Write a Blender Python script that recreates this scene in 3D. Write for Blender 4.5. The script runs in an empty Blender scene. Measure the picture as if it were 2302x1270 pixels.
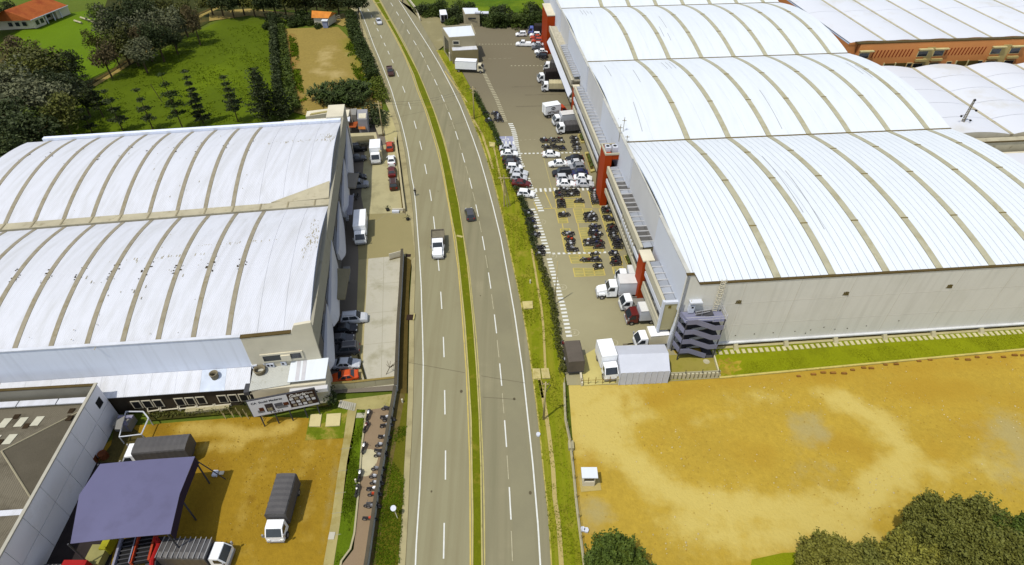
import bpy, math, random
import numpy as np
from mathutils import Vector, Matrix
from mathutils.geometry import tessellate_polygon
R = math.radians
rnd = random.Random(7)
sc = bpy.context.scene
col = sc.collection
# ------------------------------------------------------------------ camera, light, exposure
HC = 70.0; F = 1349.0; PIT = R(41.65)
CP, SP = math.cos(PIT), math.sin(PIT)
cam = bpy.data.cameras.new('camera'); co = bpy.data.objects.new('camera', cam); col.objects.link(co)
cam.sensor_width = 36; cam.lens = F/2302*36; cam.clip_end = 6000; cam.clip_start = 1
co.location = (0, 0, HC); co.rotation_euler = (math.pi/2-PIT, 0, 0)
sc.camera = co
SUN = Vector((0.345, 0.305, -1)).normalized()
sl = bpy.data.lights.new('sun', 'SUN'); sl.energy = 2.75; sl.angle = R(0.55); sl.color = (1, .945, .83)
so = bpy.data.objects.new('sun', sl); col.objects.link(so)
so.rotation_euler = SUN.to_track_quat('-Z', 'Y').to_euler(); so.location = (-60, -50, 150)
w = bpy.data.worlds.new('World'); sc.world = w; w.use_nodes = True
nt = w.node_tree; bg = nt.nodes['Background']
sky = nt.nodes.new('ShaderNodeTexSky'); sky.sky_type = 'NISHITA'; sky.sun_disc = False
sky.sun_elevation = R(65.3); sky.sun_rotation = math.atan2(-.345, -.305); sky.altitude = 1500; sky.air_density = 1.0; sky.dust_density = 3.5; sky.ozone_density = .6
hs_ = nt.nodes.new('ShaderNodeHueSaturation'); hs_.inputs['Saturation'].default_value = .6
nt.links.new(sky.outputs[0], hs_.inputs['Color']); nt.links.new(hs_.outputs[0], bg.inputs[0]); bg.inputs[1].default_value = 0.15
vs = sc.view_settings; vs.view_transform = 'Standard'; vs.look = 'None'; vs.exposure = 0.3; vs.gamma = 1
vs.use_curve_mapping = False
# ------------------------------------------------------------------ helpers
def G(x, y, z=0.0):
    """the place on the plane at height z seen at a picture position (survey of the photograph)"""
    a = (x-1151)/F; b = (635-y)/F
    d = (a, CP+b*SP, -SP+b*CP); t = (z-HC)/d[2]
    return Vector((d[0]*t, d[1]*t, z))
def Z(ox, oy, s, pts=None):
    if pts is None: return lambda *p: [(ox+a/s, oy+b/s) for a, b in p]
    return [(ox+a/s, oy+b/s) for a, b in pts]
def GL(pts, z=0.0): return [G(p[0], p[1], z) for p in pts]
K = 1.42
def C(r, g, b, k=K):
    f = lambda c: ((c/255+.055)/1.055)**2.4 if c > 10 else c/255/12.92
    return tuple(min(.85, f(c)/k) for c in (r, g, b))
_m = {}
def mat(name, c=(.5,.5,.5), rough=.8, var=.12, scale=.6, bump=0.0, bscale=8, c2=None, metal=0.0, spec=.12, fine=.0, streak=None, vstreak=None, stain=None, alpha=1, wave=None, randv=0.0):
    if name in _m: return _m[name]
    m = bpy.data.materials.new(name); m.use_nodes = True; _m[name] = m
    n = m.node_tree.nodes; l = m.node_tree.links; p = n['Principled BSDF']
    p.inputs['Roughness'].default_value = rough; p.inputs['Metallic'].default_value = metal
    p.inputs['Specular IOR Level'].default_value = spec
    geo = n.new('ShaderNodeNewGeometry'); pos = geo.outputs['Position']
    def noise(s, d=4, r=.55):
        t = n.new('ShaderNodeTexNoise'); t.inputs['Scale'].default_value = s; t.inputs['Detail'].default_value = d
        t.inputs['Roughness'].default_value = r; l.new(pos, t.inputs['Vector']); return t.outputs[0]
    def mix(a, b, f, kind='MIX'):
        x = n.new('ShaderNodeMix'); x.data_type = 'RGBA'; x.blend_type = kind
        for s, v in ((x.inputs[0], f), (x.inputs[6], a), (x.inputs[7], b)):
            if hasattr(v, 'is_output'): l.new(v, s)
            elif isinstance(v, (int, float)): s.default_value = v
            else: s.default_value = (*v, 1)
        return x.outputs[2]
    def ramp(v, a, b):
        r_ = n.new('ShaderNodeMapRange'); r_.inputs[1].default_value = a; r_.inputs[2].default_value = b; l.new(v, r_.inputs[0]); return r_.outputs[0]
    m['n'] = 0
    lo = tuple(x*(1-var) for x in c); hi = tuple(min(.9, x*(1+var)) for x in c)
    out = mix(lo, c2 or hi, ramp(noise(scale, 6), .3, .7))
    if fine: out = mix(out, mix(tuple(x*(1-fine) for x in c), hi, ramp(noise(bscale*.6, 5, .7), .3, .7)), .5)
    if stain: out = mix(out, stain[0], ramp(noise(stain[1], 7, .65), stain[2], stain[2]+stain[3]))
    if streak:
        mp = n.new('ShaderNodeMapping'); mp.inputs['Rotation'].default_value = (0, 0, streak[0]); mp.inputs['Scale'].default_value = (1.1, .03, 1); l.new(pos, mp.inputs[0])
        t = n.new('ShaderNodeTexNoise'); t.inputs['Scale'].default_value = 1.0; t.inputs['Detail'].default_value = 5; l.new(mp.outputs[0], t.inputs['Vector'])
        out = mix(out, streak[1], ramp(t.outputs[0], .42, .75))
    if vstreak:   # rain streaks running down walls
        mp = n.new('ShaderNodeMapping'); mp.inputs['Scale'].default_value = (1.6, 1.6, .07); l.new(pos, mp.inputs[0])
        t = n.new('ShaderNodeTexNoise'); t.inputs['Scale'].default_value = 1.0; t.inputs['Detail'].default_value = 6; l.new(mp.outputs[0], t.inputs['Vector'])
        out = mix(out, vstreak, ramp(t.outputs[0], .48, .85))
    if randv:
        oi = n.new('ShaderNodeObjectInfo'); out = mix(out, tuple(x*(1-randv) for x in c), oi.outputs['Random'])
    l.new(out, p.inputs['Base Color'])
    if bump:
        b = n.new('ShaderNodeBump'); b.inputs['Strength'].default_value = min(1, bump); b.inputs['Distance'].default_value = .12
        l.new(noise(bscale, 5, .6), b.inputs['Height']); l.new(b.outputs[0], p.inputs['Normal'])
        if wave:
            wv = n.new('ShaderNodeTexWave'); wv.inputs['Scale'].default_value = wave[1]; wv.bands_direction = 'X'
            mp = n.new('ShaderNodeMapping'); mp.inputs['Rotation'].default_value = (0, 0, wave[0]); l.new(pos, mp.inputs[0]); l.new(mp.outputs[0], wv.inputs[0])
            b2 = n.new('ShaderNodeBump'); b2.inputs['Strength'].default_value = wave[2]; b2.inputs['Distance'].default_value = .06
            l.new(wv.outputs[1], b2.inputs['Height']); l.new(b.outputs[0], b2.inputs['Normal']); l.new(b2.outputs[0], p.inputs['Normal'])
    return m
def link(name, me, parent=None, loc=None):
    o = bpy.data.objects.new(name, me); col.objects.link(o)
    if parent is not None: o.parent = parent
    if loc is not None: o.location = loc
    return o
def tag(o, label=None, cat=None, group=None, kind=None):
    if label: o['label'] = label
    if cat: o['category'] = cat
    if group: o['group'] = group
    if kind: o['kind'] = kind
    return o
def thing(name, loc, label, cat, group=None, rz=0):
    o = bpy.data.objects.new(name, None); col.objects.link(o); o.location = loc; o.rotation_euler = (0, 0, rz)
    o.empty_display_size = .3
    return tag(o, label, cat, group)
def wloc(o):
    v = Vector((0, 0, 0))
    while o is not None: v += o.location; o = o.parent
    return v
class MB:
    def __init__(s): s.v = []; s.f = []; s.mi = []
    def add(s, vs, fs, mi=0):
        k = len(s.v); s.v += [tuple(v) for v in vs]; s.f += [tuple(i+k for i in f) for f in fs]; s.mi += [mi]*len(fs); return s
    def hexa(s, p, mi=0):   # 8 pts: bottom 4 ccw, top 4 ccw
        return s.add(p, [(3,2,1,0),(4,5,6,7),(0,1,5,4),(1,2,6,5),(2,3,7,6),(3,0,4,7)], mi)
    def box(s, x0, x1, y0, y1, z0, z1, mi=0, fr=None):
        P = [(x0,y0,z0),(x1,y0,z0),(x1,y1,z0),(x0,y1,z0),(x0,y0,z1),(x1,y0,z1),(x1,y1,z1),(x0,y1,z1)]
        if fr: P = [fr(*q) for q in P]
        return s.hexa(P, mi)
    def prism(s, pts, z0, z1, mi=0):
        n = len(pts); pts = [(p[0], p[1]) for p in pts]
        if sum(pts[i][0]*pts[(i+1)%n][1]-pts[(i+1)%n][0]*pts[i][1] for i in range(n)) < 0: pts = pts[::-1]
        tr = tessellate_polygon([[Vector((p[0], p[1], 0)) for p in pts]])
        vs = [(p[0],p[1],z0) for p in pts]+[(p[0],p[1],z1) for p in pts]
        def up(t):
            a, b, c = (pts[i] for i in t)
            return t if (b[0]-a[0])*(c[1]-a[1])-(b[1]-a[1])*(c[0]-a[0]) > 0 else t[::-1]
        tr = [up(tuple(t)) for t in tr]
        fs = [tuple(i+n for i in t) for t in tr]
        if z1 > z0:
            fs += [t[::-1] for t in tr]+[(i,(i+1)%n,(i+1)%n+n,i+n) for i in range(n)]
        else: vs = vs[:n]; fs = tr
        return s.add(vs, fs, mi)
    def tube(s, a, b, r, n=8, r2=None, mi=0, cap=True):
        a = Vector(a); b = Vector(b); d = (b-a).normalized(); r2 = r if r2 is None else r2
        u = d.orthogonal().normalized(); w_ = d.cross(u)
        P = [a+(u*math.cos(t)+w_*math.sin(t))*r for t in [2*math.pi*i/n for i in range(n)]]+[b+(u*math.cos(t)+w_*math.sin(t))*r2 for t in [2*math.pi*i/n for i in range(n)]]
        fs = [(i,(i+1)%n,(i+1)%n+n,i+n) for i in range(n)]
        if cap: fs += [tuple(range(n))[::-1], tuple(range(n,2*n))]
        return s.add(P, fs, mi)
    def loft(s, secs, mi=0, cap=True, close=True):
        n = len(secs[0]); vs = [p for q in secs for p in q]; fs = []
        for k in range(len(secs)-1):
            for i in range(n if close else n-1):
                j = (i+1) % n; fs.append((k*n+i, k*n+j, (k+1)*n+j, (k+1)*n+i))
        if cap: fs += [tuple(range(n))[::-1], tuple(range((len(secs)-1)*n, len(secs)*n))]
        return s.add(vs, fs, mi)
    def ribbon(s, A, B, z=None, mi=0):
        P = [v for a, b in zip(A, B) for v in (a, b)]
        if z is not None: P = [(p[0],p[1],z) for p in P]
        return s.add(P, [(2*i,2*i+1,2*i+3,2*i+2) for i in range(len(A)-1)], mi)
    def strip(s, line, w_, z0, z1, mi=0):   # raised strip along a world polyline
        n = len(line); L = []; Rr = []
        for i, p in enumerate(line):
            d = (line[min(i+1,n-1)]-line[max(i-1,0)]); d = Vector((d[0],d[1],0)).normalized(); q = Vector((-d.y,d.x,0))*w_/2
            L.append(p+q); Rr.append(p-q)
        if z1 <= z0: return s.ribbon(Rr, L, z0, mi)
        secs = [[(a.x,a.y,z0),(b.x,b.y,z0),(b.x,b.y,z1),(a.x,a.y,z1)] for a, b in zip(L, Rr)]
        return s.loft(secs, mi)
    def mesh(s, name, mats, smooth=False, off=None):
        me = bpy.data.meshes.new(name)
        vs = s.v if off is None else [(v[0]-off[0], v[1]-off[1], v[2]-off[2]) for v in s.v]
        me.from_pydata(vs, [], s.f)
        for m in (mats if isinstance(mats, (list, tuple)) else [mats]): me.materials.append(m)
        if any(s.mi): me.polygons.foreach_set('material_index', s.mi)
        if smooth: me.shade_smooth()
        me.update(); return me
    def build(s, name, mats, parent=None, smooth=False, origin=None):
        off = wloc(parent) if parent is not None else Vector((0,0,0))
        loc = None
        if origin is not None: loc = Vector(origin)-off; off = Vector(origin)
        return link(name, s.mesh(name, mats, smooth, off), parent, loc)
def flat(name, px, m, z, kind='structure', parent=None):
    o = MB().prism(GL(px), z, z).build(name, m, parent)
    if kind and parent is None: o['kind'] = kind
    return o
def interp(pts, y):
    pts = sorted(pts, key=lambda p: p[1])
    for a, b in zip(pts, pts[1:]):
        if a[1] <= y <= b[1]: return a[0]+(b[0]-a[0])*(y-a[1])/(b[1]-a[1])
    a, b = (pts[0], pts[1]) if y < pts[0][1] else (pts[-2], pts[-1])
    return a[0]+(b[0]-a[0])*(y-a[1])/(b[1]-a[1])
def arc(line, step, off=0.0):
    """points at equal spacing along a world polyline: (point, direction)"""
    out = []; d = off; acc = 0
    for a, b in zip(line, line[1:]):
        L = (b-a).length
        while acc+L >= d:
            t = (d-acc)/L; out.append((a.lerp(b, t), (b-a).normalized())); d += step
        acc += L
    return out
ORD = ['first','second','third','fourth','fifth','sixth','seventh','eighth','ninth','tenth','eleventh','twelfth','thirteenth','fourteenth','fifteenth','sixteenth','seventeenth','eighteenth','nineteenth','twentieth']
# ------------------------------------------------------------------ materials
ASPH = mat('asphalt', C(157,152,120), .9, .05, .05, .15, 30, fine=.08, stain=(C(146,138,108), .09, .52, .3), streak=(R(-4), C(146,139,108)))
ASPH2 = mat('asphalt_lane', C(150,144,115), .9, .06, .06, .15, 30, fine=.08, stain=(C(168,160,128), .12, .55, .3), streak=(R(-10), C(136,132,104)))
LOT = mat('lot_asphalt', C(160,153,120), .92, .1, .025, .2, 20, fine=.08, stain=(C(178,172,136), .02, .42, .3))
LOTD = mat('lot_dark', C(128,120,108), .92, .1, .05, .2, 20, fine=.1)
CONC = mat('concrete', C(186,178,142), .9, .1, .15, .2, 14, fine=.1, stain=(C(160,150,118), .3, .55, .2))
CONCL = mat('concrete_pale', C(200,196,178), .9, .09, .2, .2, 14, fine=.1, stain=(C(170,166,140), .25, .5, .2))
PAINT = mat('white_paint', C(236,238,230), .7, .08, 1.5, stain=(C(190,185,160), 2, .6, .3))
PAINTF = mat('faded_paint', C(196,190,160), .8, .1, 1.5, stain=(C(165,157,125), 2, .45, .3))
YELL = mat('yellow_line', C(214,192,104), .8, .12, .5, stain=(C(165,155,115), 1.5, .55, .25))
YELP = mat('pale_yellow_line', C(198,186,118), .8, .12, .5, stain=(C(165,155,115), 1.5, .5, .25))
KERB = mat('kerb', C(196,184,122), .9, .1, .8, stain=(C(150,140,90), 1, .55, .2))
GRASS = mat('grass_verge', C(128,138,18), .95, .16, .35, .9, 5, fine=.25, streak=(R(-9), C(158,152,48)), stain=(C(165,150,60), .25, .56, .15))
GRASSY = mat('grass_bright', C(138,146,14), .95, .14, .4, .8, 5, fine=.18, stain=(C(110,115,10), .15, .5, .25))
GRASSD = mat('grass_dark', C(84,112,14), .95, .25, .12, .9, 4, fine=.25, stain=(C(120,140,20), .06, .45, .2))
GRASSM = mat('meadow', C(88,106,6), .95, .22, .05, .6, 3, fine=.2, stain=(C(108,128,8), .05, .5, .3))
GRASSO = mat('dry_grass', C(150,130,45), .95, .2, .15, .8, 4, fine=.2, stain=(C(105,120,25), .12, .5, .2))
MED = mat('median_grass', C(110,118,14), .95, .2, .5, .9, 6, fine=.25, stain=(C(155,140,50), .3, .58, .15))
SOIL = mat('soil', C(165,145,80), .95, .2, .2, .6, 4, fine=.2)
DITCH = mat('ditch', C(92,78,36), .95, .25, .5, .8, 3, fine=.2)
PATHM = mat('bare_path', C(190,172,110), .95, .15, .6, .4, 6, fine=.15)
WHITE = mat('white_roof', C(240,247,253), .55, .02, .05, spec=.2, streak=(R(5.2), C(233,240,246)), stain=(C(230,236,240), .09, .6, .3))
WHITE2 = mat('white_roof_worn', C(229,232,240), .6, .03, .12, .1, 30, spec=.2, fine=.03, stain=(C(212,210,208), 1.3, .66, .2), wave=(R(8.3), 1.1, .35), streak=(R(8.1), C(214,216,220)))
WHITE3 = mat('white_roof_far', C(232,236,244), .6, .03, .04, spec=.2, stain=(C(206,200,176), .06, .55, .3))
LINER = mat('roof_seam', C(190,205,225), .8, .05, .5)
SKYL = mat('skylight', C(190,186,158), .5, .08, .8, stain=(C(165,155,115), .6, .5, .3))
SKYL2 = mat('skylight_worn', C(164,156,134), .55, .12, .8, stain=(C(142,130,92), 1.0, .5, .25))
GUT = mat('gutter_dark', C(120,105,60), .8, .15, .6)
GUTL = mat('gutter', C(196,188,160), .7, .1, .5, stain=(C(150,140,110), .8, .55, .2))
WALLW = mat('white_wall', C(225,230,240), .7, .03, .15, stain=(C(205,205,205), .3, .6, .3))
WALLB = mat('blue_white_wall', (.66,.71,.81), .6, .03, .1, vstreak=(.56,.60,.68))
WALLG = mat('concrete_wall', (.61,.60,.55), .85, .04, .12, .1, 8, fine=.05, stain=((.54,.53,.47), .14, .5, .3), vstreak=(.51,.50,.45))
WALLC = mat('render_wall', (.56,.52,.40), .85, .08, .3, stain=((.40,.36,.24), .4, .58, .2))
GREY = mat('grey_wall', C(150,148,142), .8, .08, .3)
TRIM = mat('brown_trim', C(95,80,45), .7, .1, 1)
DARKG = mat('dark_opening', (.012,.012,.013), .5, .2, 1)
GLASS = mat('window_glass', (.02,.025,.03), .12, .2, .8, spec=.6)
GPAN = mat('polycarbonate', C(176,182,192), .3, .08, .6, spec=.5, randv=.22)
GPAND = mat('polycarbonate_dark', C(110,108,105), .3, .08, .6, spec=.5, randv=.3)
RED = mat('red_cladding', C(178,66,18), .6, .05, .4, bump=.05)
SLAB = mat('fibre_cement', C(126,119,102), .95, .16, .3, .3, 20, fine=.22, stain=(C(84,78,64), .3, .48, .25), wave=(0, 1.2, .6))
SKYP = mat('skylight_panel', C(215,212,190), .5, .06, 1)
BRICK = mat('orange_brick', (.50,.205,.065), .85, .08, .4, .1, 20, fine=.12)
BRICKS = mat('yellow_render', C(190,170,110), .85, .1, .4)
CANOPY = mat('violet_canopy', C(108,107,140), .55, .08, .12, spec=.2, stain=(C(96,94,122), .25, .5, .3))
CANVG = mat('grey_canvas', C(90,88,88), .6, .1, .7, .3, 3, spec=.3)
CANVW = mat('white_canvas', C(214,218,228), .6, .04, .6, .3, 2)
CANVB = mat('black_canvas', C(52,46,44), .6, .2, .6, .3, 3)
STEEL = mat('stair_steel', C(138,140,165), .5, .06, .5, spec=.4)
STEELD = mat('dark_steel', C(78,78,82), .6, .1, .6)
TYRE = mat('tyre', (.03,.028,.028), .9)
RIM = mat('rim', (.35,.35,.36), .4, metal=.6)
CHROME = mat('bumper', (.3,.3,.3), .4, metal=.3)
HLIGHT = mat('headlight', (.7,.7,.65), .15, spec=.6)
TLIGHT = mat('taillight', (.35,.02,.015), .3)
WOOD = mat('pole_concrete', C(190,175,130), .9, .12, 1)
BARK = mat('bark', C(98,84,62), .95, .2, 1, .5, 6)
def leafm(name, c, v=.35, sc_=.5, st=None):
    m = mat(name, c, .65, v, sc_, spec=.2, randv=.25, fine=.3, stain=st)
    return m
LF = {'dark': leafm('leaf_dark', (.038,.052,.014), .5, .5), 'olive': leafm('leaf_olive', (.075,.082,.014), .5, .35, ((.15,.15,.02), .9, .52, .12)), 'grey': leafm('leaf_grey', (.115,.122,.06), .6, .5),
      'green': leafm('leaf_green', (.05,.075,.010), .45, .4, ((.10,.13,.015), .9, .52, .12)), 'brown': leafm('leaf_brown', (.11,.085,.035), .35), 'bright': leafm('leaf_bright', (.10,.13,.012), .4, .8), 'hedge': leafm('leaf_hedge', (.035,.055,.008), .4)}
# ------------------------------------------------------------------ ground, fields
import bmesh
def dirtmat(name, c, pale, grey, dark):
    m = mat(name, c, .95, .12, .12, .9, 2.2, fine=.26, stain=(tuple(x*.86 for x in c), .9, .5, .2))
    n = m.node_tree.nodes; l = m.node_tree.links; p = n['Principled BSDF']
    src = p.inputs['Base Color'].links[0].from_socket
    geo = n.new('ShaderNodeNewGeometry')
    for at, cc, ns, amt in (('dark', dark, .12, .9), ('pale', pale, .25, .95), ('grey', grey, .3, .8)):
        a = n.new('ShaderNodeAttribute'); a.attribute_name = at
        t = n.new('ShaderNodeTexNoise'); t.inputs['Scale'].default_value = ns; t.inputs['Detail'].default_value = 7; t.inputs['Roughness'].default_value = .62; l.new(geo.outputs['Position'], t.inputs['Vector'])
        ad = n.new('ShaderNodeMath'); ad.operation = 'MULTIPLY_ADD'; l.new(t.outputs[0], ad.inputs[0]); ad.inputs[1].default_value = 1.5; ad.inputs[2].default_value = -.75
        s = n.new('ShaderNodeMath'); s.operation = 'ADD'; l.new(ad.outputs[0], s.inputs[0]); l.new(a.outputs['Fac'], s.inputs[1])
        r = n.new('ShaderNodeMapRange'); r.inputs[1].default_value = .25; r.inputs[2].default_value = .9; r.inputs[4].default_value = amt; r.interpolation_type = 'SMOOTHSTEP'; l.new(s.outputs[0], r.inputs[0])
        x = n.new('ShaderNodeMix'); x.data_type = 'RGBA'; l.new(r.outputs[0], x.inputs[0]); l.new(src, x.inputs[6]); x.inputs[7].default_value = (*cc, 1); src = x.outputs[2]
    l.new(src, p.inputs['Base Color']); return m
def field(name, px, m, z, masks, step=.6, uneven=.05):
    P = GL(px); P = [Vector((p.x, p.y)) for p in P]
    ar = sum(P[i].x*P[(i+1)%len(P)].y-P[(i+1)%len(P)].x*P[i].y for i in range(len(P)))
    if ar < 0: P = P[::-1]
    x0, x1 = min(p.x for p in P), max(p.x for p in P); y0, y1 = min(p.y for p in P), max(p.y for p in P)
    nx = int((x1-x0)/step)+2; ny = int((y1-y0)/step)+2
    xs, ys = np.meshgrid(x0+np.arange(nx)*step, y0+np.arange(ny)*step)
    vs = np.stack([xs.ravel(), ys.ravel(), np.zeros(nx*ny)], 1)
    i = np.arange(ny-1)[:, None]*nx+np.arange(nx-1)[None]; fs = np.stack([i, i+1, i+nx+1, i+nx], -1).reshape(-1, 4)
    cx = vs[fs].mean(1); keep = np.ones(len(fs), bool)
    for a, b in zip(P, P[1:]+P[:1]):
        e = (b-a).normalized(); dist = (cx[:,0]-a.x)*(-e.y)+(cx[:,1]-a.y)*e.x; keep &= dist > -step
    me = bpy.data.meshes.new(name); me.from_pydata(vs.tolist(), [], fs[keep].tolist())
    bm = bmesh.new(); bm.from_mesh(me)
    for a, b in zip(P, P[1:]+P[:1]):
        e = (b-a).normalized()
        bmesh.ops.bisect_plane(bm, geom=bm.verts[:]+bm.edges[:]+bm.faces[:], plane_co=(a.x, a.y, 0), plane_no=(e.y, -e.x, 0), clear_outer=True)
    bmesh.ops.delete(bm, geom=[v for v in bm.verts if not v.link_faces], context='VERTS')
    bm.to_mesh(me); bm.free()
    V = np.array([v.co[:] for v in me.vertices]); 
    for nm, lines in masks.items():
        val = np.zeros(len(V))
        for pts, wd, amp in lines:
            W = [G(*p) for p in pts]
            if len(W) == 1: W = W*2
            best = np.full(len(V), 1e9)
            for a, b in zip(W, W[1:]):
                ab = np.array([b.x-a.x, b.y-a.y]); q = V[:, :2]-np.array([a.x, a.y]); L2 = max(1e-9, ab@ab)
                t = np.clip(q@ab/L2, 0, 1); best = np.minimum(best, np.hypot(*(q-t[:, None]*ab).T))
            val = np.maximum(val, amp*np.exp(-(best/wd)**2))
        at = me.attributes.new(nm, 'FLOAT', 'POINT'); at.data.foreach_set('value', val.astype(np.float32))
    me.materials.append(m)
    zz = z-uneven*.5+uneven*.5*(np.sin(V[:,0]*.7+np.sin(V[:,1]*.4)*2)*np.sin(V[:,1]*.6+V[:,0]*.2))
    V[:, 2] = zz; me.vertices.foreach_set('co', V.ravel().astype(np.float32)); me.update()
    o = link(name, me); o['kind'] = 'structure'; return o
MB().prism([(-1500,-300),(1500,-300),(1500,3200),(-1500,3200)], -.35, -.35).build('ground', mat('farmland', C(96,112,34), .95, .3, .008, .5, 2, fine=.25, stain=(C(140,125,60), .01, .55, .15)))['kind'] = 'structure'
DIRT_R = dirtmat('dirt_ochre', C(194,164,62), C(212,191,106), C(180,166,112), C(182,148,50))
DIRT_L = dirtmat('dirt_brown', C(166,134,38), C(198,172,88), C(160,142,84), C(146,114,30))
DIRT_T = dirtmat('dirt_tan', C(160,140,72), C(190,170,112), C(150,120,60), C(140,132,50))
field('dirt_lot_right', [(1262,810),(2600,690),(2800,1000),(2900,1500),(1325,1500),(1308,1270),(1292,1100),(1275,930)], DIRT_R, -.015,
  {'pale': [([(1360,870),(1372,930),(1400,1000),(1450,1070),(1530,1120),(1650,1150),(1800,1150),(1930,1130),(2010,1080),(2030,1010),(1985,950),(1900,905)], 3.2, .85),
            ([(1310,890),(1330,960),(1360,980)], 5, 1.0), ([(1420,880),(1430,930)], 3, .7), ([(2030,1080),(2150,1060),(2302,1050),(2500,1080)], 3, .5), ([(1560,1170),(1700,1190),(1900,1180)], 4.5, .8), ([(1480,1180),(1600,1230)], 3, .5),
            ([(1640,905),(1720,895),(1850,885),(1980,900)], 2.2, .45), ([(1450,1010),(1560,950),(1660,925)], 1.5, .3), ([(1700,1100),(1640,1060)],2,.35)],
   'grey': [([(1820,962)], 3.5, .9), ([(1800,1070),(1860,1060)], 2.4, .55), ([(1330,1150)], 3, .8), ([(2290,980),(2300,1050)], 6, .7), ([(1318,1080)], 1.5, .7), ([(1830,1040)],2,.4)],
   'dark': [([(1380,895),(1470,895),(1560,870),(1750,850),(2000,830),(2250,810)], 2.6, .7), ([(1540,950),(1600,1010),(1720,1030)], 3, .6), ([(1960,860),(2200,880),(2302,900)], 4, .7), ([(1850,990),(1950,1010)], 2.6, .6), ([(1320,1000),(1340,1080)], 1.8, .7), ([(2100,1000),(2200,960)], 4, .6), ([(1340,1220)],3,.6), ([(1480,990),(1520,960)],2,.5)]})
field('dirt_lot_left', [(235,1000),(330,930),(560,936),(790,918),(800,960),(775,1100),(735,1270),(690,1480),(-40,1480),(60,1290)], DIRT_L, 0,
  {'pale': [([(420,960),(500,965),(560,975),(650,960)], 1.7, .8), ([(470,1000),(540,1000)], 1.5, .6), ([(600,1020),(560,1080),(540,1200),(560,1270)], 2, .35), ([(690,1000),(670,1100),(700,1200)], 1.6, .4), ([(740,960),(738,1000)], .8, .6), ([(600,1000),(620,990)], 1.2, .5)],
   'grey': [([(760,1000),(745,1100),(720,1240)], .7, .5)],
   'dark': [([(350,950),(370,990)], 1.6, .8), ([(565,1122)], .7, 1.1), ([(580,1140)], .45, .9), ([(440,1010),(480,1060),(450,1150)], 3, .7), ([(700,1060),(690,1180)], 1.5, .6), ([(560,1130)], .5, 1)]}, step=.4)
field('dirt_field_far', [(640,64),(760,60),(800,100),(852,180),(860,250),(700,262),(655,250)], DIRT_T, -.02,
  {'pale': [([(740,110),(720,160),(760,170)], 4, .6), ([(790,120)], 3, .5)], 'grey': [([(652,80),(655,150),(668,230)], 2.5, .9)], 'dark': [([(790,90),(815,130),(840,190)], 5, .9)]}, step=1)
flat('meadow', [(100,330),(130,250),(225,180),(330,130),(470,55),(560,22),(650,18),(640,66),(655,250),(705,262),(400,300),(100,345)], GRASSM, -.24)
flat('lawn', [(20,75),(150,28),(230,18),(300,60),(255,150),(190,180),(120,150),(30,120)], mat('lawn', C(100,128,8), .95, .18, .05, .8, 4, fine=.15, stain=(C(160,120,20), .035, .6, .12)), -.22)
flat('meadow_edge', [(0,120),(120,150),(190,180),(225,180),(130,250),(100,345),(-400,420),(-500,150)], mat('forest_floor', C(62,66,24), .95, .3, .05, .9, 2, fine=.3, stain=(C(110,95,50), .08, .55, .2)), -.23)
flat('footpath', [(470,25),(560,18),(660,28),(720,38),(800,24),(812,40),(770,58),(740,46),(640,40),(560,34),(470,46)], SOIL, -.15)
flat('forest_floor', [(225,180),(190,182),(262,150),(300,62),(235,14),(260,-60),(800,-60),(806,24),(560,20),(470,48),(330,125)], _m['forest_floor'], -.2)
# ditch line with a pale earth bank along the trees
L = [G(x, y) for x, y in ((196,190),(250,158),(306,122),(370,74),(446,30),(500,6))]
MB().strip(L, 1.1, -.17, -.17).build('ditch', DITCH)['kind'] = 'structure'
MB().strip([p+Vector((1.6,-1.2,0)) for p in L], 1.6, -.18, -.18).build('bank', SOIL)['kind'] = 'structure'
flat('field_behind_bushes', [(1030,-40),(1240,-40),(1240,30),(1040,22)], GRASSD, -.16)
# ------------------------------------------------------------------ the road
def PL(pts): return sorted([tuple(p) for p in pts], key=lambda p: p[1])
YLp = PL([(838,0),(854,25),(869.8,50.4),(888.7,85),(910.7,129),(926.5,168.5),(938.6,204.7),(955,245.7),(969.3,291),(981.9,334),(994.5,386),(1010,469),(1018,518),(1026,577),(1030,603),(1038.6,703),(1048,830),(1052,925.6),(1056.3,1045),(1057.5,1270)])
GLp = PL([(840.6,0),(871,49),(893.4,88),(914,131),(931,168.5),(941,200),(963,256.7),(977,302),(989.8,345),(1000.4,399),(1016,488.6),(1026,537.8),(1034,605),(1046.3,724),(1054,834),(1060.6,944.7),(1062.2,1045),(1064.5,1160),(1064,1270)])
GRp = PL([(851.7,0),(877.6,47),(903,93),(921.7,129),(939,162),(955,200),(975.6,252),(994.5,310),(1008.7,364),(1017,400),(1030,459),(1041.7,538),(1050.5,603),(1061.6,714.7),(1070.5,834),(1076,935),(1079.7,1045),(1082.2,1270)])
YRp = PL([(854.7,0),(880.8,47),(907.6,93),(925,129),(942,167),(957.5,203),(978.7,255),(997.6,310),(1011.8,364),(1020,406),(1045.7,549.6),(1054,600),(1071,762.5),(1076,834),(1082.6,963.8),(1086,1045),(1088.8,1160),(1089.4,1270)])
RWp = PL([(896.5,0),(929.6,52),(950,83.5),(969,113.4),(987.9,145),(1003.6,174.8),(1016.4,199),(1033.9,236),(1049.6,275.6),(1063.8,313.4),(1078,354.3),(1091.3,400),(1108.7,465),(1126.4,537.8),(1138.5,603),(1157,707),(1175.8,839),(1187.7,948.5),(1198,1045),(1209.7,1184),(1214.7,1270)])
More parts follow.
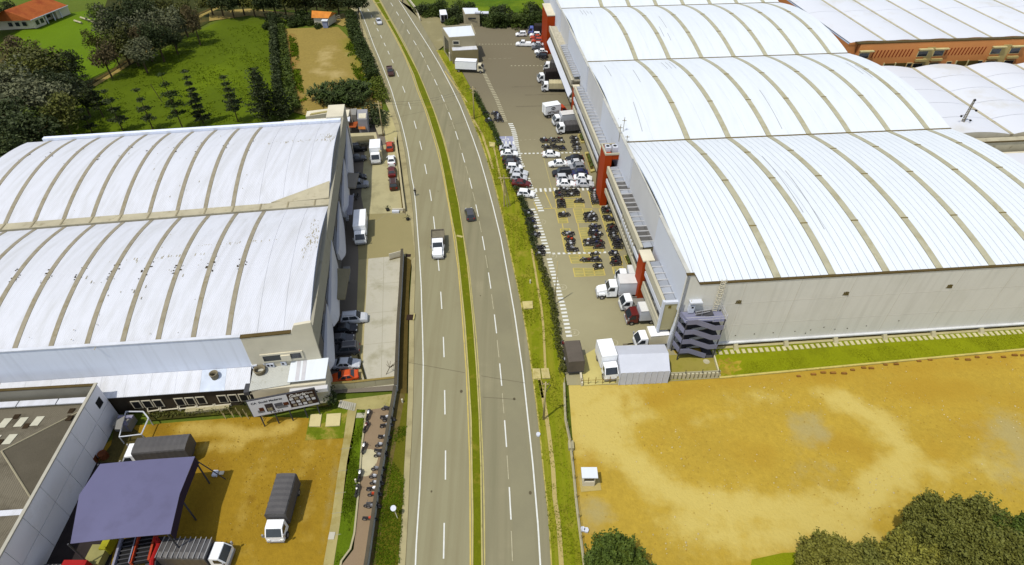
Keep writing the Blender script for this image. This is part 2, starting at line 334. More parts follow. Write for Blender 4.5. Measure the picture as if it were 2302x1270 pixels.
REp = PL([(913,0),(940,40),(962,80),(983,115),(1005,153),(1030.6,199),(1049.6,242.5),(1067,282),(1081,316.5),(1093.7,354),(1107.5,399),(1128.3,478.7),(1144,553.5),(1155,603),(1174,691.7),(1187.7,772),(1197,839),(1211.6,954),(1221,1049.8),(1233.7,1164),(1239.7,1270)])
WLp = PL([(800,0),(811,25),(826,62),(838,96),(852,129.5),(866,165),(880,202.5),(891,240),(903,278),(911,311),(918,344),(925.6,400),(931,425.5),(935.4,473),(943,577),(947,644),(948,690),(950,749),(951.5,818),(950.5,895),(947.8,1002),(943.4,1104),(936,1220),(934,1270)])
LEp = PL([(784,0),(790,22),(806,55),(819.4,91),(832,123),(846,157.5),(855.6,189),(865.9,228.7),(877,253.5),(889,300),(896,350),(905,420),(911,480),(920,560),(926,600),(921,680),(920,740),(919,800),(917,895),(911.5,1002),(909,1040),(906,1120),(895,1270)])
LIp = PL([(796,0),(803,25),(819,62),(832,96),(846,129.5),(860,165),(873,202.5),(884,240),(897,278),(904,311),(911,344),(918,400),(924,440),(929,480),(934,577),(934,620),(931,700),(931,800),(929,900),(925,1000),(922,1050),(918,1150),(911.5,1270)])
YS = sorted(set([-230,-150,-90,-45]+[round(p[1]) for l_ in (YLp, RWp) for p in l_]+[20*i for i in range(0, 65)]+[1330,1400,1500]))
YS = [y for i, y in enumerate(YS) if i == 0 or y-YS[i-1] > 4]
def LN(p, dy=0, z=0): return [G(interp(p, y), y, z) for y in YS]
def shift(line, d):
    out = []
    for i, p in enumerate(line):
        t = (line[min(i+1, len(line)-1)]-line[max(i-1, 0)]).normalized(); out.append(p+Vector((t.y, -t.x, 0))*d)
    return out
road = MB().ribbon(LN(LEp), LN(GLp), 0.02).build('road', ASPH); road['kind'] = 'structure'
road2 = MB().ribbon(LN(GRp), LN(REp), 0.02).build('road', ASPH2); road2['kind'] = 'structure'
# darker wheel-worn second lane band + shoulder joints
mr = []; ml = [G((interp(YRp, y)+interp(RWp, y))/2+4, y) for y in YS]; mr = [G(interp(RWp, y)-9, y) for y in YS]
MB().ribbon(ml, mr, .026).build('worn_lane', mat('worn_asphalt', C(143,138,111), .9, .1, .08, .1, 30, fine=.08, stain=(C(152,147,117), .12, .4, .3)), road2)
MB().ribbon(LN(LEp), LN(LIp), .03).build('concrete_shoulder', mat('shoulder', C(178,168,126), .9, .1, .2, .2, 14, stain=(C(150,140,104), .35, .5, .2)), road)
for ln, nm in ((shift(LN(LIp), .0), 'shoulder_joint'),): MB().strip(ln, .07, .034, .034).build(nm, mat('joint', C(120,110,80)), road)
MB().strip(shift(LN(WLp)[3:], 0), .17, .032, .032).build('edge_line', PAINT, road)
MB().strip(LN(RWp), .19, .032, .032).build('edge_line', PAINT, road2)
MB().strip(LN(YLp), .16, .032, .032).build('yellow_line', YELL, road)
MB().strip(LN(YRp), .16, .032, .032).build('yellow_line', YELP, road2)
DL = [(820,9.6,),(828,22.6),(835.5,37),(842,52),(849,67),(857,82.7),(865,100),(873.6,118.5),(882.4,137.8),(893.4,166),(907.7,201),(921,238),(933.4,280.5),(945.8,327),(957,380),(968,439),(976,501),(985.6,592),(992,675),(997.5,780),(1000,904),(1001.5,1045),(998,1215),(994,1440)]
DLp = PL([(d[0], d[1]) for d in DL])
DR = [(880.8,10),(893.7,30.7),(904.4,48),(918,71.7),(932.8,96.4),(948.5,123.3),(963.5,152.8),(979.7,185),(995.6,221),(1011.8,261),(1026.8,304.4),(1041.7,354.6),(1058,412),(1072.6,473.4),(1087,546.7),(1100.8,630.6),(1113.8,728),(1125.6,842),(1136.5,974.3),(1146.8,1131),(1155,1330)]
DRp = PL(DR)
for rd, dl, dp, m_ in ((road, DL, DLp, PAINT), (road2, DR, DRp, PAINT)):
    for x, y in dl:
        c = G(x, y); a = G(interp(dp, y-3), y-3); b = G(interp(dp, y+3), y+3); d = (a-b).normalized()*(1.5 if rd is road and y < 150 else 2.15)
        MB().strip([c-d, c+d], .17, .036, .036).build('lane_dash', m_, rd, origin=c)
for i in range(4, len(DR)):
    if i+1 < len(DR):
        (x0, y0), (x1, y1) = DR[i], DR[i+1]; a = G(x0, y0).lerp(G(x1, y1), .34); b = G(x0, y0).lerp(G(x1, y1), .68)
        MB().strip([a, b], .1, .036, .036).build('worn_lane_dash', PAINTF, road2)
# expansion cracks across the road (sealed with tar)
for pts, rd in (([(918,815),(990,828),(1045,838)], road), ([(1082,845),(1110,850),(1180,861)], road2), ([(905,237),(950,236)], road), ([(980,236),(1020,228)], road2), ([(1010,283),(1050,272)], road2), ([(900,262),(955,250)],road), ([(1085,893),(1160,898)],road2)):
    MB().strip(GL(pts), .07, .038, .038).build('sealed_crack', mat('tar', C(112,104,84)), rd)
for x, y, r in ((970,1105,.12),(1192,1108,.2),(1156,897,.18),(1037,880,.22),(1080,665,.1),(985,430,.1)):
    c = G(x, y); MB().prism([(c.x+r*math.cos(t), c.y+r*1.4*math.sin(t)) for t in [i*.9 for i in range(7)]], .038, .038).build('asphalt_stain', mat('oil', C(100,92,70)), rd if x > 1060 else road)
# median
med = MB().ribbon(LN(GLp), LN(GRp), .13).build('median', MED); med['kind'] = 'structure'
for ln, s in ((LN(GLp), .09), (LN(GRp), -.09)):
    line = shift(ln, s)
    pieces = arc(line, 3.0)
    mb = MB().strip(line, .18, .0, .17); mb.build('kerb', KERB, med)
for x0, y0, x1, y1 in ((842,8.5,856,6.5),(866,47,878,46),(1027,531,1040,534)):
    MB().strip([G(x0,y0),G(x1,y1)], .5, .1, .19).build('cross_kerb', KERB, med)
# ------------------------------------------------------------------ verge, lots
RVp = PL([(1003,98),(1016,125),(1040,165),(1063.8,209.4),(1079.5,241),(1092,263),(1103,285),(1112.6,307),(1126.8,341.7),(1136,363.8),(1145.7,389),(1160.8,422.8),(1179.7,465),(1190,504.6),(1206,563.7),(1222,609),(1243,676.5),(1254.6,753),(1264,800.7),(1271,850),(1272,945),(1281,992.5),(1287,1050),(1297,1136),(1313.7,1270)])
yv = [y for y in YS if y >= 113]+[]
MB().ribbon([G(interp(REp, y), y) for y in yv], [G(interp(RVp, y), y) for y in yv], .06).build('grass_verge', GRASS)['kind'] = 'structure'
MB().ribbon([G(interp(REp, y)-1.5, y) for y in yv], [G(interp(REp, y)+1.5, y) for y in yv], .064).build('verge_edge', mat('dusty_edge', C(186,172,96), .95, .25, .8, .3, 5, stain=(C(140,138,30), 1.2, .5, .1)))['kind'] = 'structure'
for pts, w_ in (([(1212,855),(1220,895)], .4), ([(1212,850),(1219,880),(1232,960),(1243,1050),(1247,1120),(1256,1180),(1262,1270),(1268,1400)], .55), ([(1060,262),(1083,300),(1100,350),(1108,380)], .5), ([(1000,160),(1022,192),(1050,230)], .4), ([(1195,560),(1205,620),(1217,690),(1222,740),(1226,830)], .35), ([(1110,330),(1125,400),(1135,440)], .35)):
    MB().strip(GL(pts), w_, .07, .07).build('worn_track', PATHM)['kind'] = 'structure'
lot = [(936,22),(975,32),(990,45),(1085,38),(1130,46),(1235,60),(1262,110),(1320,260),(1400,440),(1470,600),(1505,772),(1518,795),(1602,790),(1617,850),(1400,864),(1275,866)]+[(interp(RVp, y)+1, y) for y in (840,800,753,676,609,563,504,465,422,389,364,341,307,285,263,241,209,165,125)]+[(1003,98),(983,115),(962,80),(940,40)]
po_ = flat('parking_lot', lot, LOT, .03)
bm = bmesh.new(); bm.from_mesh(po_.data)
for y_ in range(70, 215, 5): bmesh.ops.bisect_plane(bm, geom=bm.verts[:]+bm.edges[:]+bm.faces[:], plane_co=(0, y_, 0), plane_no=(0, 1, 0))
bm.to_mesh(po_.data); bm.free()
at = po_.data.attributes.new('old', 'FLOAT', 'POINT'); at.data.foreach_set('value', [max(0, min(1, (v.co.y-98)/62)) for v in po_.data.vertices])
n_ = LOT.node_tree.nodes; l_ = LOT.node_tree.links; p_ = n_['Principled BSDF']; a_ = n_.new('ShaderNodeAttribute'); a_.attribute_name = 'old'
x_ = n_.new('ShaderNodeMix'); x_.data_type = 'RGBA'; l_.new(a_.outputs['Fac'], x_.inputs[0]); l_.new(p_.inputs['Base Color'].links[0].from_socket, x_.inputs[6]); x_.inputs[7].default_value = (*C(128,120,98), 1); l_.new(x_.outputs[2], p_.inputs['Base Color'])
0 and flat('parking_lot_upper', [(1003,98),(990,45),(1085,38),(1130,46),(1225,60),(1290,210),(1318,255),(1150,262),(1138,285),(1112,300),(1079,241),(1063,209),(1040,165)], mat('lot_worn', C(134,124,100), .92, .12, .03, .2, 20, fine=.1, stain=(C(150,140,112), .03, .5, .3)), .04)
flat('entrance_apron', [(896,0),(935,22),(1000,45),(1003,98),(983,114),(962,80),(940,40),(913,0)], mat('apron', C(150,142,104), .9, .12, .1, .2, 12, stain=(C(180,172,140), .2, .6, .2)), .045)
flat('yard_corner', [(1470,800),(1600,795),(1616,848),(1395,864),(1380,860),(1378,800)], mat('yard_moss', C(160,150,72), .9, .15, .3, .2, 12, stain=(C(140,135,50), .3, .5, .2)), .045)
flat('gate_apron', [(1310,800),(1345,780),(1380,800),(1382,862),(1305,868)], mat('gate_dust', C(206,194,124), .92, .1, .3, .2, 12), .046)
# grass by the big wall
GX = 2560
flat('lawn_strip', [(1596,783),(1622,776),(2302,714),(GX,692),(GX,762),(2302,786),(1617,850)], GRASSY, .06)
flat('bare_patch', [(1608,812),(1618,806),(1626,811),(1638,804),(1648,812),(1668,811),(1661,822),(1670,832),(1652,836),(1648,845),(1632,842),(1617,848)], mat('bare', C(170,148,52), .95, .25, .8, .4, 4, stain=(C(140,146,18), 1.1, .46, .12)), .068)
MB().strip(GL([(1617,850),(1950,819),(2302,786),(GX,761)]), .3, 0, .2).build('kerb', mat('lawn_kerb', C(205,190,110), .85, .12, .7, stain=(C(160,150,70), 1, .55, .2)))['kind'] = 'structure'
path = thing('stepping_stone_path', G(1603,796), 'row of square stepping stones in the bright lawn along the long concrete wall', 'path')
sm = None
for c, d in arc(GL([(1606,794),(1750,785),(1960,768),(2150,756),(2302,746),(2480,732)]), .93):
    if c.x > 108: break
    o_ = c-wloc(path)
    if sm is None: sm = MB().hexa([(-.27,-.42,.0),(.27,-.42,.0),(.27,.42,.0),(-.27,.42,.0),(-.26,-.41,.1),(.26,-.41,.1),(.26,.41,.1),(-.26,.41,.1)]).mesh('stepping_stone', mat('stepping_stone', C(216,208,160), .9, .15, .9, randv=.12))
    s_ = link('stepping_stone', sm, path, o_); s_.location.z = .03; s_.rotation_euler.z = math.atan2(d.y, d.x)+rnd.uniform(-.04, .04)
for i, (x, y) in enumerate([(1795,846),(1828,842),(1850,838),(1872,839),(1897,840),(1916,832),(1941,827),(1958,828),(1990,820),(2014,819),(2065,812),(2090,809),(2150,807),(2175,809),(2196,803),(2224,804),(2255,803),(2280,799),(2298,799)]):
    c = G(x, y); s = rnd.uniform(.8, 1.2)
    P = [(c.x-.36*s, c.y-.14, 0), (c.x+.38*s, c.y-.16, 0), (c.x+.33*s, c.y+.17, 0), (c.x-.34*s, c.y+.13, 0)]
    o = MB().hexa(P+[(p[0]*.94+c.x*.06, p[1]*.94+c.y*.06, .22*s) for p in P]).build('clay_block', mat('clay', C(150,108,50), .9, .25, 1.5), origin=c)
    tag(o, f'{ORD[i]} reddish clay block from the left in the line along the lawn kerb', 'block', 'clay blocks on the dirt along the lawn kerb')
# left side grounds
flat('yard_left', [(770,240),(850,255),(893,300),(905,400),(912,482),(924,560),(912,575),(903,640),(888,878),(735,885),(735,700),(745,500),(765,320)], LOTD, .03)
flat('concrete_pad_upper', [(820,335),(893,320),(906,440),(909,478),(820,482),(812,440),(815,400)], mat('pad_beige', C(190,182,140), .9, .1, .2, .2, 14, fine=.1, stain=(C(165,158,120), .25, .5, .2)), .042)
flat('concrete_pad_lower', [(828,582),(905,572),(899,700),(888,866),(814,872),(818,760)], CONCL, .042)
flat('concrete_strip', [(806,584),(829,582),(819,760),(814,872),(770,874),(800,760)], mat('strip_beige', C(184,172,124), .9, .1, .25, .2, 14), .041)
flat('entrance_left', [(802,482),(909,479),(924,500),(933,577),(925,585),(905,574),(806,584)], mat('entr', C(160,150,106), .9, .1, .1, .2, 14, fine=.1), .043)
for a, b in (((828,640),(902,634)),((824,705),(898,698)),((820,775),(894,768)),((863,578),(857,868)),((819,420),(906,412))):
    MB().strip(GL([a, b]), .05, .046, .046).build('slab_joint', mat('slab_joint', C(160,156,134)))['kind'] = 'structure'
MB().strip(GL([(815,520),(866,484),(909,481)]), .06, .047, .047).build('slab_joint', _m['slab_joint'])['kind'] = 'structure'
flat('sidewalk_pad', [(858,246),(877,254),(893,300),(892,318),(868,322),(858,268)], mat('pad_sand', C(190,180,128), .9, .12, .2, .2, 14), .05)
# bottom-left: strip between lot and road
VLp = PL([(893,882),(880,952),(866,1025),(849,1121),(827,1270),(800,1440)])
yb_ = [885,900,950,1000,1050,1100,1150,1200,1270,1350,1440]
MB().ribbon([G(interp(VLp, y), y) for y in yb_], [G(interp(LEp, y), y) for y in yb_], .05).build('grass_verge', mat('verge_left', C(104,104,24), .95, .2, .3, .9, 5, fine=.25, stain=(C(140,125,60), .3, .58, .15)))['kind'] = 'structure'
MB().ribbon([G(interp(VLp, y), y) for y in yb_], [G(interp(VLp, y)+19, y) for y in yb_], .055).build('ditch', mat('ditch_soil', C(112,98,56), .95, .2, .6, .7, 4, stain=(C(96,92,30), .5, .5, .2)))['kind'] = 'structure'
flat('ditch', [(909,575),(926,572),(920,640),(917,740),(914,900),(893,900),(900,760)], DITCH, .035)
flat('ditch', [(889,318),(897,340),(907,440),(912,478),(905,478),(896,400)], DITCH, .052)
for x0, x1, y0, y1 in ((912,924,572,578),(913,930,708,720)):
    c0 = G(x0, y1); c1 = G(x1, y0); o = MB().box(c0.x, c1.x, c0.y, c1.y, .02, .1).build('drain_cover', mat('drain', (.03,.018,.012)), origin=c0); o['kind'] = 'structure'
c = G(931, 714); MB().box(c.x-.1, c.x+.12, c.y-.7, c.y+.7, .03, .3).build('drain_kerb', KERB)['kind'] = 'structure'
flat('moto_lane', [(826,922),(884,914),(866,1020),(849,1115),(827,1260),(800,1440),(740,1440),(770,1268),(795,1235),(808,1120),(815,1010)], mat('lane_brown', C(150,130,104), .92, .1, .08, .2, 20, fine=.08, stain=(C(165,148,118), .2, .55, .2)), .04)
flat('grass_strip', [(802,922),(824,921),(813,1010),(806,1120),(792,1230),(766,1270),(735,1440),(715,1440),(752,1262),(764,1180),(780,1040)], mat('strip_grass', C(96,118,14), .95, .2, .4, .9, 6, fine=.25), .05)
flat('planting_bed', [(318,900),(560,880),(735,872),(745,915),(690,915),(585,938),(520,930),(335,946)], mat('ivy_bed', C(66,64,26), .95, .3, .5, .8, 4, stain=(C(92,96,24), .6, .5, .2)), .047)
flat('yard_shade', [(262,935),(330,985),(300,1040),(212,1050),(250,1000)], mat('yard_shade_soil', C(84,76,40), .95, .2, .5, .5, 4), .04)  # soil colour darkened to paint in the shade around the cage
flat('canopy_floor_shade', [(215,1040),(300,1040),(270,1150),(240,1320),(60,1320),(140,1190)], mat('canopy_floor_shade', C(56,50,50), .9, .2, .5), .045)  # near-black floor: the shadow of wall and canopy is painted into it
MB().strip(GL([(824,922),(813,1010),(806,1110),(797,1200),(788,1235),(768,1262),(740,1400)]), .22, 0, .2).build('kerb', CONC)['kind'] = 'structure'
flat('sidewalk', [(782,920),(803,915),(793,1010),(778,1080),(764,1180),(750,1270),(720,1440),(700,1440),(727,1270),(745,1170),(757,1080),(772,990)], mat('walk', C(176,164,108), .92, .12, .3, .2, 10, stain=(C(150,135,70), .35, .5, .2)), .05)
for i, (x, y) in enumerate([(770,1010),(763,1060),(757,1110),(750,1155),(742,1205)]):
    MB().strip(GL([(x-4,y),(x+24,y-4)]), .06, .056, .056).build('walk_joint', _m['slab_joint'])['kind'] = 'structure'
c = G(746, 1205); MB().box(c.x-.35, c.x+.35, c.y-.45, c.y+.45, .05, .12).build('manhole_cover', CONCL)['kind'] = 'structure'
flat('garden_plot', [(698,925),(770,918),(782,922),(772,985),(686,990)], mat('plot', C(110,125,20), .95, .25, .5, .8, 6, stain=(C(170,150,70), .5, .5, .15)), .03)
for i, q in enumerate((([(699,933),(724,932),(720,960),(695,960)]), ([(735,932),(767,930),(764,958),(732,960)]))):
    P = GL(q); o = MB().prism(P, .03, .18).build('concrete_pad', mat('garden_pad', C(216,204,150), .9, .1, .6), origin=P[0])
    tag(o, ['smaller pale concrete pad, left of two on the grassy plot', 'larger pale concrete pad, right of two on the grassy plot'][i], 'concrete pad')
flat('slab_yard', [(760,900),(893,884),(886,915),(826,922),(770,918)], mat('yd', C(176,166,110), .92, .15, .3, .2, 8, stain=(C(130,128,40), .5, .52, .2)), .036)
for i in range(8):
    a = G(768+i*4.3, 901+i*.9); b = G(763+i*4.5, 916+i*1.2)
    o = MB().strip([a, b], .36, .04, .12).build('stepping_slab', CONCL, origin=a); tag(o, f'{ORD[i]} narrow concrete slab from the left in the little row by the billboard end', 'slab', 'row of narrow slabs leading to the moped lane')
c = G(803, 936); MB().box(c.x-.1, c.x+1.5, c.y-.3, c.y+.5, .05, .13).build('slab_bridge', CONCL)['kind'] = 'structure'
# white spill
c = G(824, 1040); MB().prism([(c.x+1.35*math.cos(t)*(1+.15*math.sin(3*t)), c.y+2.3*math.sin(t)*(1+.12*math.cos(2*t))) for t in [i*.35 for i in range(18)]], .045, .045).build('pale_stain', mat('stain', C(205,196,160), .9, .08, .6))['kind'] = 'structure'
# ---- painted walkway stripes in the right lot
lotm = thing('walkway_markings', G(1120,230), 'white striped pedestrian walkway lines painted across the right-hand lot', 'road marking')
def stripes(pts, step, t, w_, m=PAINT, name='walkway_stripe', z=.052, par=None):
    for c, d in arc(GL(pts), step):
        n = Vector((-d.y, d.x, 0)); k = d*t/2
        MB().strip([c-n*w_/2, c+n*w_/2], t, z, z).build(name, m, par or lotm, origin=(c.x, c.y, z))
E1 = Vector((1, .07, 0)).normalized()
def hstripes(pts, step, t, w_, m=PAINT):   # stripes lying east-west whatever the line does
    for c, d in arc(GL(pts), step):
        MB().strip([c-E1*w_/2, c+E1*w_/2], t, .052, .052).build('walkway_stripe', m, lotm, origin=(c.x, c.y, .052))
hstripes([(1087,161.5),(1104.7,199),(1117,223),(1127,249),(1137,276)], 1.05, .45, 1.1, PAINTF)
hstripes([(1148,278.7),(1153.5,291),(1158,307),(1161.4,329),(1164.6,345),(1167.7,362),(1175,376)], .98, .5, 1.15)
hstripes([(1186,402),(1192,419.7),(1201.7,440),(1211,460.6),(1217,475)], .95, .48, 1.15)
hstripes([(1197,471),(1205,489),(1209,502),(1217.8,526),(1229.6,563.7),(1233.5,575)], .95, .48, 1.1)
hstripes([(1235,583),(1241,605.7),(1252.7,644),(1266,691.7),(1275.6,737.6),(1281,764)], .88, .45, .95)
stripes([(1172,345.5),(1305,343)], .95, .5, .5); stripes([(1205,428),(1332,424)], 1.0, .45, 1.35); stripes([(1245,570.5),(1385,567)], .95, .5, .5)
stripes([(1078,99.5),(1158,99.5)], 1.0, .4, .4, PAINTF); stripes([(1150,148),(1228,148)], 1.1, .45, .45, PAINTF); stripes([(1171,315.5),(1215,313)], 1.1, .5, .12, PAINTF)
stripes([(1222,464),(1246,467)], 1.1, .6, .12, PAINTF); stripes([(1090,133),(1150,131)], 1.5, .9, .1, PAINTF)
stripes([(1609,795)]*2, 1, .1, .1) if 0 else None
def ring(px_, r, w_, m, par, txt=True):
    c = G(*px_); n = 20; mb = MB()
    o1 = [Vector((c.x+r*math.cos(t), c.y+r*math.sin(t), .053)) for t in [2*math.pi*i/n for i in range(n+1)]]
    o2 = [Vector((c.x+(r-w_)*math.cos(t), c.y+(r-w_)*math.sin(t), .053)) for t in [2*math.pi*i/n for i in range(n+1)]]
    mb.ribbon(o2, o1, .053)
    if txt:   # a little walking figure
        mb.strip([c+Vector((0,-.32,0)), c+Vector((.05,.12,0))], .12, .053, .053).strip([c+Vector((-.25,-.35,0)), c+Vector((0,-.05,0))], .09, .054, .054).strip([c+Vector((-.25,.1,0)), c+Vector((.25,.02,0))], .08, .055, .055)
        mb.prism([(c.x+.05+.1*math.cos(t), c.y+.3+.1*math.sin(t)) for t in range(6)], .053, .053)
    mb.build('round_floor_symbol', m, par, origin=c)
for q in ((1219,499),(1243,576),(1265,646),(1292,748),(1379,771)): ring(q, .75, .12, PAINTF, lotm)
c = G(1420,779); MB().prism([(c.x+.75*math.cos(t), c.y+.75*math.sin(t)) for t in [i*.45 for i in range(14)]], .05, .05).build('round_patch', PAINTF, lotm)
c = G(1588,813); MB().prism([(c.x+.5*math.cos(t), c.y+.5*math.sin(t)) for t in [i*.45 for i in range(14)]], .052, .052).build('round_patch', PAINTF, lotm)
# blue bay with wheelchair symbol and small crossing
bay = flat('blue_bay', [(1112,307),(1154,306.5),(1160,333),(1164,350),(1130,352),(1123,332)], mat('blue_paint', C(166,170,196), .8, .08, .5), .05, parent=lotm)
for i in range(5):
    c = G(1121.5+i*8.3, 321.5); MB().strip([c+Vector((0,-.75,0)), c+Vector((-.1,.75,0))], .42, .056, .056).build('crossing_stripe', PAINT, lotm)
mb = MB(); c = G(1137, 313)
o1 = [Vector((c.x+.1+.62*math.cos(t), c.y-.1+.5*math.sin(t), 0)) for t in [i*.35 for i in range(-9, 5)]]
mb.strip(o1, .16, .056, .056).strip([c+Vector((-.05,.9,0)), c+Vector((-.05,0,0)), c+Vector((-.7,-.05,0)), c+Vector((-1.1,-.5,0))], .17, .057, .057)
mb.prism([(c.x-.05+.17*math.cos(t), c.y+1.15+.17*math.sin(t)) for t in range(6)], .056, .056).build('wheelchair_symbol', PAINT, lotm)
# yellow moped-bay lines
mz = Z(1200, 420, 5.771)
ymk = thing('yellow_bay_markings', G(1290,520), 'grid of thin yellow motorcycle bay lines painted on the right-hand lot', 'road marking')
def yl(*pts, w_=.18): MB().strip(GL(mz(*pts)), w_, .052, .052).build('bay_line', YELL, ymk)
def ybox(a, b, c_, d, nx, ny):   # quad tl,tr,br,bl split nx columns, ny rows
    MB().prism(GL(mz(a, b, c_, d)), .048, .048).build('bay_surface', mat('bay_olive', C(172,164,104), .9, .1, .5, stain=(C(164,156,86), .8, .5, .2)), ymk)
    lp = lambda p, q, t: (p[0]+(q[0]-p[0])*t, p[1]+(q[1]-p[1])*t)
    for i in range(nx+1): yl(lp(a, b, i/nx), lp(d, c_, i/nx))
    for j in range(ny+1): yl(lp(a, d, j/ny), lp(b, c_, j/ny), w_=.09)
ybox((245,60),(590,60),(612,138),(272,148), 3, 3); ybox((280,160),(640,170),(655,270),(298,275), 3, 4)
ybox((280,285),(400,283),(445,470),(325,475), 1, 6); ybox((510,283),(750,283),(795,460),(560,470), 2, 6)
ybox((345,545),(465,540),(545,850),(410,860), 1, 9); ybox((578,538),(820,520),(905,845),(660,850), 2, 10)
ybox((845,285),(985,290),(1150,820),(1025,850), 1, 16); ybox((700,55),(840,60),(870,270),(765,270), 1, 6)
ybox((455,885),(850,875),(870,985),(490,995), 3, 3); ybox((510,1055),(900,1060),(925,1150),(535,1170), 3, 3)
ybox((985,905),(1130,905),(1150,1010),(1008,1020), 1, 4); ybox((1020,1040),(1150,1035),(1170,1110),(1040,1135), 1, 2)
yl((0,205),(30,260),(45,300)); yl((130,285),(280,280)); yl((370,480),(380,540)); yl((570,470),(580,535)); yl((130,40),(240,290)); 
for a, b in (((1222,355),(1241,428)), ((1219,312),(1222,330)), ((1219,326),(1275,324)), ((1290,330),(1310,345)), ((1179,451),(1203,450))):
    MB().strip(GL([a, b]), .1, .052, .052).build('bay_line', YELP, ymk)
for a, b in (((1160,240),(1290,236)),((1180,214),(1262,212)),((1150,196),(1240,192)),((1400,775),(1480,768))):
    MB().strip(GL([a, b]), .35, .05, .05).build('tyre_marks', mat('skid', C(120,112,92), .9, .2, .5), lotm)
for a, b in (((1270,470),(1345,465)),((1275,495),(1350,490)),((1285,540),(1362,533)),((1290,585),(1370,583))): MB().strip(GL([a, b]), .05, .05, .05).build('slab_joint', _m['slab_joint'], ymk)
# ------------------------------------------------------------------ big white warehouse (right)
AO = Vector((24.38, 63.88, 0)); EU = Vector((math.cos(R(4.9)), math.sin(R(4.9)), 0)); EV = Vector((-math.sin(R(5.5)), math.cos(R(5.5)), 0))
def fa(u, v, z): p = AO+EU*u+EV*v; return (p.x, p.y, z)
wh = thing('warehouse', AO, 'long white warehouse with arched roof bays and red towers facing the parking lot', 'warehouse')
ZV = 13.6; CR = 2.3; W0, W1 = .55, 67.0
ribs = [13.5+8.12*k for k in range(7)]
def vz(v, v0, v1, cr=CR, zv=ZV):
    t = (v-v0)/(v1-v0); return zv+cr*4*t*(1-t)
def sheet(mb, fr, u0, u1, v0, v1, zf, dz, th=.08, n=14, skew=0):
    secs = []
    for i in range(n+1):
        v = v0+(v1-v0)*i/n; z = zf(v)+dz
        secs.append([fr(u0, v, z-th), fr(u1, v, z-th), fr(u1, v, z), fr(u0, v, z)])
    return mb.loft(secs)
bays = [(-.55, 39.9, 6), (40.3, 79.7, 2), (80.1, 119.7, 2), (120.1, 159.7, 2)]
for bi, (v0, v1, npan) in enumerate(bays):
    zf = lambda v: vz(v, v0, v1)
    sheet(MB(), fa, W0, W1, v0+.05, v1-.05, zf, -.16).build('roof_deck', LINER, wh)
    edges = [W0]+[r-.65 for r in ribs for _ in (0,)]; cur = W0
    for r in ribs+[None]:
        end = (r-.54) if r is not None else W1
        n = max(1, round((end-cur)/(8.12/npan*.84))) if npan > 2 else (2 if end-cur > 4 else 1)
        wdt = (end-cur)/n
        for k in range(n):
            gp = .035 if npan > 2 else .012
            sheet(MB(), fa, cur+k*wdt+gp, cur+(k+1)*wdt-gp, v0, v1, zf, 0).build('roof_panel', WHITE, wh)
        if r is not None:
            sheet(MB(), fa, r-.5, r+.5, v0, v1, zf, .05, .12).build('skylight_strip', SKYL, wh)
            for q in (.3, .62) if bi else (.25, .55, .8):
                v = v0+(v1-v0)*q; mb = MB(); mb.box(r-.56, r+.56, v-.1, v+.1, zf(v)+.0, zf(v)+.11, 0, fa); mb.build('strip_joint', mat('joint_dark', C(140,125,80)), wh)
            cur = r+.54
    MB().box(W0, W1, v1+.02, v1+.38, ZV-.4, ZV+.06, 0, fa).build('valley_gutter', GUT, wh)
    # east gable
    P = [fa(W1+.03, v0+(v1-v0)*i/16, 0) for i in range(17)]
    mb = MB(); top = [fa(W1+.03, v0+(v1-v0)*i/16, vz(v0+(v1-v0)*i/16, v0, v1)-.1) for i in range(17)]
    mb.add(P+top, [(i, i+1, i+18, i+17) for i in range(16)]); mb.build('gable_wall', WALLW, wh)
# small roof marks: repair lines
for u0, v0, v1, bi in ((5.5,108,115,2),(6.3,107,114,2),(7.2,109,113,2),(8,108,112,2),(25,95,104,2),(23,90,96,2),(24.2,88,92,2),(5.2,43,53,1),(4,66,75,1),(9.5,62,70,1),(33,42,56,1),(60,62,70,1),(61,60,68,1),(18,70,76,1),(19,70,76,1),(20,70,76,1),(22.6,12,30,0),(24.2,8,24,0)):
    a, b, _ = bays[bi]; n = 5
    pts = [Vector(fa(u0+(v1-v0)*.05*i/n, v0+(v1-v0)*i/n, vz(v0+(v1-v0)*i/n, a, b)+.02)) for i in range(n+1)]
    mb = MB(); mb.add([p+Vector((-.06,0,0)) for p in pts]+[p+Vector((.06,0,0)) for p in pts], [(i, i+6, i+7, i+1) for i in range(n)]); mb.build('roof_scratch', mat('scratch', C(170,175,180)), wh)
# end wall to the south, with step at the corner
mb = MB(); ZE = 13.35
prof = [(0,0),(W1,0),(W1,ZE+.1),(2.1,ZE+.1),(1.0,15.3),(-.1,15.3)]
vs0 = [fa(u, -.62, z) for u, z in prof]; vs1 = [fa(u, -.9, z) for u, z in prof]
n = len(prof); mb.add(vs1+vs0, [tuple(range(n)), tuple(range(n, 2*n))[::-1]]+[((i+1)%n, i, i+n, (i+1)%n+n) for i in range(n)])
mb.build('end_wall', WALLG, wh)
mb = MB(); 
for (a, b) in (((2.1,ZE+.1),(W1,ZE+.1)), ((1.0,15.3),(2.1,ZE+.1)), ((-.15,15.3),(1.0,15.3))):
    mb.hexa([fa(a[0],-1,a[1]), fa(b[0],-1,b[1]), fa(b[0],-.52,b[1]), fa(a[0],-.52,a[1]), fa(a[0],-1,a[1]+.14), fa(b[0],-1,b[1]+.14), fa(b[0],-.52,b[1]+.14), fa(a[0],-.52,a[1]+.14)])
mb.build('wall_coping', TRIM, wh)
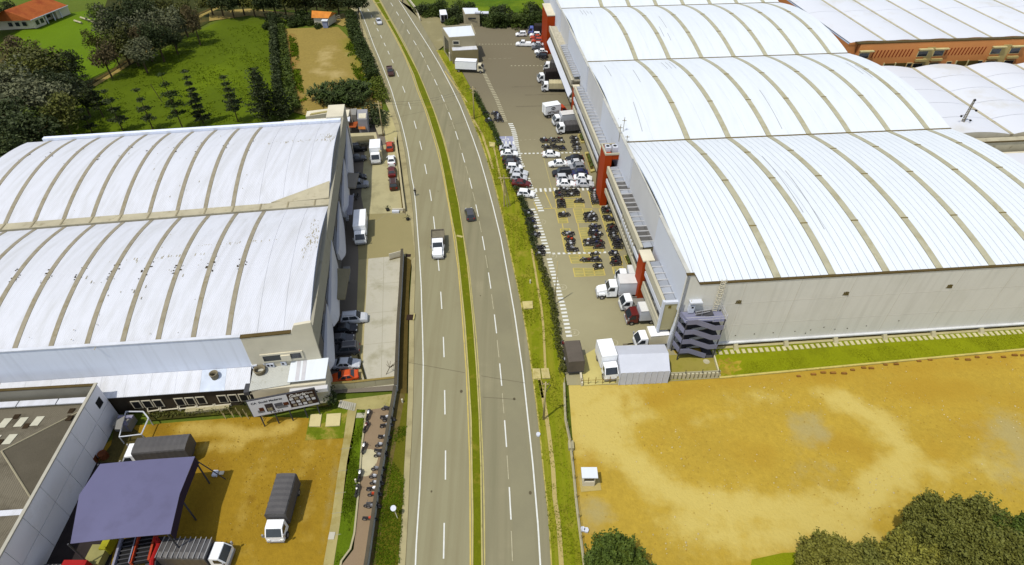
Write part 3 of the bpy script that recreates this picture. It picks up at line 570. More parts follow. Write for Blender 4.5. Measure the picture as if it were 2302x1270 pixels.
for k in range(7):   # precast panel joints, shallow
    for z in (4.6, 9.2) if k == 0 else ():
        MB().box(3, W1, -.915, -.9, z, z+.05, 0, fa).build('wall_joint', mat('wjoint', (.50,.48,.42)), wh)
    MB().box(9+8.2*k, 9.06+8.2*k, -.916, -.9, .5, 13.2, 0, fa).build('wall_joint', mat('wjoint', (.50,.48,.42)), wh)
for x, y in ((1660,677),(1902,659),(2136,643)):   # louvre boxes: find the spot on the wall
    best = min([Vector(fa(u*.1, -.9, z*.1)) for u in range(60, 640) for z in range(50, 130, 2)], key=lambda p: (G(x, y, p.z)-p).length)
    mb = MB(); c = best
    for i in range(3): mb.box(-.35+i*.27, -.16+i*.27, -.08, .02, -.25, .25+.05*(i % 2), 0, lambda a, b, d: (c.x+a, c.y+b, c.z+d))
    mb.box(-.45, .5, -.06, .02, -.4, -.28, 0, lambda a, b, d: (c.x+a, c.y+b, c.z+d))
    mb.build('wall_vent', mat('vent', C(110,98,60)), wh)
for u, z in ((10,2.2),(13,2.3),(16,2.3),(19.5,2.3),(22,2.4),(24,2.8),(26,2.2),(28,2.2),(31,2.5),(36,3.2),(21.4,1.7)):
    MB().box(u, u+.14, -.95, -.9, z, z+.14, 0, fa).build('wall_pipe', mat('pipe_hole', C(90,80,50)), wh)
MB().box(5.4, W1, -1.25, -.9, .75, .98, 0, fa).build('base_ledge', mat('ledge', C(228,230,232)), wh)
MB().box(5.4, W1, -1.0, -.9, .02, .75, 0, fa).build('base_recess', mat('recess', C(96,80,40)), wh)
MB().box(5.4, W1, -1.5, -1.0, .0, .14, 0, fa).build('apron_kerb', mat('apr', C(200,190,140), .9, .12, .5), wh)
for k in range(9):
    u = 10.4+8.1*k-4.1*0; 
    if u < W1-1: MB().hexa([fa(u-.45,-2.1,0),fa(u+.35,-2.1,0),fa(u+.45,-1,0),fa(u-.3,-1,0),fa(u-.3,-1.7,.35),fa(u+.2,-1.7,.35),fa(u+.4,-1,.9),fa(u-.2,-1,.9)]).build('footing', CONC, wh)
# continuous west parapet: white projecting blocks with grey recessed stretches between them
WB = [(-.9,13.4),(30.8,55.6),(72.6,98.1),(113,160)]
for v0, v1 in WB:
    MB().box(-.02, .3, v0, v1, 8, 15.3, 0, fa).build('parapet_block', WALLW, wh)
    MB().box(-.06, .5, v0, v1, 15.31, 15.42, 0, fa).build('parapet_coping', mat('trim_pale', C(205,205,196)), wh)
for v0, v1 in ((13.4,30.8),(55.6,72.6),(98.1,113)):
    MB().box(.3, .46, v0, v1, 7.5, 15.3, 0, fa).build('recessed_wall', mat('rec_grey', (.5,.5,.5), .8, .04, .2), wh)
    MB().box(.22, .5, v0, v1, 15.31, 15.42, 0, fa).build('parapet_coping', mat('trim_pale', C(205,205,196)), wh)
for v0, v1 in WB: MB().box(.3, .46, v0, v1, 7.5, 15.3, 0, fa).build('parapet_wall', WALLW, wh)
# ground floor dock wall behind the annex
MB().box(1.2, 1.5, -.55, 150, 0, 9.2, 0, fa).build('dock_wall', mat('dock', C(150,140,112), .85, .1, .3), wh)
for k in range(26):
    v = 3+k*5.2
    if 39 < v < 45 or 9.5 < v < 13.5: continue
    MB().box(1.1, 1.2, v, v+3.6, 0.9, 4.3, 0, fa).build('dock_door', DARKG, wh)
MB().box(-.3, 1.2, -.4, 8.5, 0, .9, 0, fa).build('dock_platform', CONC, wh)
# annex (office strip) upper floors
secs_annex = [(.4, 9.6, 4.2, 9.4), (13.2, 38.6, 3.5, 9.4), (43.2, 76, 3.5, 9.4), (79.5, 118, 3.6, 9.4)]
CREAM = mat('cream_band', C(206,200,176), .8, .05, .3); WBAND = mat('white_band', C(226,230,238), .7, .04, .3)
for si, (v0, v1, zb, zt) in enumerate(secs_annex):
    U0 = -2.15
    MB().box(U0+.35, 1.15, v0, v1, zb, zt-.4, 0, fa).build('annex_core', mat('annex_core', C(120,114,92), .8, .1, .5), wh)
    MB().box(U0, U0+.36, v0, v1, zb, zb+.9, 0, fa).build('sill_band', CREAM, wh)
    if si != 3:
        MB().box(U0+.04, U0+.36, v0, v1, zb+2.3, zb+3.1, 0, fa).build('spandrel_band', WBAND, wh)
    MB().box(U0-.05, U0+.4, v0, v1, zt-1.5, zt, 0, fa).build('parapet_band', CREAM, wh)
    n = max(3, round((v1-v0)/1.5)); dv = (v1-v0)/n
    for k in range(n):
        a = v0+k*dv
        if si == 3: break
        for z0, z1 in ((zb+.95, zb+2.25), (zb+3.15, zt-1.55)):
            if z1-z0 < .4: continue
            MB().box(U0+.22, U0+.34, a+.08, a+dv-.08, z0, z1, 0, fa).build('window', GLASS, wh)
    if si == 1:
        for k in range(9): MB().box(U0+.02, U0+.3, 17+k*1.0, 17.14+k*1.0, zb+.9, zt-1.5, 0, fa).build('mullion', CREAM, wh)
    if si == 3:   # slanted white awning
        MB().hexa([fa(-2.6,80,4.6),fa(-.2,80,8.2),fa(-.2,118,8.2),fa(-2.6,118,4.6),fa(-2.7,80,4.8),fa(-.3,80,8.4),fa(-.3,118,8.4),fa(-2.7,118,4.8)]).build('awning', WALLW, wh)
        MB().box(U0-.1, 1.2, v0, v1, 8.3, 9.3, 0, fa).build('roof_slab', mat('worn_slab', C(196,190,170), .85, .16, 1.2, stain=(C(110,100,80), 1.6, .6, .1)), wh)
    # translucent roof panels
    n = max(3, round((v1-v0)/(1.45))); dv = (v1-v0)/n
    for k in range(n):
        a = v0+k*dv
        if si == 3 and a > 100: continue
        z0 = zt-.25+(.9 if si == 3 else 0); dark = (si == 1 and ((14 <= a <= 17.5) or (22 < a < 28) or 30 < a < 32.5))
        MB().hexa([fa(U0+.5,a+.05,z0),fa(-.2,a+.05,z0+.12),fa(-.2,a+dv-.05,z0+.12),fa(U0+.5,a+dv-.05,z0),fa(U0+.5,a+.05,z0+.05),fa(-.2,a+.05,z0+.17),fa(-.2,a+dv-.05,z0+.17),fa(U0+.5,a+dv-.05,z0+.05)]).build('roof_pane', GPAND if dark else GPAN, wh)
        MB().hexa([fa(-.14,a+.05,z0+.12),fa(1.1,a+.05,z0+.25),fa(1.1,a+dv-.05,z0+.25),fa(-.14,a+dv-.05,z0+.12),fa(-.14,a+.05,z0+.17),fa(1.1,a+.05,z0+.3),fa(1.1,a+dv-.05,z0+.3),fa(-.14,a+dv-.05,z0+.17)]).build('roof_pane', GPAND if dark else GPAN, wh)
        if k: MB().box(U0+.4, 1.15, a-.05, a+.05, z0+.12, z0+.34, 0, fa).build('glazing_bar', mat('bar', C(215,215,215)), wh)
    MB().box(U0+.38, U0+.5, v0, v1, zt-.5, zt-.1, 0, fa).build('box_gutter', DARKG, wh)
# end wall of the annex: framed beige panel and curved white pylon
MB().box(-2.15, .15, .0, .4, 3.6, 9.4, 0, fa).build('annex_end', mat('beige_panel', C(190,182,140), .8, .06, .4), wh)
MB().box(-2.25, -1.95, -.12, .4, 3.4, 9.6, 0, fa).build('end_frame', WALLW, wh)
MB().box(-1.95, .1, -.12, .38, 9.1, 9.5, 0, fa).build('end_frame', WALLW, wh)
MB().box(-1.3, -.9, -.06, .0, 8.2, 8.7, 0, fa).build('wall_lamp', mat('lampbox', C(120,105,50)), wh)
secs = []
for i in range(9):
    t = i/8; z = 9.6*(1-t); off = .0+.9*(t**2)*(1 if t < .8 else 1-(t-.8)*3)
    secs.append([fa(.1-off, -.9, z), fa(.75-off*.5, -.9, z), fa(.75-off*.5, -.3, z), fa(.1-off, -.3, z)])
MB().loft(secs[::-1]).build('pylon', WALLW, wh)
# red towers
def tower(u0, u1, v0, v1, z1, frame=False):
    if not frame:
        MB().box(u0, u1, v0, v1, 0, z1, 0, fa).build('red_tower', RED, wh)
        MB().box(u0-.08, u1+.08, v0-.08, v1+.08, z1, z1+.25, 0, fa).build('tower_cap', WALLC, wh)
tower(-2.5, -.75, 9.9, 12.6, 9.0); tower(-1.9, -.4, 76.3, 78.8, 8.2); tower(-2.3, 1.2, 121, 132, 11.2)
MB().box(-2.7, -1.35, 38.9, 42.9, 0, 11.6, 0, fa).build('red_tower', RED, wh)
MB().box(-1.3, 1.1, 38.95, 39.6, 10.6, 11.6, 0, fa).build('red_beam', RED, wh)
MB().box(-2.75, 1.2, 38.85, 39.1, 11.62, 12.0, 0, fa).box(-2.75, 1.2, 42.7, 42.95, 11.62, 12, 0, fa).box(-2.75, -2.5, 39.1, 42.7, 11.62, 12, 0, fa).box(.95, 1.2, 39.1, 42.7, 11.62, 12, 0, fa).build('tower_parapet', CREAM, wh)
MB().box(-1.3, .94, 39.65, 42.6, 10.9, 11.0, 0, fa).build('tower_roof', GREY, wh)
for u in (-1.9, -.5):
    t = thing('air_conditioner', fa(u, 40.9, 11.65), f'white box air conditioner on top of the tall red tower, {"left" if u < -1 else "right"} one', 'air conditioner')
    MB().box(u-.45, u+.45, 40.2, 41.6, 11.62 if u < -1.4 else 11.0, 12.5, 0, fa).build('housing', WALLW, t); MB().tube(fa(u,40.9,12.5), fa(u,40.9,12.56), .35, 12).build('fan', DARKG, t)
MB().box(-2.2, 1.1, 43.1, 46, 0, 8, 0, fa).build('stair_core', mat('core', C(120,70,40), .8, .25, .6), wh)
# raised west edge strip in front of annex near towers: beam along ground
MB().box(-2.2, -1.9, 0, 9.6, 3.3, 4.25, 0, fa).build('lower_beam', CREAM, wh)
# planters by the facade
for nm, q in (('nearest', [(1401,578),(1413,577),(1425,600),(1412,603)]), ('middle', [(1314,346),(1324,344),(1337,387),(1328,390)]), ('far', [(1299,305),(1311,303),(1318,322),(1306,323)])):
    P = GL(q); o_ = P[0].lerp(P[2], .5); t = thing('planter', o_, f'{nm} long beige planter with clipped shrubs beside the warehouse facade', 'planter')
    MB().prism(P, 0, .45).build('trough', mat('planter', C(206,192,120), .85, .1, .5), t)
    Q = [o_.lerp(p, .8) for p in P]; mb = MB(); mb.prism(Q, .46, .5); mb.build('soil', DITCH, t)
    mb = MB(); rr = random.Random(3)
    for k in range(22):
        a = Q[0].lerp(Q[3], rr.random()).lerp(Q[1].lerp(Q[2], rr.random()), rr.random()); s = .25
        for _ in range(5):
            d = Vector((rr.uniform(-s, s), rr.uniform(-s, s), rr.uniform(.1, .5))); e = Vector((rr.uniform(-.2,.2), rr.uniform(-.2,.2), .15))
            mb.add([a+d+Vector((0,0,.4)), a+d+e+Vector((.2,0,.4)), a+d+e+Vector((0,.2,.5))], [(0,1,2)])
    mb.build('shrub', LF['green'], t)
# antennas on the roof
for i, (x, y, h) in enumerate(((1389,278,1.2),(1400,300,3.4),(1409,318,1.2),(1427,368,.6),(1391,318,3.6))):
    p = G(x, y, 13.8); t = thing('roof_antenna', p, ['short antenna on the warehouse roof edge, farthest of the group by the second valley','tall thin antenna mast on the warehouse roof edge, crossed at the top','short stub antenna beside the second roof valley','tiny vent stub on the roof edge below the antennas','thin white antenna rod beside the tall red tower'][i], 'antenna')
    MB().tube(p, p+Vector((0,0,h)), .05, 6).build('mast', mat('mast', C(150,140,110)), t)
    MB().tube(p+Vector((-.4,0,h*.8)), p+Vector((.4,0,h*.8)), .06, 5).tube(p+Vector((0,-.3,h*.8+.1)), p+Vector((0,.3,h*.8+.1)), .06, 5).build('crossbar', mat('mast', C(150,140,110)), t)
# ---- escape stairs, ladder
st = thing('escape_stairs', fa(3, -2.2, 0), 'grey steel zigzag escape stairs at the corner of the warehouse end wall', 'staircase')
def plate(P, th=.06, name='panel', m=STEEL, nrm=None):
    a, b, c = (Vector(p) for p in P[:3]); n_ = (b-a).cross(c-a).normalized()*th
    mb = MB(); k = len(P); mb.add([Vector(p)-n_/2 for p in P]+[Vector(p)+n_/2 for p in P], [tuple(range(k))[::-1], tuple(range(k, 2*k))]+[(i, (i+1)%k, (i+1)%k+k, i+k) for i in range(k)]); mb.build(name, m, st)
for lv in range(4):
    z = 2.05*lv+.1; top = z+2.05; s0 = -.05*lv
    # lower flight descends to the east, panels outward; landing west
    plate([fa(4.9,-3.2,z),fa(2.0,-3.2,z+1.5),fa(2.0,-3.2,z+2.45),fa(4.9,-3.2,z+1.0)], name='side_panel')
    plate([fa(4.9,-2.2,z),fa(2.0,-2.2,z+1.5),fa(2.0,-3.2,z+1.5),fa(4.9,-3.2,z)], .12, 'flight', STEELD)
    plate([fa(2.0,-3.2,z+1.5),fa(.6,-3.2,z+1.5),fa(.6,-3.2,z+2.45),fa(2.0,-3.2,z+2.45)], name='landing_panel')
    plate([fa(.6,-3.2,z+1.5),fa(.1,-1.4,z+1.6),fa(.1,-1.4,z+2.55),fa(.6,-3.2,z+2.45)], name='side_panel')
    plate([fa(.6,-3.15,z+1.5),fa(2.0,-3.15,z+1.5),fa(2.0,-.95,z+1.5),fa(.2,-.95,z+1.5)], .1, 'landing', STEELD)
    plate([fa(2.0,-2.05,z+1.5),fa(4.9,-2.05,z+2.05),fa(4.9,-1.05,z+2.05),fa(2.0,-1.05,z+1.5)], .12, 'flight', STEELD)
    if lv > 0:
        plate([fa(4.9,-3.2,z),fa(6.3,-3.2,z),fa(6.3,-3.2,z+.95),fa(4.9,-3.2,z+.95)], name='landing_panel')
    plate([fa(4.9,-3.15,z+.0),fa(6.3,-3.15,z),fa(6.3,-1.0,z),fa(4.9,-1.0,z)], .1, 'landing', STEELD)
for u, v in ((.25,-1.2),(.6,-3.1),(6.2,-3.1),(6.2,-1.1)): MB().tube(fa(u,v,0), fa(u,v,8.3), .1, 6).build('column', STEELD, st)
z = 8.2; plate([fa(.2,-3.15,z),fa(2.0,-3.15,z),fa(2.4,-1.0,z),fa(.2,-1.0,z)], .1, 'top_landing', STEEL); plate([fa(4.4,-3.15,z-.2),fa(6.4,-3.15,z-.2),fa(6.4,-1.0,z-.2),fa(4.4,-1.0,z-.2)], .1, 'top_landing', STEEL)
plate([fa(2.0,-3.0,z),fa(4.4,-3.0,z-.2),fa(4.4,-2.0,z-.2),fa(2.2,-2.0,z)], .1, 'top_walkway', STEEL)
for zz in (.5, 1.0):
    for a, b in (((4.4,-3.15),(6.4,-3.15)),((6.4,-3.15),(6.4,-1.0)),((2.0,-2.0),(4.4,-1.6)),((.3,-3.1),(4.4,-3.15))): MB().tube(fa(*a, z+zz-.1), fa(*b, z+zz-.1), .04, 5).build('rail', mat('rail', C(190,190,195)), st)
for u, v in ((4.4,-3.15),(5.4,-3.15),(6.4,-3.15),(6.4,-2.1),(6.4,-1.05),(3.2,-1.8),(2.2,-2)): MB().tube(fa(u,v,z-.2), fa(u,v,z+.9), .035, 5).build('post', _m['rail'], st)
ld = thing('caged_ladder', fa(5.4,-1.2,8), 'beige caged ladder rising from the escape stairs to the warehouse roof edge', 'ladder')
for u in (5.0, 5.6): MB().tube(fa(u,-1.15,8.1), fa(u,-1.15,14.4), .05, 6).build('rail', WALLC, ld)
for k in range(16): MB().tube(fa(5.0,-1.15,8.3+k*.38), fa(5.6,-1.15,8.3+k*.38), .035, 5).build('rung', WALLC, ld)
for k in range(7):
    pts = [Vector(fa(5.3-.42*math.cos(t), -1.15-.55*math.sin(t), 10+k*.7)) for t in [math.pi*i/6 for i in range(7)]]
    mb = MB(); [mb.tube(a, b, .03, 4) for a, b in zip(pts, pts[1:])]; mb.build('cage_hoop', WALLC, ld)
cm = thing('wall_equipment', fa(1.9,-1.3,9), 'white roofed duct box and fan unit fixed to the wall above the escape stairs', 'duct box')
MB().box(1.2, 2.0, -1.5, -.92, 8.4, 9.9, 0, fa).build('cabinet', WALLW, cm); MB().box(1.1, 2.9, -1.7, -.92, 10.35, 10.6, 0, fa).build('hood', WALLW, cm)
MB().box(1.5, 1.8, -1.54, -1.5, 9.4, 9.65, 0, fa).build('opening', DARKG, cm); MB().tube(fa(1.3,-1.3,9.9), fa(1.3,-1.3,10.8), .06, 6).build('post', WALLC, cm)
# ------------------------------------------------------------------ roofs east of the warehouse
def fb(u, v, z): return fa(u, v, z)
ea = thing('vaulted_hall', fb(70, 47, 0), 'white hall with three side-by-side vaulted roofs right of the big warehouse', 'hall')
def vault_u(par, m, edges, v0, v1, zv, cr, seams, mg, gutter=.5, wall=WALLC):
    for k, (a, b) in enumerate(zip(edges, edges[1:])):
        nseg = seams
        for j in range(nseg):
            va, vb = v0+(v1-v0)*j/nseg+.06, v0+(v1-v0)*(j+1)/nseg-.06
            secs = []
            for i in range(11):
                t = i/10; u = a+gutter/2+(b-a-gutter)*t; zz = zv+cr*4*t*(1-t)
                secs.append([fb(u,va,zz-.08), fb(u,vb,zz-.08), fb(u,vb,zz), fb(u,va,zz)])
            MB().loft([q[::-1] for q in secs]).build('roof_panel', m, par)
        for ve in (v0+.05, v1-.05):
            B_ = [fb(a+(b-a)*i/10, ve, zv-.5) for i in range(11)]; T_ = [fb(a+(b-a)*i/10, ve, zv+cr*4*(i/10)*(1-i/10)-.04) for i in range(11)]
            MB().add(B_+T_, [(i, i+1, i+12, i+11) for i in range(10)]).build('gable', wall, par)
        MB().box(b-gutter/2, b+gutter/2, v0, v1, zv-.4, zv+.12, 0, fb).build('valley_gutter', mg, par)
    MB().box(edges[0]+.1, edges[-1]-.1, v0+.1, v1-.1, zv-.45, zv-.3, 0, fb).build('roof_deck', LINER, par)
    MB().box(edges[0]+.1, edges[-1]-.1, v0+.2, v1-.2, 0, zv-.46, 0, fb).build('walls', wall, par)
vault_u(ea, WHITE3, [71.5,88.8,103.2,117,133,150], 47.2, 83.5, 7.6, .9, 5, GUTL, .7)
eb = thing('flat_roofed_block', fb(72, 30, 0), 'low pale block with stepped parapets beside the right end of the warehouse', 'building')
MB().box(68, 112, 24, 42.4, 0, 6.2, 0, fb).build('walls', WALLC, eb); MB().box(69, 112, 24.5, 41.6, 6.2, 6.35, 0, fb).build('roof', WHITE3, eb)
MB().box(74, 120, 43.2, 45.2, 0, 8.2, 0, fb).build('parapet_wall', GUTL, eb); MB().box(74, 120, 43.0, 43.3, 8.2, 8.4, 0, fb).build('coping', TRIM, eb); MB().box(92, 120, 45.4, 47, 0, 9, 0, fb).build('rear_block', WALLC, eb)
for k in range(6):
    MB().box(68.8, 69.2, 25+k*3, 27.8+k*3, 6.2, 7.6-(k//3)*.4, 0, fb).build('parapet_panel', WALLC, eb)
br = thing('brick_factory', fb(72, 88, 0), 'orange brick factory block with vaulted white roofs and bays of windows behind the halls', 'factory')
MB().box(74.5, 160, 87, 88, 0, 12.9, 0, fb).build('brick_wall', BRICK, br)
vault_u(br, WHITE3, [72,82,91.5,101.5,111.5,122,134,148,160], 88.2, 135, 12.9, .45, 2, GUTL, .6, BRICK)
for a, b, zz in ((73.5,94,13.0),(94.2,116,13.0),(116.2,160,13.0)): MB().box(a, b, 86.9, 88.25, zz, zz+.22, 0, fb).build('coping', TRIM, br)
for x0 in (78.5, 98.8):   # rows of slot windows
    for k in range(12):
        u = x0+k*.95; MB().hexa([fb(u,86.93,9.3),fb(u+.28,86.93,9.3),fb(u+.28,87.05,9.3),fb(u,87.05,9.3),fb(u+.3,86.93,11.2),fb(u+.58,86.93,11.2),fb(u+.58,87.05,11.2),fb(u+.3,87.05,11.2)]).build('slot_window', mat('slot', C(140,60,30)), br)
WF = mat('window_frame_cream', C(215,205,150))
def bwin(u, z, w_, h, glass=GLASS):
    f = MB().box(u-.12, u+w_+.12, 86.84, 86.98, z-.15, z+h+.12, 0, fb).build('window', WF, br); MB().box(u, u+w_, 86.8, 86.86, z, z+h, 0, fb).build('pane', glass, f)
for k0 in (75.0, 91.2, 95.6, 111.6, 117, 133): 
    for z in (9.3, 6.0, 3.2): bwin(k0, z, 2.6, 1.3)
    MB().box(k0-.3, k0+3.4, 86.2, 86.95, 11.1, 11.35, 0, fb).build('window_hood', WF, br)
    MB().box(k0-.1, k0+2.9, 86.3, 86.9, 8.0, 8.6, 0, fb).build('balcony_band', BRICKS, br)
for u in (83, 86.2, 103.3, 106.6): 
    MB().box(u, u+2.9, 86.8, 87, 2.2, 7.6, 0, fb).build('loading_door', mat('brown_door', C(92,80,40), .5, .2, 1), br); MB().box(u-.25, u, 86.75, 87, 2.2, 7.8, 0, fb).build('door_jamb', WF, br)
for u in (89.9, 101, 109.8): 
    for z in (6.6, 4.6): bwin(u-.4, z, 1.2, .9)
for k0 in (94.0,115.2): MB().box(k0-.8, k0+1.4, 86.85, 87, 0, 11.6, 0, fb).build('service_bay', BRICKS, br)
# lattice mast
ms = thing('lattice_mast', G(2155,292,7), 'slim lattice radio mast with small dishes beside the valley end of the big roof', 'mast')
b0 = G(2155,292,6.5); q = [Vector((.55*math.cos(a), .55*math.sin(a), 0)) for a in (0.5, 2.6, 4.7)]
for d in q: MB().tube(b0+d+Vector((0,0,-6.5)), b0+d*.35+Vector((0,0,7.2)), .07, 5).build('leg', mat('mast', C(150,140,110)), ms)
mb = MB()
for k in range(12):
    z = k*.6
    for i in range(3):
        s0 = 1-.65*(z+6.5)/13.7; s1 = 1-.65*(z+7.1)/13.7; mb.tube(b0+q[i]*s0+Vector((0,0,z)), b0+q[(i+1)%3]*s1+Vector((0,0,z+.6)), .045, 4); mb.tube(b0+q[i]*s0+Vector((0,0,z)), b0+q[(i+1)%3]*s0+Vector((0,0,z)), .045, 4)
mb.build('bracing', _m['mast'], ms)
for dx, dz in ((-1.3,3.6),(1.2,2.6),(1.3,4.9),(-.2,7.3)):
    MB().tube(b0+Vector((0,0,dz)), b0+Vector((dx,-.2,dz)), .05, 4).tube(b0+Vector((dx,-.2,dz-.15)), b0+Vector((dx,-.45,dz-.15)), .22, 8).build('antenna', DARKG, ms)
# ------------------------------------------------------------------ left warehouse
BO = Vector((-27.5, 57.6, 0)); cu, su = math.cos(R(8.1)), math.sin(R(8.1))
def fl(u, v, z): return (BO.x+u*cu-v*su, BO.y+u*su+v*cu, z)
lw = thing('white_factory', BO, 'white factory with two worn arched roof bays and curved white canopies left of the highway', 'factory')
ZL = 10.9; LE_ = -73
def fsk(u, v, z): return fl(u, v+max(0, -u-9)*.055, z)   # the south side runs slightly askew
def fl0(u, v, z): return fl(u, v+max(0, -u-9)*.055*max(0, 29-v)/29.7, z)
lb = [(-.7, 29.0, 0), (31.2, 60.5, 1)]
for v0, v1, k in lb:
    zf = lambda v: vz(v, v0, v1, 2.0, ZL)
    fl_ = fl0 if k == 0 else fl
    R0 = -10.9 if k == 0 else -16.5
    rb = [R0-4.56*i for i in range(12 if k == 0 else 10)]
    sheet(MB(), fl_, LE_ if k == 0 else -62, -.1, v0+.05, v1-.05, zf, -.16).build('roof_deck', LINER, lw)
    cur = -.15
    for r in rb+[None]:
        end = r+.34 if r is not None else (LE_ if k == 0 else -62); n = max(1, round((cur-end)/4.1))
        for j in range(n):
            a = cur-(cur-end)*j/n; b = cur-(cur-end)*(j+1)/n
            sheet(MB(), fl_, b+.015, a-.015, v0, v1, zf, 0).build('roof_panel', WHITE2, lw)
        if r is not None:
            sheet(MB(), fl_, r-.32, r+.32, v0, v1, zf, .04, .1).build('skylight_strip', SKYL2, lw); cur = r-.34
            # torn flashing clumps round the strip
            mb = MB(); rr = random.Random(int(-r*10)+k)
            for i in range(9 if k == 0 else 3):
                v = v0+(v1-v0)*(.44+rr.gauss(0, .035)) if k == 0 else v0+(v1-v0)*rr.uniform(.5, .75); u = r+rr.choice((-1, 1))*rr.uniform(.35, .62); s = rr.uniform(.03, .12)
                mb.box(u-s*(1.6 if rr.random() < .3 else .6), u+s, v-s*1.1, v+s, zf(v)+.03, zf(v)+.07, 0, fl_)
            o = mb.build('roof_debris', mat('debris', C(78,68,48)), lw); o['kind'] = 'stuff'
    for end in ((LE_ if k == 0 else -62), -.05):
        P = [fl(end, v0+(v1-v0)*i/14, 0) for i in range(15)]; T = [fl_(end, v0+(v1-v0)*i/14, zf(v0+(v1-v0)*i/14)-.1) for i in range(15)]
        MB().add(P+T, [(i, i+1, i+16, i+15) for i in range(14)]).build('gable_wall', GREY, lw)
# stains near the right eave
mb = MB(); rr = random.Random(5)
for (v0, v1, k, cu_, cv_, n_, su_, sv_) in ((-.7,29,0,-1.4,17.5,150,.8,2.4),(31.2,60.5,1,-1.6,50.5,120,1.3,1.2),(31.2,60.5,1,-9,49.8,60,5,.25),(-.7,29,0,-14,18,70,7,.18),(-.7,29,0,-22,15.8,60,8,.15),(-.7,29,0,-25,9,60,14,7),(31.2,60.5,1,-28,45,50,18,9)):
    for i in range(int(n_*.6)):
        u = cu_+rr.gauss(0, su_)*.6; v = cv_+rr.gauss(0, sv_)
        if not (-60 < u < -.25 and v0+.3 < v < v1-.3): continue
        z = vz(v, v0, v1, 2.0, ZL)+.014; s = rr.uniform(.03, .1); L_ = s*(3.5 if rr.random() < .5 else 1)
        mb.box(u-s*.6, u+s*.6, v-L_, v+L_, z-.03, z, 0, fl)
o = mb.build('roof_grime', mat('grime', C(176,168,142)), lw); o['kind'] = 'stuff'
sheet(MB(), fl, -66, -.1, 29.2, 31.0, lambda v: ZL+.25, 0, .5, 2).build('valley_gutter', GUTL, lw)
for k in range(14): 
    u = -2.5-4.56*k; MB().box(u-.12, u+.12, 29.25, 30.95, ZL+.26, ZL+.33, 0, fl).build('gutter_joint', mat('gj', C(165,155,125)), lw)
MB().hexa([fl(-10,31.1,ZL),fl(-.2,31.1,ZL),fl(-.2,32.6,ZL),fl(-10,31.2,ZL),fl(-10,31.1,ZL+.1),fl(-.2,31.1,ZL+.4),fl(-.2,35.2,ZL+1.3),fl(-10,31.2,ZL+.3)]).build('flashing', GUTL, lw)
MB().box(-59, -.2, 60.6, 61.5, ZL-1.2, ZL+.55, 0, fl).build('back_parapet', WALLB, lw); MB().box(-12, -.2, 61.5, 62.2, ZL-1.2, ZL+.4, 0, fl).build('back_parapet', WALLC, lw)
# east parapet wall strip
for v0, v1, zt in ((-1.0, 30.2, ZL+.5), (30.2, 66.5, ZL+.5)):
    MB().box(-.05, .35, v0, v1, ZL-3.2, zt, 0, fl).build('parapet_wall', mat('parap', C(176,172,154), .85, .06, .3, stain=(C(140,134,110), .3, .55, .2)), lw)
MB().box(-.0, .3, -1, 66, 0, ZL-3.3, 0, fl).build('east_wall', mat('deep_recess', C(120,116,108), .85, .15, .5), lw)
for v in (2, 9.5, 16, 23.5, 31, 38, 45.5, 53, 59): MB().box(.3, .36, v, v+4.6, 3.4, ZL-3.6, 0, fl).build('window_band', GLASS, lw)
MB().box(-3.2, .3, 61.6, 67.3, 0, ZL+.9, 0, fl).build('corner_block', WALLC, lw)
# curved white canopies along the east facade
SHW = mat('canopy_white', C(222,222,224), .6, .03, .2)
for i, (v0, v1, peak) in enumerate(((-1.2, 8.8, 6.6), (7.5, 22.5, 8.4), (24, 36, 7.2), (37, 51, 7.6), (50, 63.5, 8.6))):
    secs = []
    n = 12
    for j in range(n+1):
        t = j/n; v = v0+(v1-v0)*t; out = .42+1.35*(1-t)**.75*min(1, .35+t*6)
        z1 = 3.4+(peak-3.4)*(.25+.75*t**.7)
        secs.append([fl(.35, v, 2.9), fl(out, v, 2.9), fl(out, v, z1*.62), fl(.35+out*.3, v, z1), fl(.35, v, z1)])
    MB().loft(secs).build('curved_canopy', SHW, lw)
    MB().loft([[fl(.45+(p*0), v0+(v1-v0)*q_, 2.95) for p in (0,)]+[fl(.5, v0+(v1-v0)*q_, 4.0), fl(.42, v0+(v1-v0)*q_, 4.0)] for q_ in (.1, .9)]).build('canopy_slot', DARKG, lw)
for v0, v1, m_ in ((12.2, 19.6, mat('olive_awning', C(140,132,104), .7, .06, .5)), (45, 50.5, mat('grey_awning', C(140,134,122), .7, .06, .5))):
    MB().hexa([fl(.8,v0,4.2),fl(2.5,v0,4.0),fl(2.9,v1,4.0),fl(.8,v1,4.2),fl(.8,v0,4.6),fl(2.5,v0,4.25),fl(2.9,v1,4.25),fl(.8,v1,4.6)]).build('awning', m_, lw)
MB().box(.8, 2.0, 21, 24.5, .02, .9, 0, fl).build('loading_step', GREY, lw)
MB().box(1.2, 2.2, 36.5, 43, 3.6, 3.9, 0, fl).build('awning', mat('grey_awning2', C(150,150,160)), lw)
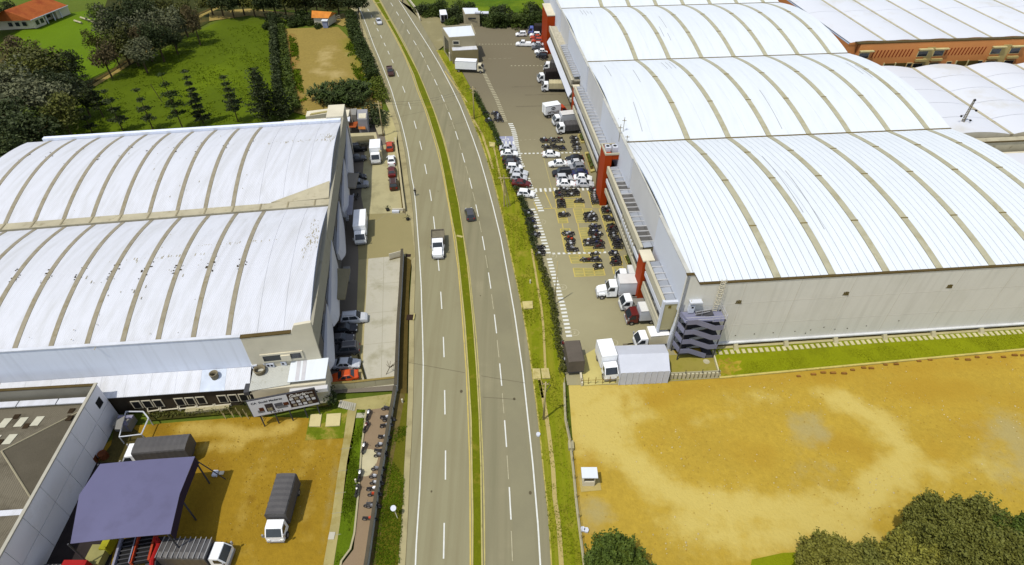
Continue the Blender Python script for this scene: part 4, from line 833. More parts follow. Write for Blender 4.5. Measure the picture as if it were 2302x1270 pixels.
# south side: blue-white wall, concrete wall with window
MB().box(-73, -9.2, -1.1, -.75, 4.6, ZL+.15, 0, fsk).build('south_wall', WALLB, lw)
MB().box(-73, -9.2, -1.2, -.7, ZL+.15, ZL+.3, 0, fsk).build('wall_cap', mat('cap_white', C(228,232,240)), lw)
MB().box(-9.15, .3, -1.25, -.72, 3.6, ZL+.1, 0, fl).build('south_wall', WALLC, lw)
prof = [(-2.6,ZL+.1),(-1.9,ZL+1.5),(-.1,ZL+1.7),(.35,ZL+1.7),(.35,ZL+.1)]
MB().add([fl(u,-1.25,z) for u, z in prof]+[fl(u,-.8,z) for u, z in prof], [(4,3,2,1,0),(5,6,7,8,9)]+[(i,(i+1)%5,(i+1)%5+5,i+5) for i in range(5)]).build('wall_step', WALLC, lw)
MB().box(-9.2, -2.6, -1.32, -.7, ZL+.1, ZL+.26, 0, fl).build('wall_cap', TRIM, lw)
wn = MB().box(-7.6, -1.9, -1.4, -1.2, 5.9, 7.5, 0, fl).build('window', WALLC, lw)
MB().box(-7.3, -4.9, -1.43, -1.38, 6.2, 7.2, 0, fl).build('pane', GLASS, wn); MB().box(-3.6, -2.2, -1.43, -1.38, 6.2, 7.2, 0, fl).build('pane', GLASS, wn); MB().box(-4.9, -3.6, -1.6, -1.35, 6.0, 7.1, 0, fl).build('window_box', WALLC, wn)
# low front roof
MB().hexa([fl(-60,-1.2,5.0),fl(-9.3,-1.2,5.0),fl(-9.9,-4.3,3.9),fl(-60,-5.6,3.9)][::-1]+[fl(-60,-1.2,5.1),fl(-9.3,-1.2,5.1),fl(-9.9,-4.3,4.0),fl(-60,-5.6,4.0)][::-1]).build('roof_deck', LINER, lw) if 0 else None
N = 19
for k in range(N):
    a, b = -73+k*63.6/N+.01, -73+(k+1)*63.6/N-.01
    f = lambda u: -4.4-1.3*(-9.4-u)/50.6*0
    m_ = SKYL2 if k in (8,) else (mat('pale_sheet', C(215,225,240)) if k == 17 else WHITE2)
    MB().hexa([fsk(a,-4.2,3.95),fsk(b,-4.2,3.95),fsk(b,-1.15,5.0),fsk(a,-1.15,5.0),fsk(a,-4.2,4.05),fsk(b,-4.2,4.05),fsk(b,-1.15,5.1),fsk(a,-1.15,5.1)]).build('low_roof_sheet', m_, lw)
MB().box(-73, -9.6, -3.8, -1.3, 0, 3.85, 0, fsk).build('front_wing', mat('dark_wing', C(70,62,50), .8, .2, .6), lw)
for k in range(12):
    u = -26+k*1.45
    if k in (3, 7): continue
    f_ = MB().box(u, u+1.25, -3.9, -3.79, 1.0, 2.6, 0, fsk).build('window', WALLC, lw); MB().box(u+.15, u+1.1, -3.94, -3.88, 1.15, 2.45, 0, fsk).build('pane', DARKG, f_)
# right front flat roofs
MB().hexa([fl(-9.2,-5.0,4.4),fl(-3.8,-4.6,4.4),fl(-3.8,-1.2,4.7),fl(-9.2,-1.2,4.7),fl(-9.2,-5.0,4.5),fl(-3.8,-4.6,4.5),fl(-3.8,-1.2,4.8),fl(-9.2,-1.2,4.8)]).build('side_roof', mat('ribbed_roof', C(206,208,200), .7, .06, .5, .2, 8, wave=(R(8), 1.6, .6), stain=(C(160,155,130), .9, .6, .15)), lw)
MB().hexa([fl(-4.0,-4.7,5.0),fl(1.1,-4.7,5.0),fl(1.3,-1.2,5.3),fl(-3.9,-1.2,5.3),fl(-4.0,-4.7,5.1),fl(1.1,-4.7,5.1),fl(1.3,-1.2,5.4),fl(-3.9,-1.2,5.4)]).build('corner_roof', WHITE, lw)
for u in (-3.0,-2.2): MB().hexa([fl(u,-4.6,5.1),fl(u+.5,-4.6,5.1),fl(u+.5,-1.3,5.4),fl(u,-1.3,5.4),fl(u,-4.6,5.13),fl(u+.5,-4.6,5.13),fl(u+.5,-1.3,5.43),fl(u,-1.3,5.43)]).build('roof_strip', mat('pale_strip', C(210,210,215)), lw)
MB().box(-9.0, 1.0, -4.9, -1.3, 0, 4.35, 0, fl).build('corner_wing', WALLC, lw)
MB().box(-3.9, 1.2, -5.6, -4.95, 3.3, 4.0, 0, fl).build('white_ledge', SHW, lw); MB().box(-1.4, -.2, -5.63, -5.58, 3.5, 3.7, 0, fl).build('vent_slot', DARKG, lw)
MB().box(-10.0, -9.3, -5.0, -1.2, 3.6, 4.3, 0, fl).build('roof_gap', STEELD, lw)
for i, (u, v) in enumerate(((-8.1,-2.0), (-14.2,-2.0))):
    z = 4.75 if i == 0 else 4.85; t = thing('water_tank', fl(u, v, z), ['open grey round tank on the ribbed side roof beside the air conditioners','small open round tank on the long low white roof'][i], 'water tank')
    r = .75 if i == 0 else .55; c = Vector(fl(u, v, z-.4)); n = 18; mb = MB(); s = []
    for rr_, zz in ((r*.85,0),(r,1.0),(r*1.08,1.0),(r*1.08,1.1),(r*.88,1.1),(r*.8,.35)): s.append([(c.x+rr_*math.cos(2*math.pi*j/n), c.y+rr_*math.sin(2*math.pi*j/n), c.z+zz) for j in range(n)])
    mb.loft(s, cap=False); mb.build('shell', mat('tank_shell', C(140,130,105), .6, .1, 1), t, True)
    MB().tube(c+Vector((0,0,.35)), c+Vector((0,0,.4)), r*.8, 18).build('water', mat('tank_water', (.03,.03,.02), .1), t)
    MB().tube(c+Vector((0,0,-.2)), c+Vector((0,0,.02)), r*1.0, 14).build('base', GREY, t)
for i, (x, y) in enumerate(((574,822),(609,818),(638,814),(592,818))):
    p = G(x, y, 5.15); t = thing('air_conditioner', p, ['leftmost small white air conditioner on the ribbed roof under the concrete wall','middle white air conditioner with two fans under the wide wall window','rightmost white air conditioner on the ribbed roof next to the plain white roof','low white duct box between the air conditioners on the ribbed roof'][i], 'air conditioner')
    s = (.4,.55,.5,.35)[i]; MB().box(-s, s, -.35, .35, -.3, .45, 0, lambda a, b, c_: (p.x+a, p.y+b, p.z+c_)).build('housing', WALLW, t)
    for dx in ((-.25,.25) if i == 1 else (0,)): MB().tube(p+Vector((dx,-.34,.05)), p+Vector((dx,-.38,.05)), .18, 10).build('fan', DARKG, t)
# front fence wall of the factory with pergola frames
fw = thing('garden_wall', fl(-25,-6,0), 'low ivy-covered wall with white coping and cream frames in front of the low roofed wing', 'wall')
FW = [G(x, y, 0) for x, y in ((330,905),(420,897),(520,890),(570,886))]
for k in range(10):
    a = FW[0].lerp(FW[3], k/10+.004); b = FW[0].lerp(FW[3], (k+1)/10-.004); MB().strip([a, b], .3, 1.7, 1.85).build('coping', mat('coping_w', C(205,205,200)), fw)
MB().strip([FW[0], FW[3]], .2, 0, 1.69).build('wall', mat('ivy', C(60,56,22), .95, .4, 1.5, .9, 4), fw)
for x0, x1, y in ((333,358,903),(362,400,900),(404,440,897),(444,480,894),(484,518,890)):
    mb = MB(); a = G(x0, y+22, .5); b = G(x1, y+18, .5); c_ = G(x1-3, y+2, 1.3); d = G(x0-3, y+6, 1.3)
    for p, q_ in ((a,b),(b,c_),(c_,d),(d,a)): mb.tube(p, q_, .09, 5)
    mb.tube(a, a-Vector((0,0,.5)), .09, 5).tube(b, b-Vector((0,0,.5)), .09, 5); mb.build('frame', WALLC, fw)
MB().strip([G(420,925),G(518,915)], 1.0, 0, .5).build('ledge', CONC, fw)
MB().strip([G(252,893,2.2),G(338,884,2.2)], 1.6, 2.1, 2.3).build('lean_to_roof', WALLB, fw)
# rear low buildings with terrace
rb_ = thing('rear_outbuildings', G(800,290), 'cluster of small grey outbuildings with flat roofs and a rusty awning behind the white factory', 'outbuilding')
def pb(q, z0, z1, nm, m): MB().prism(GL(q, z1), z0, z1).build(nm, m, rb_)
pb([(687,262),(738,254),(745,243),(690,250)], 0, 5.2, 'block', WALLC); pb([(696,258),(735,251),(738,248),(700,254)], 5.2, 5.4, 'roof', mat('dusty_roof', C(180,168,110), .9, .12, .5))
pb([(764,262),(783,261),(786,246),(764,248)], 0, 4.0, 'block', WALLC); pb([(790,258),(800,258),(802,243),(788,245)], 0, 3.4, 'block', GREY); pb([(803,268),(824,268),(826,245),(803,246)], 0, 4.2, 'block', mat('greyblk', C(160,160,165), .8, .08, .5)); pb([(806,265),(822,265),(823,254),(806,255)], 4.2, 4.35, 'roof_hatch', WALLC)
pb([(766,273),(786,272),(787,262),(766,263)], 3.6, 3.75, 'roof', WHITE2)
pb([(768,287),(800,286),(806,272),(786,276)], 2.2, 2.3, 'rusty_awning', mat('rust', C(160,80,40), .8, .3, .8)); pb([(806,290),(822,290),(818,274),(804,273)], 2.2, 2.3, 'orange_awning', mat('rust2', C(190,120,60), .8, .2, .8))
pb([(782,300),(845,297),(850,318),(858,340),(853,341),(840,304),(785,307)], 0, 2.6, 'yard_wall', mat('yardwall', C(196,186,146), .85, .1, .4)); pb([(790,310),(838,308),(842,320),(792,323)], 0, .9, 'planter_bed', mat('bed', C(150,150,130), .9, .15, .6))
pb([(842,280),(858,276),(864,300),(850,302)], .2, .6, 'scrap_platform', CONC)
# ------------------------------------------------------------------ bottom-left fibre cement building
sb = thing('slab_building', G(150,1120,0), 'building with worn grey roof, pale skylights and tall panelled wall at the lower left', 'building')
W0_ = Vector((-55.05,50.5,0)); W1_ = Vector((-52.3,14,0)); wd = (W1_-W0_).normalized(); wn_ = Vector((-wd.y, wd.x, 0))
if wn_.x < 0: wn_ = -wn_
def fs(a, b, z): p = W0_+wd*a+wn_*b; return (p.x, p.y, z)
HW = 7.0
for k in range(10):
    for j in range(2):
        MB().box(3.7*k+.03, 3.7*(k+1)-.03, -.14, 0.0, .05+3.5*j, 3.45+3.5*j, 0, fs).build('wall_panel', mat('panel_wall', (.74,.73,.76), .85, .06, .35, .2, 6, fine=.08, stain=((.62,.60,.60), .4, .52, .2), randv=.06), sb)
MB().box(0, 37, -.26, -.13, 0, HW+.05, 0, fs).build('wall_core', GREY, sb); MB().box(-.1, 37, -.3, .08, HW+.06, HW+.24, 0, fs).build('wall_coping', mat('cop_light', C(190,186,170), .8, .1, .8), sb)
MB().box(.9, 2.0, -.02, .04, 4.3, 5.6, 0, fs).build('window', DARKG, sb)
bx = lambda a, b, z: fs(a, b, z)
MB().box(0, .3, -40, -.25, 0, HW+.05, 0, fs).build('north_wall', mat('nw', C(150,146,132), .85, .1, .4), sb); MB().box(-.05, .35, -40, -.25, HW+.06, HW+.2, 0, fs).build('coping', TRIM, sb)
for k in range(8): MB().box(1.0, 1.9, -40+k*5+.05, -40+k*5+4.9, 5.6, 5.75, 0, fs).build('gutter_sheet', WHITE2, sb)
# hip roof: hip from the corner down-left to the ridge
zr0, zr1 = 5.1, 7.0; hx = -7.4
cA = fs(1.9, -.3, 5.3); pk = Vector(fs(9.3, hx, 6.5)); cB = fs(16.5, -.3, 5.3)
mb = MB(); mb.add([fs(1.9,-.3,5.3), fs(1.9,-40,5.3), fs(9.3,-40,6.5), tuple(pk)], [(0,1,2,3)]); mb.build('roof_slope', SLAB, sb)
mb = MB(); mb.add([fs(9.3,-40,6.5), fs(16.5,-40,5.3), cB, tuple(pk)], [(0,1,2,3)]); mb.build('roof_slope', SLAB, sb)
mb = MB(); mb.add([cA, tuple(pk), cB], [(0,1,2)]); mb.build('roof_hip', mat('hip_roof', C(100,94,80), .95, .16, .5, .3, 10, fine=.2), sb)
mb = MB(); mb.tube(cA, pk+Vector((0,0,.05)), .11, 6); mb.tube(pk+Vector((0,0,.05)), cB, .11, 6); mb.build('ridge_cap', mat('ridgecap', C(170,162,135), .9, .12, .8), sb)
MB().box(16.5, 17.2, -40, -.3, 5.2, 5.35, 0, fs).build('valley_gutter', WHITE2, sb)
mb = MB(); mb.add([fs(17.2,-.3,5.3), fs(17.2,-40,5.3), fs(27,-40,6.9), fs(27,-6,6.9), fs(24,-.3,5.6)], [(0,1,2,3,4)]); mb.build('roof_slope', SLAB, sb)
def slabz(a): return 5.3+(a-1.9)*(1.2/7.4) if a < 9.3 else 6.5-(a-9.3)*(1.2/7.2)
for row, (a0, a1, bs) in enumerate(((3.7,5.3,(-6.0,-8.0,-10.0,-12.0,-15.5,-18)), (6.6,8.2,(-7.6,-9.5,-11.4,-13.3,-16)), (11.0,12.7,(-8.6,-10.2,-13.4,-15.6)), (13.8,15.4,(-7.7,-9.7,-12)))):
    for b in bs:
        MB().hexa([fs(a0,b-.5,slabz(a0)+.02),fs(a1,b-.5,slabz(a1)+.02),fs(a1,b+.5,slabz(a1)+.02),fs(a0,b+.5,slabz(a0)+.02),fs(a0,b-.5,slabz(a0)+.08),fs(a1,b-.5,slabz(a1)+.08),fs(a1,b+.5,slabz(a1)+.08),fs(a0,b+.5,slabz(a0)+.08)]).build('skylight', SKYP, sb)
for a, b in ((5.2,-6.9),(7.7,-8.6),(7.7,-10.5),(7.6,-12.4),(3.4,-9.2),(2.9,-2.6),(4.2,-2.2)):
    MB().box(a-.3, a+.5, b-.35, b+.35, slabz(a)+.03, slabz(a)+.1, 0, fs).build('roof_patch', mat('dark_patch', C(60,48,32), .9, .3, 1), sb)
# ---- violet canopy
cp = thing('canopy', G(300,1190,0), 'large violet-grey sheet metal canopy sheltering red trucks beside the panelled wall', 'canopy')
cz = 6.2; A_ = [G(225,1043,cz), G(438,1026,cz), G(404,1110,cz), G(383,1200,cz), G(158,1222,cz), G(178,1112,cz)]
edge = [A_[0], A_[5], A_[4]]; edge2 = [A_[1], A_[2], A_[3]]
n = 4
for k in range(n):
    t0, t1 = k/n, (k+1)/n
    mb = MB(); q = []
    for a, b in zip(edge, edge2): q.append((a.lerp(b, t0)+Vector((0,0,.12*math.sin(math.pi*t0))), a.lerp(b, t1)+Vector((0,0,.12*math.sin(math.pi*t1)))))
    for (a, b), (c_, d) in zip(q, q[1:]):
        mb.hexa([p-Vector((0,0,.06)) for p in (a, c_, d, b)]+[a, c_, d, b])
    mb.build('canopy_sheet', CANOPY, cp)
sd = [G(205,1045,cz-.9), G(150,1120,cz-.9), G(125,1222,cz-.9)]
for a, b, c_, d in (): MB().add([a-Vector((0,0,.08)), b-Vector((0,0,.08)), c_, d], [(0,1,2,3)]).build('shade_sheet', mat('canopy_shade', C(42,36,64), .6, .1, .3), cp)
for a, b in zip(edge2, edge2[1:]): MB().add([a-Vector((0,0,.07)), b-Vector((0,0,.07)), b-Vector((.0,0,1.5)), a-Vector((.0,0,1.5))], [(3,2,1,0)]).build('shade_sheet', mat('canopy_shade', C(42,36,64), .6, .1, .3), cp)  # darker canopy tone, painting the shade along the east overhang
for p in (A_[1], A_[2], A_[3], A_[0], A_[4]): MB().tube((p.x-.3, p.y, 0), (p.x-.3, p.y, cz-.1), .1, 6).build('post', STEELD, cp)
MB().tube(A_[1]+Vector((-.3,0,-.6)), Vector((A_[1].x+1.5, A_[1].y+.6, 0)), .07, 6).build('brace', STEELD, cp)
# fenced cage by the wall
cg = thing('equipment_cage', G(300,950), 'white-framed fenced cage with grey machinery against the panelled wall', 'cage')
pts = GL([(283,925),(322,925),(334,940),(318,976),(268,982)], 1.6); pts.append(pts[0])
for a, b in zip(pts, pts[1:]): MB().tube(a, b, .09, 5).build('rail', WALLW, cg)
for p in pts: MB().tube((p.x,p.y,0), p, .07, 5).build('post', WALLW, cg)
c0 = G(285,958,0); MB().box(c0.x-1.0, c0.x+1.1, c0.y-.9, c0.y+.9, 0, 1.4).build('machine', GREY, cg); MB().box(c0.x-.7, c0.x+1.3, c0.y+.2, c0.y+.6, 1.42, 1.7).tube(c0+Vector((.8,-.7,.4)), c0+Vector((.8,-.7,1.9)), .25, 8).build('pipework', mat('pw', C(150,150,175)), cg)
MB().hexa([G(262,945,2.5),G(258,965,2.5),G(272,965,2.3),G(281,934,2.3)]+[G(262,945,2.6),G(258,965,2.6),G(272,965,2.4),G(281,934,2.4)]).build('cage_roof', GREY, cg)
for x, y in ((212,1037),(236,1028)):
    p = G(x, y); t = tag(MB().tube(p, p+Vector((0,0,1.0)), .55, 12).build('barrel', mat('rust_barrel', C(110,62,36), .8, .3, .8), origin=p), 'rusty barrel standing by the foot of the panelled wall' if x < 220 else 'brown drum half hidden between wall and covered truck', 'barrel')
# ---- billboard
bb = thing('billboard', G(640,930), 'wide white and dark billboard with product pictures and script title by the ivy fence', 'billboard')
z0, z1 = 2.6, 6.4
a = G(571,937,z0); b = G(718,908,z0); a2 = G(557,905,5.6); b2 = G(703,877,5.6)
a2 = Vector((a.x-.15, a.y+.15, z0+(3.0))); b2 = Vector((b.x-.15, b.y+.15, z0+3.0))
X = (b-a).normalized(); LB_ = (b-a).length; U = (a2-a); Ul = U.length; U = U/Ul; N_ = X.cross(U).normalized()
if N_.z < 0 and N_.y > 0: N_ = -N_
def fbb(s, t, d): return tuple(a+X*s+U*t+N_*d)
MB().box(-.1, LB_+.1, -.1, Ul+.1, -.3, -.02, 0, fbb).build('frame', STEELD, bb)
pn = MB().box(0, LB_*.58, 0, Ul, -.02, .02, 0, fbb).build('white_sheet', mat('bb_white', C(222,222,224), .6, .03, 1), bb)
pd = MB().box(LB_*.58+.01, LB_, .35, Ul, -.02, .02, 0, fbb).build('dark_sheet', mat('bb_dark', C(58,42,34), .6, .1, 1), bb)
MB().box(LB_*.58+.01, LB_, 0, .34, -.02, .02, 0, fbb).build('white_sheet', _m['bb_white'], bb)
rr = random.Random(11)
pc = [C(120,120,120), C(92,52,34), C(66,60,60), C(150,140,110), C(90,90,96)]
for i, (s, t, w_, h) in enumerate(((.9,.5,1.0,.55),(1.2,.8,.7,.7),(2.2,.5,1.2,1.5),(2.4,.6,.7,.6),(3.6,.9,1.2,.9),(3.8,.7,1.6,.5),(4.9,1.1,.8,.6))):
    MB().box(s*LB_/10, (s+w_)*LB_/10, t, t+h, .03+.004*i, .035+.004*i, 0, fbb).build('product_picture', mat(f'pic{i%5}', pc[i % 5], .6, .5, 4), bb)
for i in range(14):
    c_, r_ = i % 5, i//5; s = 6.0+c_*.78+r_*.1; t = 1.75-r_*.62
    if t < .4: continue
    MB().box(s*LB_/10, (s+.55)*LB_/10, t, t+.45, .03, .035, 0, fbb).build('product_picture', mat(f'picw{i%3}', (C(216,216,216), C(150,140,120), C(190,190,195))[i % 3], .6, .35, 6), bb)
def text(s_, at, size, m, par, frm, bold=0, shear=0):
    c_ = bpy.data.curves.new('lettering', 'FONT'); c_.body = s_; c_.size = size; c_.extrude = .01; c_.shear = shear; c_.offset = bold
    o = bpy.data.objects.new('lettering', c_); col.objects.link(o)
    X_, Y_, N2 = (Vector(v).normalized() for v in frm); Mx = Matrix((X_, Y_, N2)).transposed().to_4x4(); Mx.translation = Vector(at)
    dg = bpy.context.evaluated_depsgraph_get(); me = bpy.data.meshes.new_from_object(o.evaluated_get(dg)); me.transform(Mx)
    col.objects.unlink(o); bpy.data.objects.remove(o); me.materials.clear(); me.materials.append(m)
    off = wloc(par); me.transform(Matrix.Translation(-off)); return link('lettering', me, par)
INK = mat('ink', C(60,60,64), .6)
FR = (X, U, N_)
text('Galeria', fbb(LB_*.6, 2.35, .03), .75, mat('bb_letter', C(225,222,215), .6), bb, FR, .02, .3)
text('CA  Social Maderas', fbb(.35, 2.35, .03), .5, INK, bb, FR, .01); text('T 45 31 4', fbb(2.2, .12, .03), .42, INK, bb, FR, .01)
text('Terra', fbb(LB_*.86, 2.5, .03), .4, mat('bb_letter', C(225,222,215)), bb, FR)
for s in (.08, .3, .52, .75, .95):
    p = a+X*LB_*s; MB().tube((p.x, p.y+.15, 0), (p.x-.1, p.y+.3, z0+3), .09, 6).build('post', STEELD, bb)
for x, y in ((540,935),(556,938),(590,942),(505,938),(523,935)):
    p = G(x, y); mb = MB(); mb.tube(p, p+Vector((-.2,.1,1.7)), .06, 5).tube(p+Vector((.3,-.3,0)), p+Vector((.1,0,1.0)), .05, 5)
    o = mb.build('timber_prop', WOOD, origin=p); tag(o, f'pale leaning timber prop by the ivy fence, {["right under the billboard corner","just left of the billboard","under the lower left part of the billboard","farthest left of the props","second from the left"][[(540,935),(556,938),(590,942),(505,938),(523,935)].index((x,y))]}', 'prop')
# ---- walls of the left yard
def wall(name, px, h, m, label, cat='wall', th=.22, cap=None, joints=3.0):
    L_ = GL(px); o_ = L_[0]; t = thing(name, o_, label, cat)
    for (p, q) in zip(L_, L_[1:]):
        n = max(1, round((q-p).length/joints))
        for k in range(n):
            a_ = p.lerp(q, k/n); b_ = p.lerp(q, (k+1)/n); e = (b_-a_).normalized()*.015
            MB().strip([a_+e, b_-e], th, 0, h).build('wall_panel', m, t)
            if cap: MB().strip([a_, b_], th+.1, h+.002, h+.1).build('coping', cap, t)
    return t
RET = mat('retaining', C(196,186,150), .9, .1, .4)
wall('retaining_wall', [(906,574),(902,660),(897,740),(892,880)], 1.5, mat('wallstrip', C(205,205,200), .8, .06, .5), 'long pale roadside wall along the lower concrete yard, above the dark ditch', th=.35, cap=mat('capdark', C(90,84,70)))
wall('retaining_wall', [(890,880),(880,940),(866,1020),(849,1118),(829,1260),(812,1360)], 1.3, mat('railing_wall', C(200,198,186), .7, .08, .6), 'pale double-rail wall between the moped lane and the grassy verge', th=.3, cap=mat('capdark', C(90,84,70)))
wall('retaining_wall', [(889,316),(897,370),(903,420),(910,477)], .8, RET, 'low wall edging the upper parking pad beside the highway', th=.3, cap=RET)
wall('yard_wall', [(742,876),(800,872),(892,862)], 1.4, mat('yardw', C(192,184,150), .85, .1, .4, stain=(C(150,145,110), .5, .55, .2)), 'stained beige yard wall closing the lower end of the concrete yard', cap=mat('ycap', C(150,132,76)), th=.25, joints=2.7)
p0 = G(876,583); p1 = G(903,576); t = thing('sliding_gate', p0, 'open sliding gate leaf lying along the lower yard entrance', 'gate'); MB().strip([p0, p1], .12, .1, 1.3).build('gate_leaf', WALLC, t); MB().strip([p0+Vector((0,-.25,0)), p1+Vector((0,-.25,0))], .18, 0, .1).build('track', DITCH, t)
p0 = G(882,478); t = thing('gate_motor', p0, 'small white barrier box at the yard entrance corner', 'barrier box'); MB().box(p0.x, p0.x+1.4, p0.y-.3, p0.y+.3, 0, .5).build('box', WALLW, t); MB().box(p0.x, p0.x+2.2, p0.y+.4, p0.y+.6, 0, .7).build('rail', WALLC, t)
# boundary hedge line + fence on right verge
fe = thing('wire_fence', G(1268,860), 'thin concrete post fence between the grass verge and the ochre dirt lot', 'fence')
FL_ = [G(x, y) for x, y in ((1268,862),(1271,945),(1281,992),(1288,1050),(1296,1136),(1304,1200),(1313,1270),(1330,1400))]
for c_, d in arc(FL_, 2.6): MB().tube(c_, c_+Vector((0,0,1.3)), .07, 5).build('post', WOOD, fe)
for z in (.4, .8, 1.2):
    mb = MB(); [mb.tube(p+Vector((0,0,z)), q+Vector((0,0,z)), .02, 4) for p, q in zip(FL_, FL_[1:])]; mb.build('wire', mat('wire', C(170,165,140)), fe)
MB().strip(FL_, .3, .06, .2).build('plinth', CONC, fe)
# white picket wall by the tent
pk_ = thing('picket_fence', G(1390,860), 'pale ribbed concrete boundary fence with thin rods on top beside the big grey tent', 'fence')
PA = GL([(1388,861),(1500,853),(1617,848)]); k = 0
for c_, d in arc(PA, .62):
    MB().strip([c_-d*.2, c_+d*.2], .22, 0, 1.15).build('picket', mat('picket', C(206,200,168), .85, .08, .8), pk_)
MB().strip([p+Vector((0,.22,0)) for p in PA], .18, 0, 1.25).build('backing_wall', mat('pw_back', C(178,172,142), .85, .08, .5), pk_)
for c_, d in arc(PA, 2.5, 5): MB().tube(c_, c_+Vector((0,0,2.0)), .04, 4).build('rod', STEELD, pk_)
MB().strip([p+Vector((0,0,0)) for p in GL([(1617,848),(1601,792)])], .2, 0, .5).build('side_wall', mat('side_pale', C(212,205,165)), pk_)
gt = thing('yard_gate', G(1306,866), 'thin rail gate across the dusty exit of the parking lot', 'gate')
A1, A2_ = G(1306,864), G(1386,861)
for k in range(6): p = A1.lerp(A2_, k/5); MB().tube(p, p+Vector((0,0,1.5)), .05, 5).build('post', mat('gp', C(150,120,50)), gt)
MB().tube(A1+Vector((0,0,.9)), A2_+Vector((0,0,.9)), .03, 4).build('rail', _m['gp'], gt)
MB().strip([G(1304,838), G(1308,868)], .25, 0, .7).build('stub_wall', WALLC, gt)
# tent
tt = thing('storage_tent', G(1445,850), 'large pale grey canvas tent with pitched top at the lower corner of the lot', 'tent')
q = [G(1391,858,0), G(1506,849,0)]; q = [Vector((15.7,56.0,0)), Vector((22.9,56.4,0)), Vector((23.1,61.6,0)), Vector((15.5,61.3,0))]
hh = 2.7; rg = 3.7; e = lambda v, z: Vector((v.x, v.y, z)); mA = q[0].lerp(q[3], .5); mB = q[1].lerp(q[2], .5)
for nm, P in (('front_sheet', [e(q[0],0), e(q[1],0), e(q[1],hh), e(q[0],hh)]), ('end_sheet', [e(q[1],0), e(q[2],0), e(q[2],hh), e(mB,rg), e(q[1],hh)]), ('end_sheet', [e(q[3],0), e(q[0],0), e(q[0],hh), e(mA,rg), e(q[3],hh)]), ('back_sheet', [e(q[2],0), e(q[3],0), e(q[3],hh), e(q[2],hh)]),
              ('roof_sheet', [e(q[0],hh), e(q[1],hh), e(mB,rg), e(mA,rg)]), ('roof_sheet', [e(q[2],hh), e(q[3],hh), e(mA,rg), e(mB,rg)])):
    MB().add(P, [tuple(range(len(P)))]).build(nm, CANVW, tt)
for k in range(9):
    p = q[0].lerp(q[1], k/8); MB().tube(e(p,0)+Vector((0,-.03,0)), e(p,hh)+Vector((0,-.03,0)), .06, 5).build('rib', CANVW, tt)
# kiosk on dirt
ks = thing('guard_kiosk', G(1324,1085), 'small white flat-roofed guard kiosk on the edge of the ochre dirt lot', 'kiosk')
c_ = Vector((9.7,40.3,0)); B = lambda a, b, z: (c_.x+a, c_.y+b, z)
MB().box(-.75,.75,-.55,.55,0,1.0,0,B).build('walls', WALLC, ks)
for a_, b_ in ((-.7,-.5),(.7,-.5),(.7,.5),(-.7,.5)): MB().box(a_-.05,a_+.05,b_-.05,b_+.05,1.0,2.2,0,B).build('post', WALLC, ks)
MB().box(-.6,.6,-.4,.45,1.02,2.15,0,B).build('window', GLASS, ks); MB().box(-1.0,1.0,-.75,.75,2.2,2.35,0,B).build('roof', WHITE, ks)
flat('kiosk_pad', [(1302,1078),(1348,1075),(1352,1102),(1306,1106)], PATHM, .03)
# slabs on verge
for i, qd in enumerate(([(1174,678),(1197,677),(1198,693),(1177,695)], [(1197,829),(1214,829),(1216,851),(1199,852)], [(1216,829),(1233,828),(1237,850),(1219,851)], [(1099,319),(1113,321),(1112,330),(1101,329)])):
    P = GL(qd, .2); o = MB().prism(P, .05, .28).build('manhole_slab', mat('manhole', C(206,192,130), .9, .15, .8, .2, 5, stain=(C(165,150,80), 1, .5, .2)), origin=P[0])
    tag(o, ['square pale manhole slab on the verge beside the road, opposite the moped bays', 'left half of the double slab on the verge near the concrete pole', 'right half of the double slab on the verge near the concrete pole', 'small tilted pale slab on the far verge beside the blue bay'][i], 'slab')
p = G(1283,1005); o = MB().box(p.x-.35,p.x+.35,p.y-.6,p.y+.6,0,.7).build('concrete_block', CONC, origin=p); tag(o, 'pale concrete block at the bend of the wire fence by the dirt lot', 'block')
for i, (x, y) in enumerate(((1310,1191),(1318,1193),(1210,978))): p = G(x, y); tag(MB().prism([(p.x+.3*math.cos(t), p.y+.35*math.sin(t)) for t in (0,1,2.2,3.1,4,5.2)], 0, .3).build('white_bag', WALLW, origin=p), ['left of two white bags near the fence at the bottom','right of two white bags near the fence at the bottom','small white post stub on the verge edge beside the highway'][i], 'bag')
# ---- gatehouse etc (top)
gh = thing('gatehouse', (-15,177,0), 'two-level grey gatehouse with white roofs beside the highway entrance', 'gatehouse')
MB().hexa([(-19.6,172.6,0),(-10.6,173.6,0),(-10.4,181,0),(-20.4,182,0),(-19.6,172.6,6.6),(-10.6,173.6,6.6),(-10.4,181,6.6),(-20.4,182,6.6)]).build('tower_block', mat('gh_wall', C(150,140,115), .85, .06, .4), gh) if 0 else None
def ghb(P, z0, z1, nm, m): MB().prism(P, z0, z1).build(nm, m, gh)
GW = mat('gh_wall', C(178,168,138), .85, .06, .4)
T0 = [G(1009,84,7), G(1069,80,7), G(1060,57,7), G(994,62,7)]; S0 = [(p.x, p.y) for p in T0]
ghb(S0, 0, 6.95, 'upper_block', GW); ghb([tuple(Vector(p).lerp(Vector((-15.5,183)), .04)) for p in S0], 6.96, 7.05, 'roof', WHITE)
P1 = [G(1016,114,4), G(1075,111,4), G(1070,98,4), G(1013,100,4)]; S1 = [(p.x, p.y) for p in P1]
ghb(S1, 0, 3.95, 'lower_block', mat('gh_stripe', C(150,138,100), .85, .08, .4)); ghb([tuple(Vector(p).lerp(Vector((-14.2,178.5)), .05)) for p in S1], 3.96, 4.05, 'roof', WHITE2)
a_ = T0[1]; b_ = T0[2]; MB().strip([a_, b_], .25, 6.9, 7.5).build('parapet', GW, gh); MB().strip([T0[2], T0[3]], .25, 6.9, 7.4).build('parapet', GW, gh)
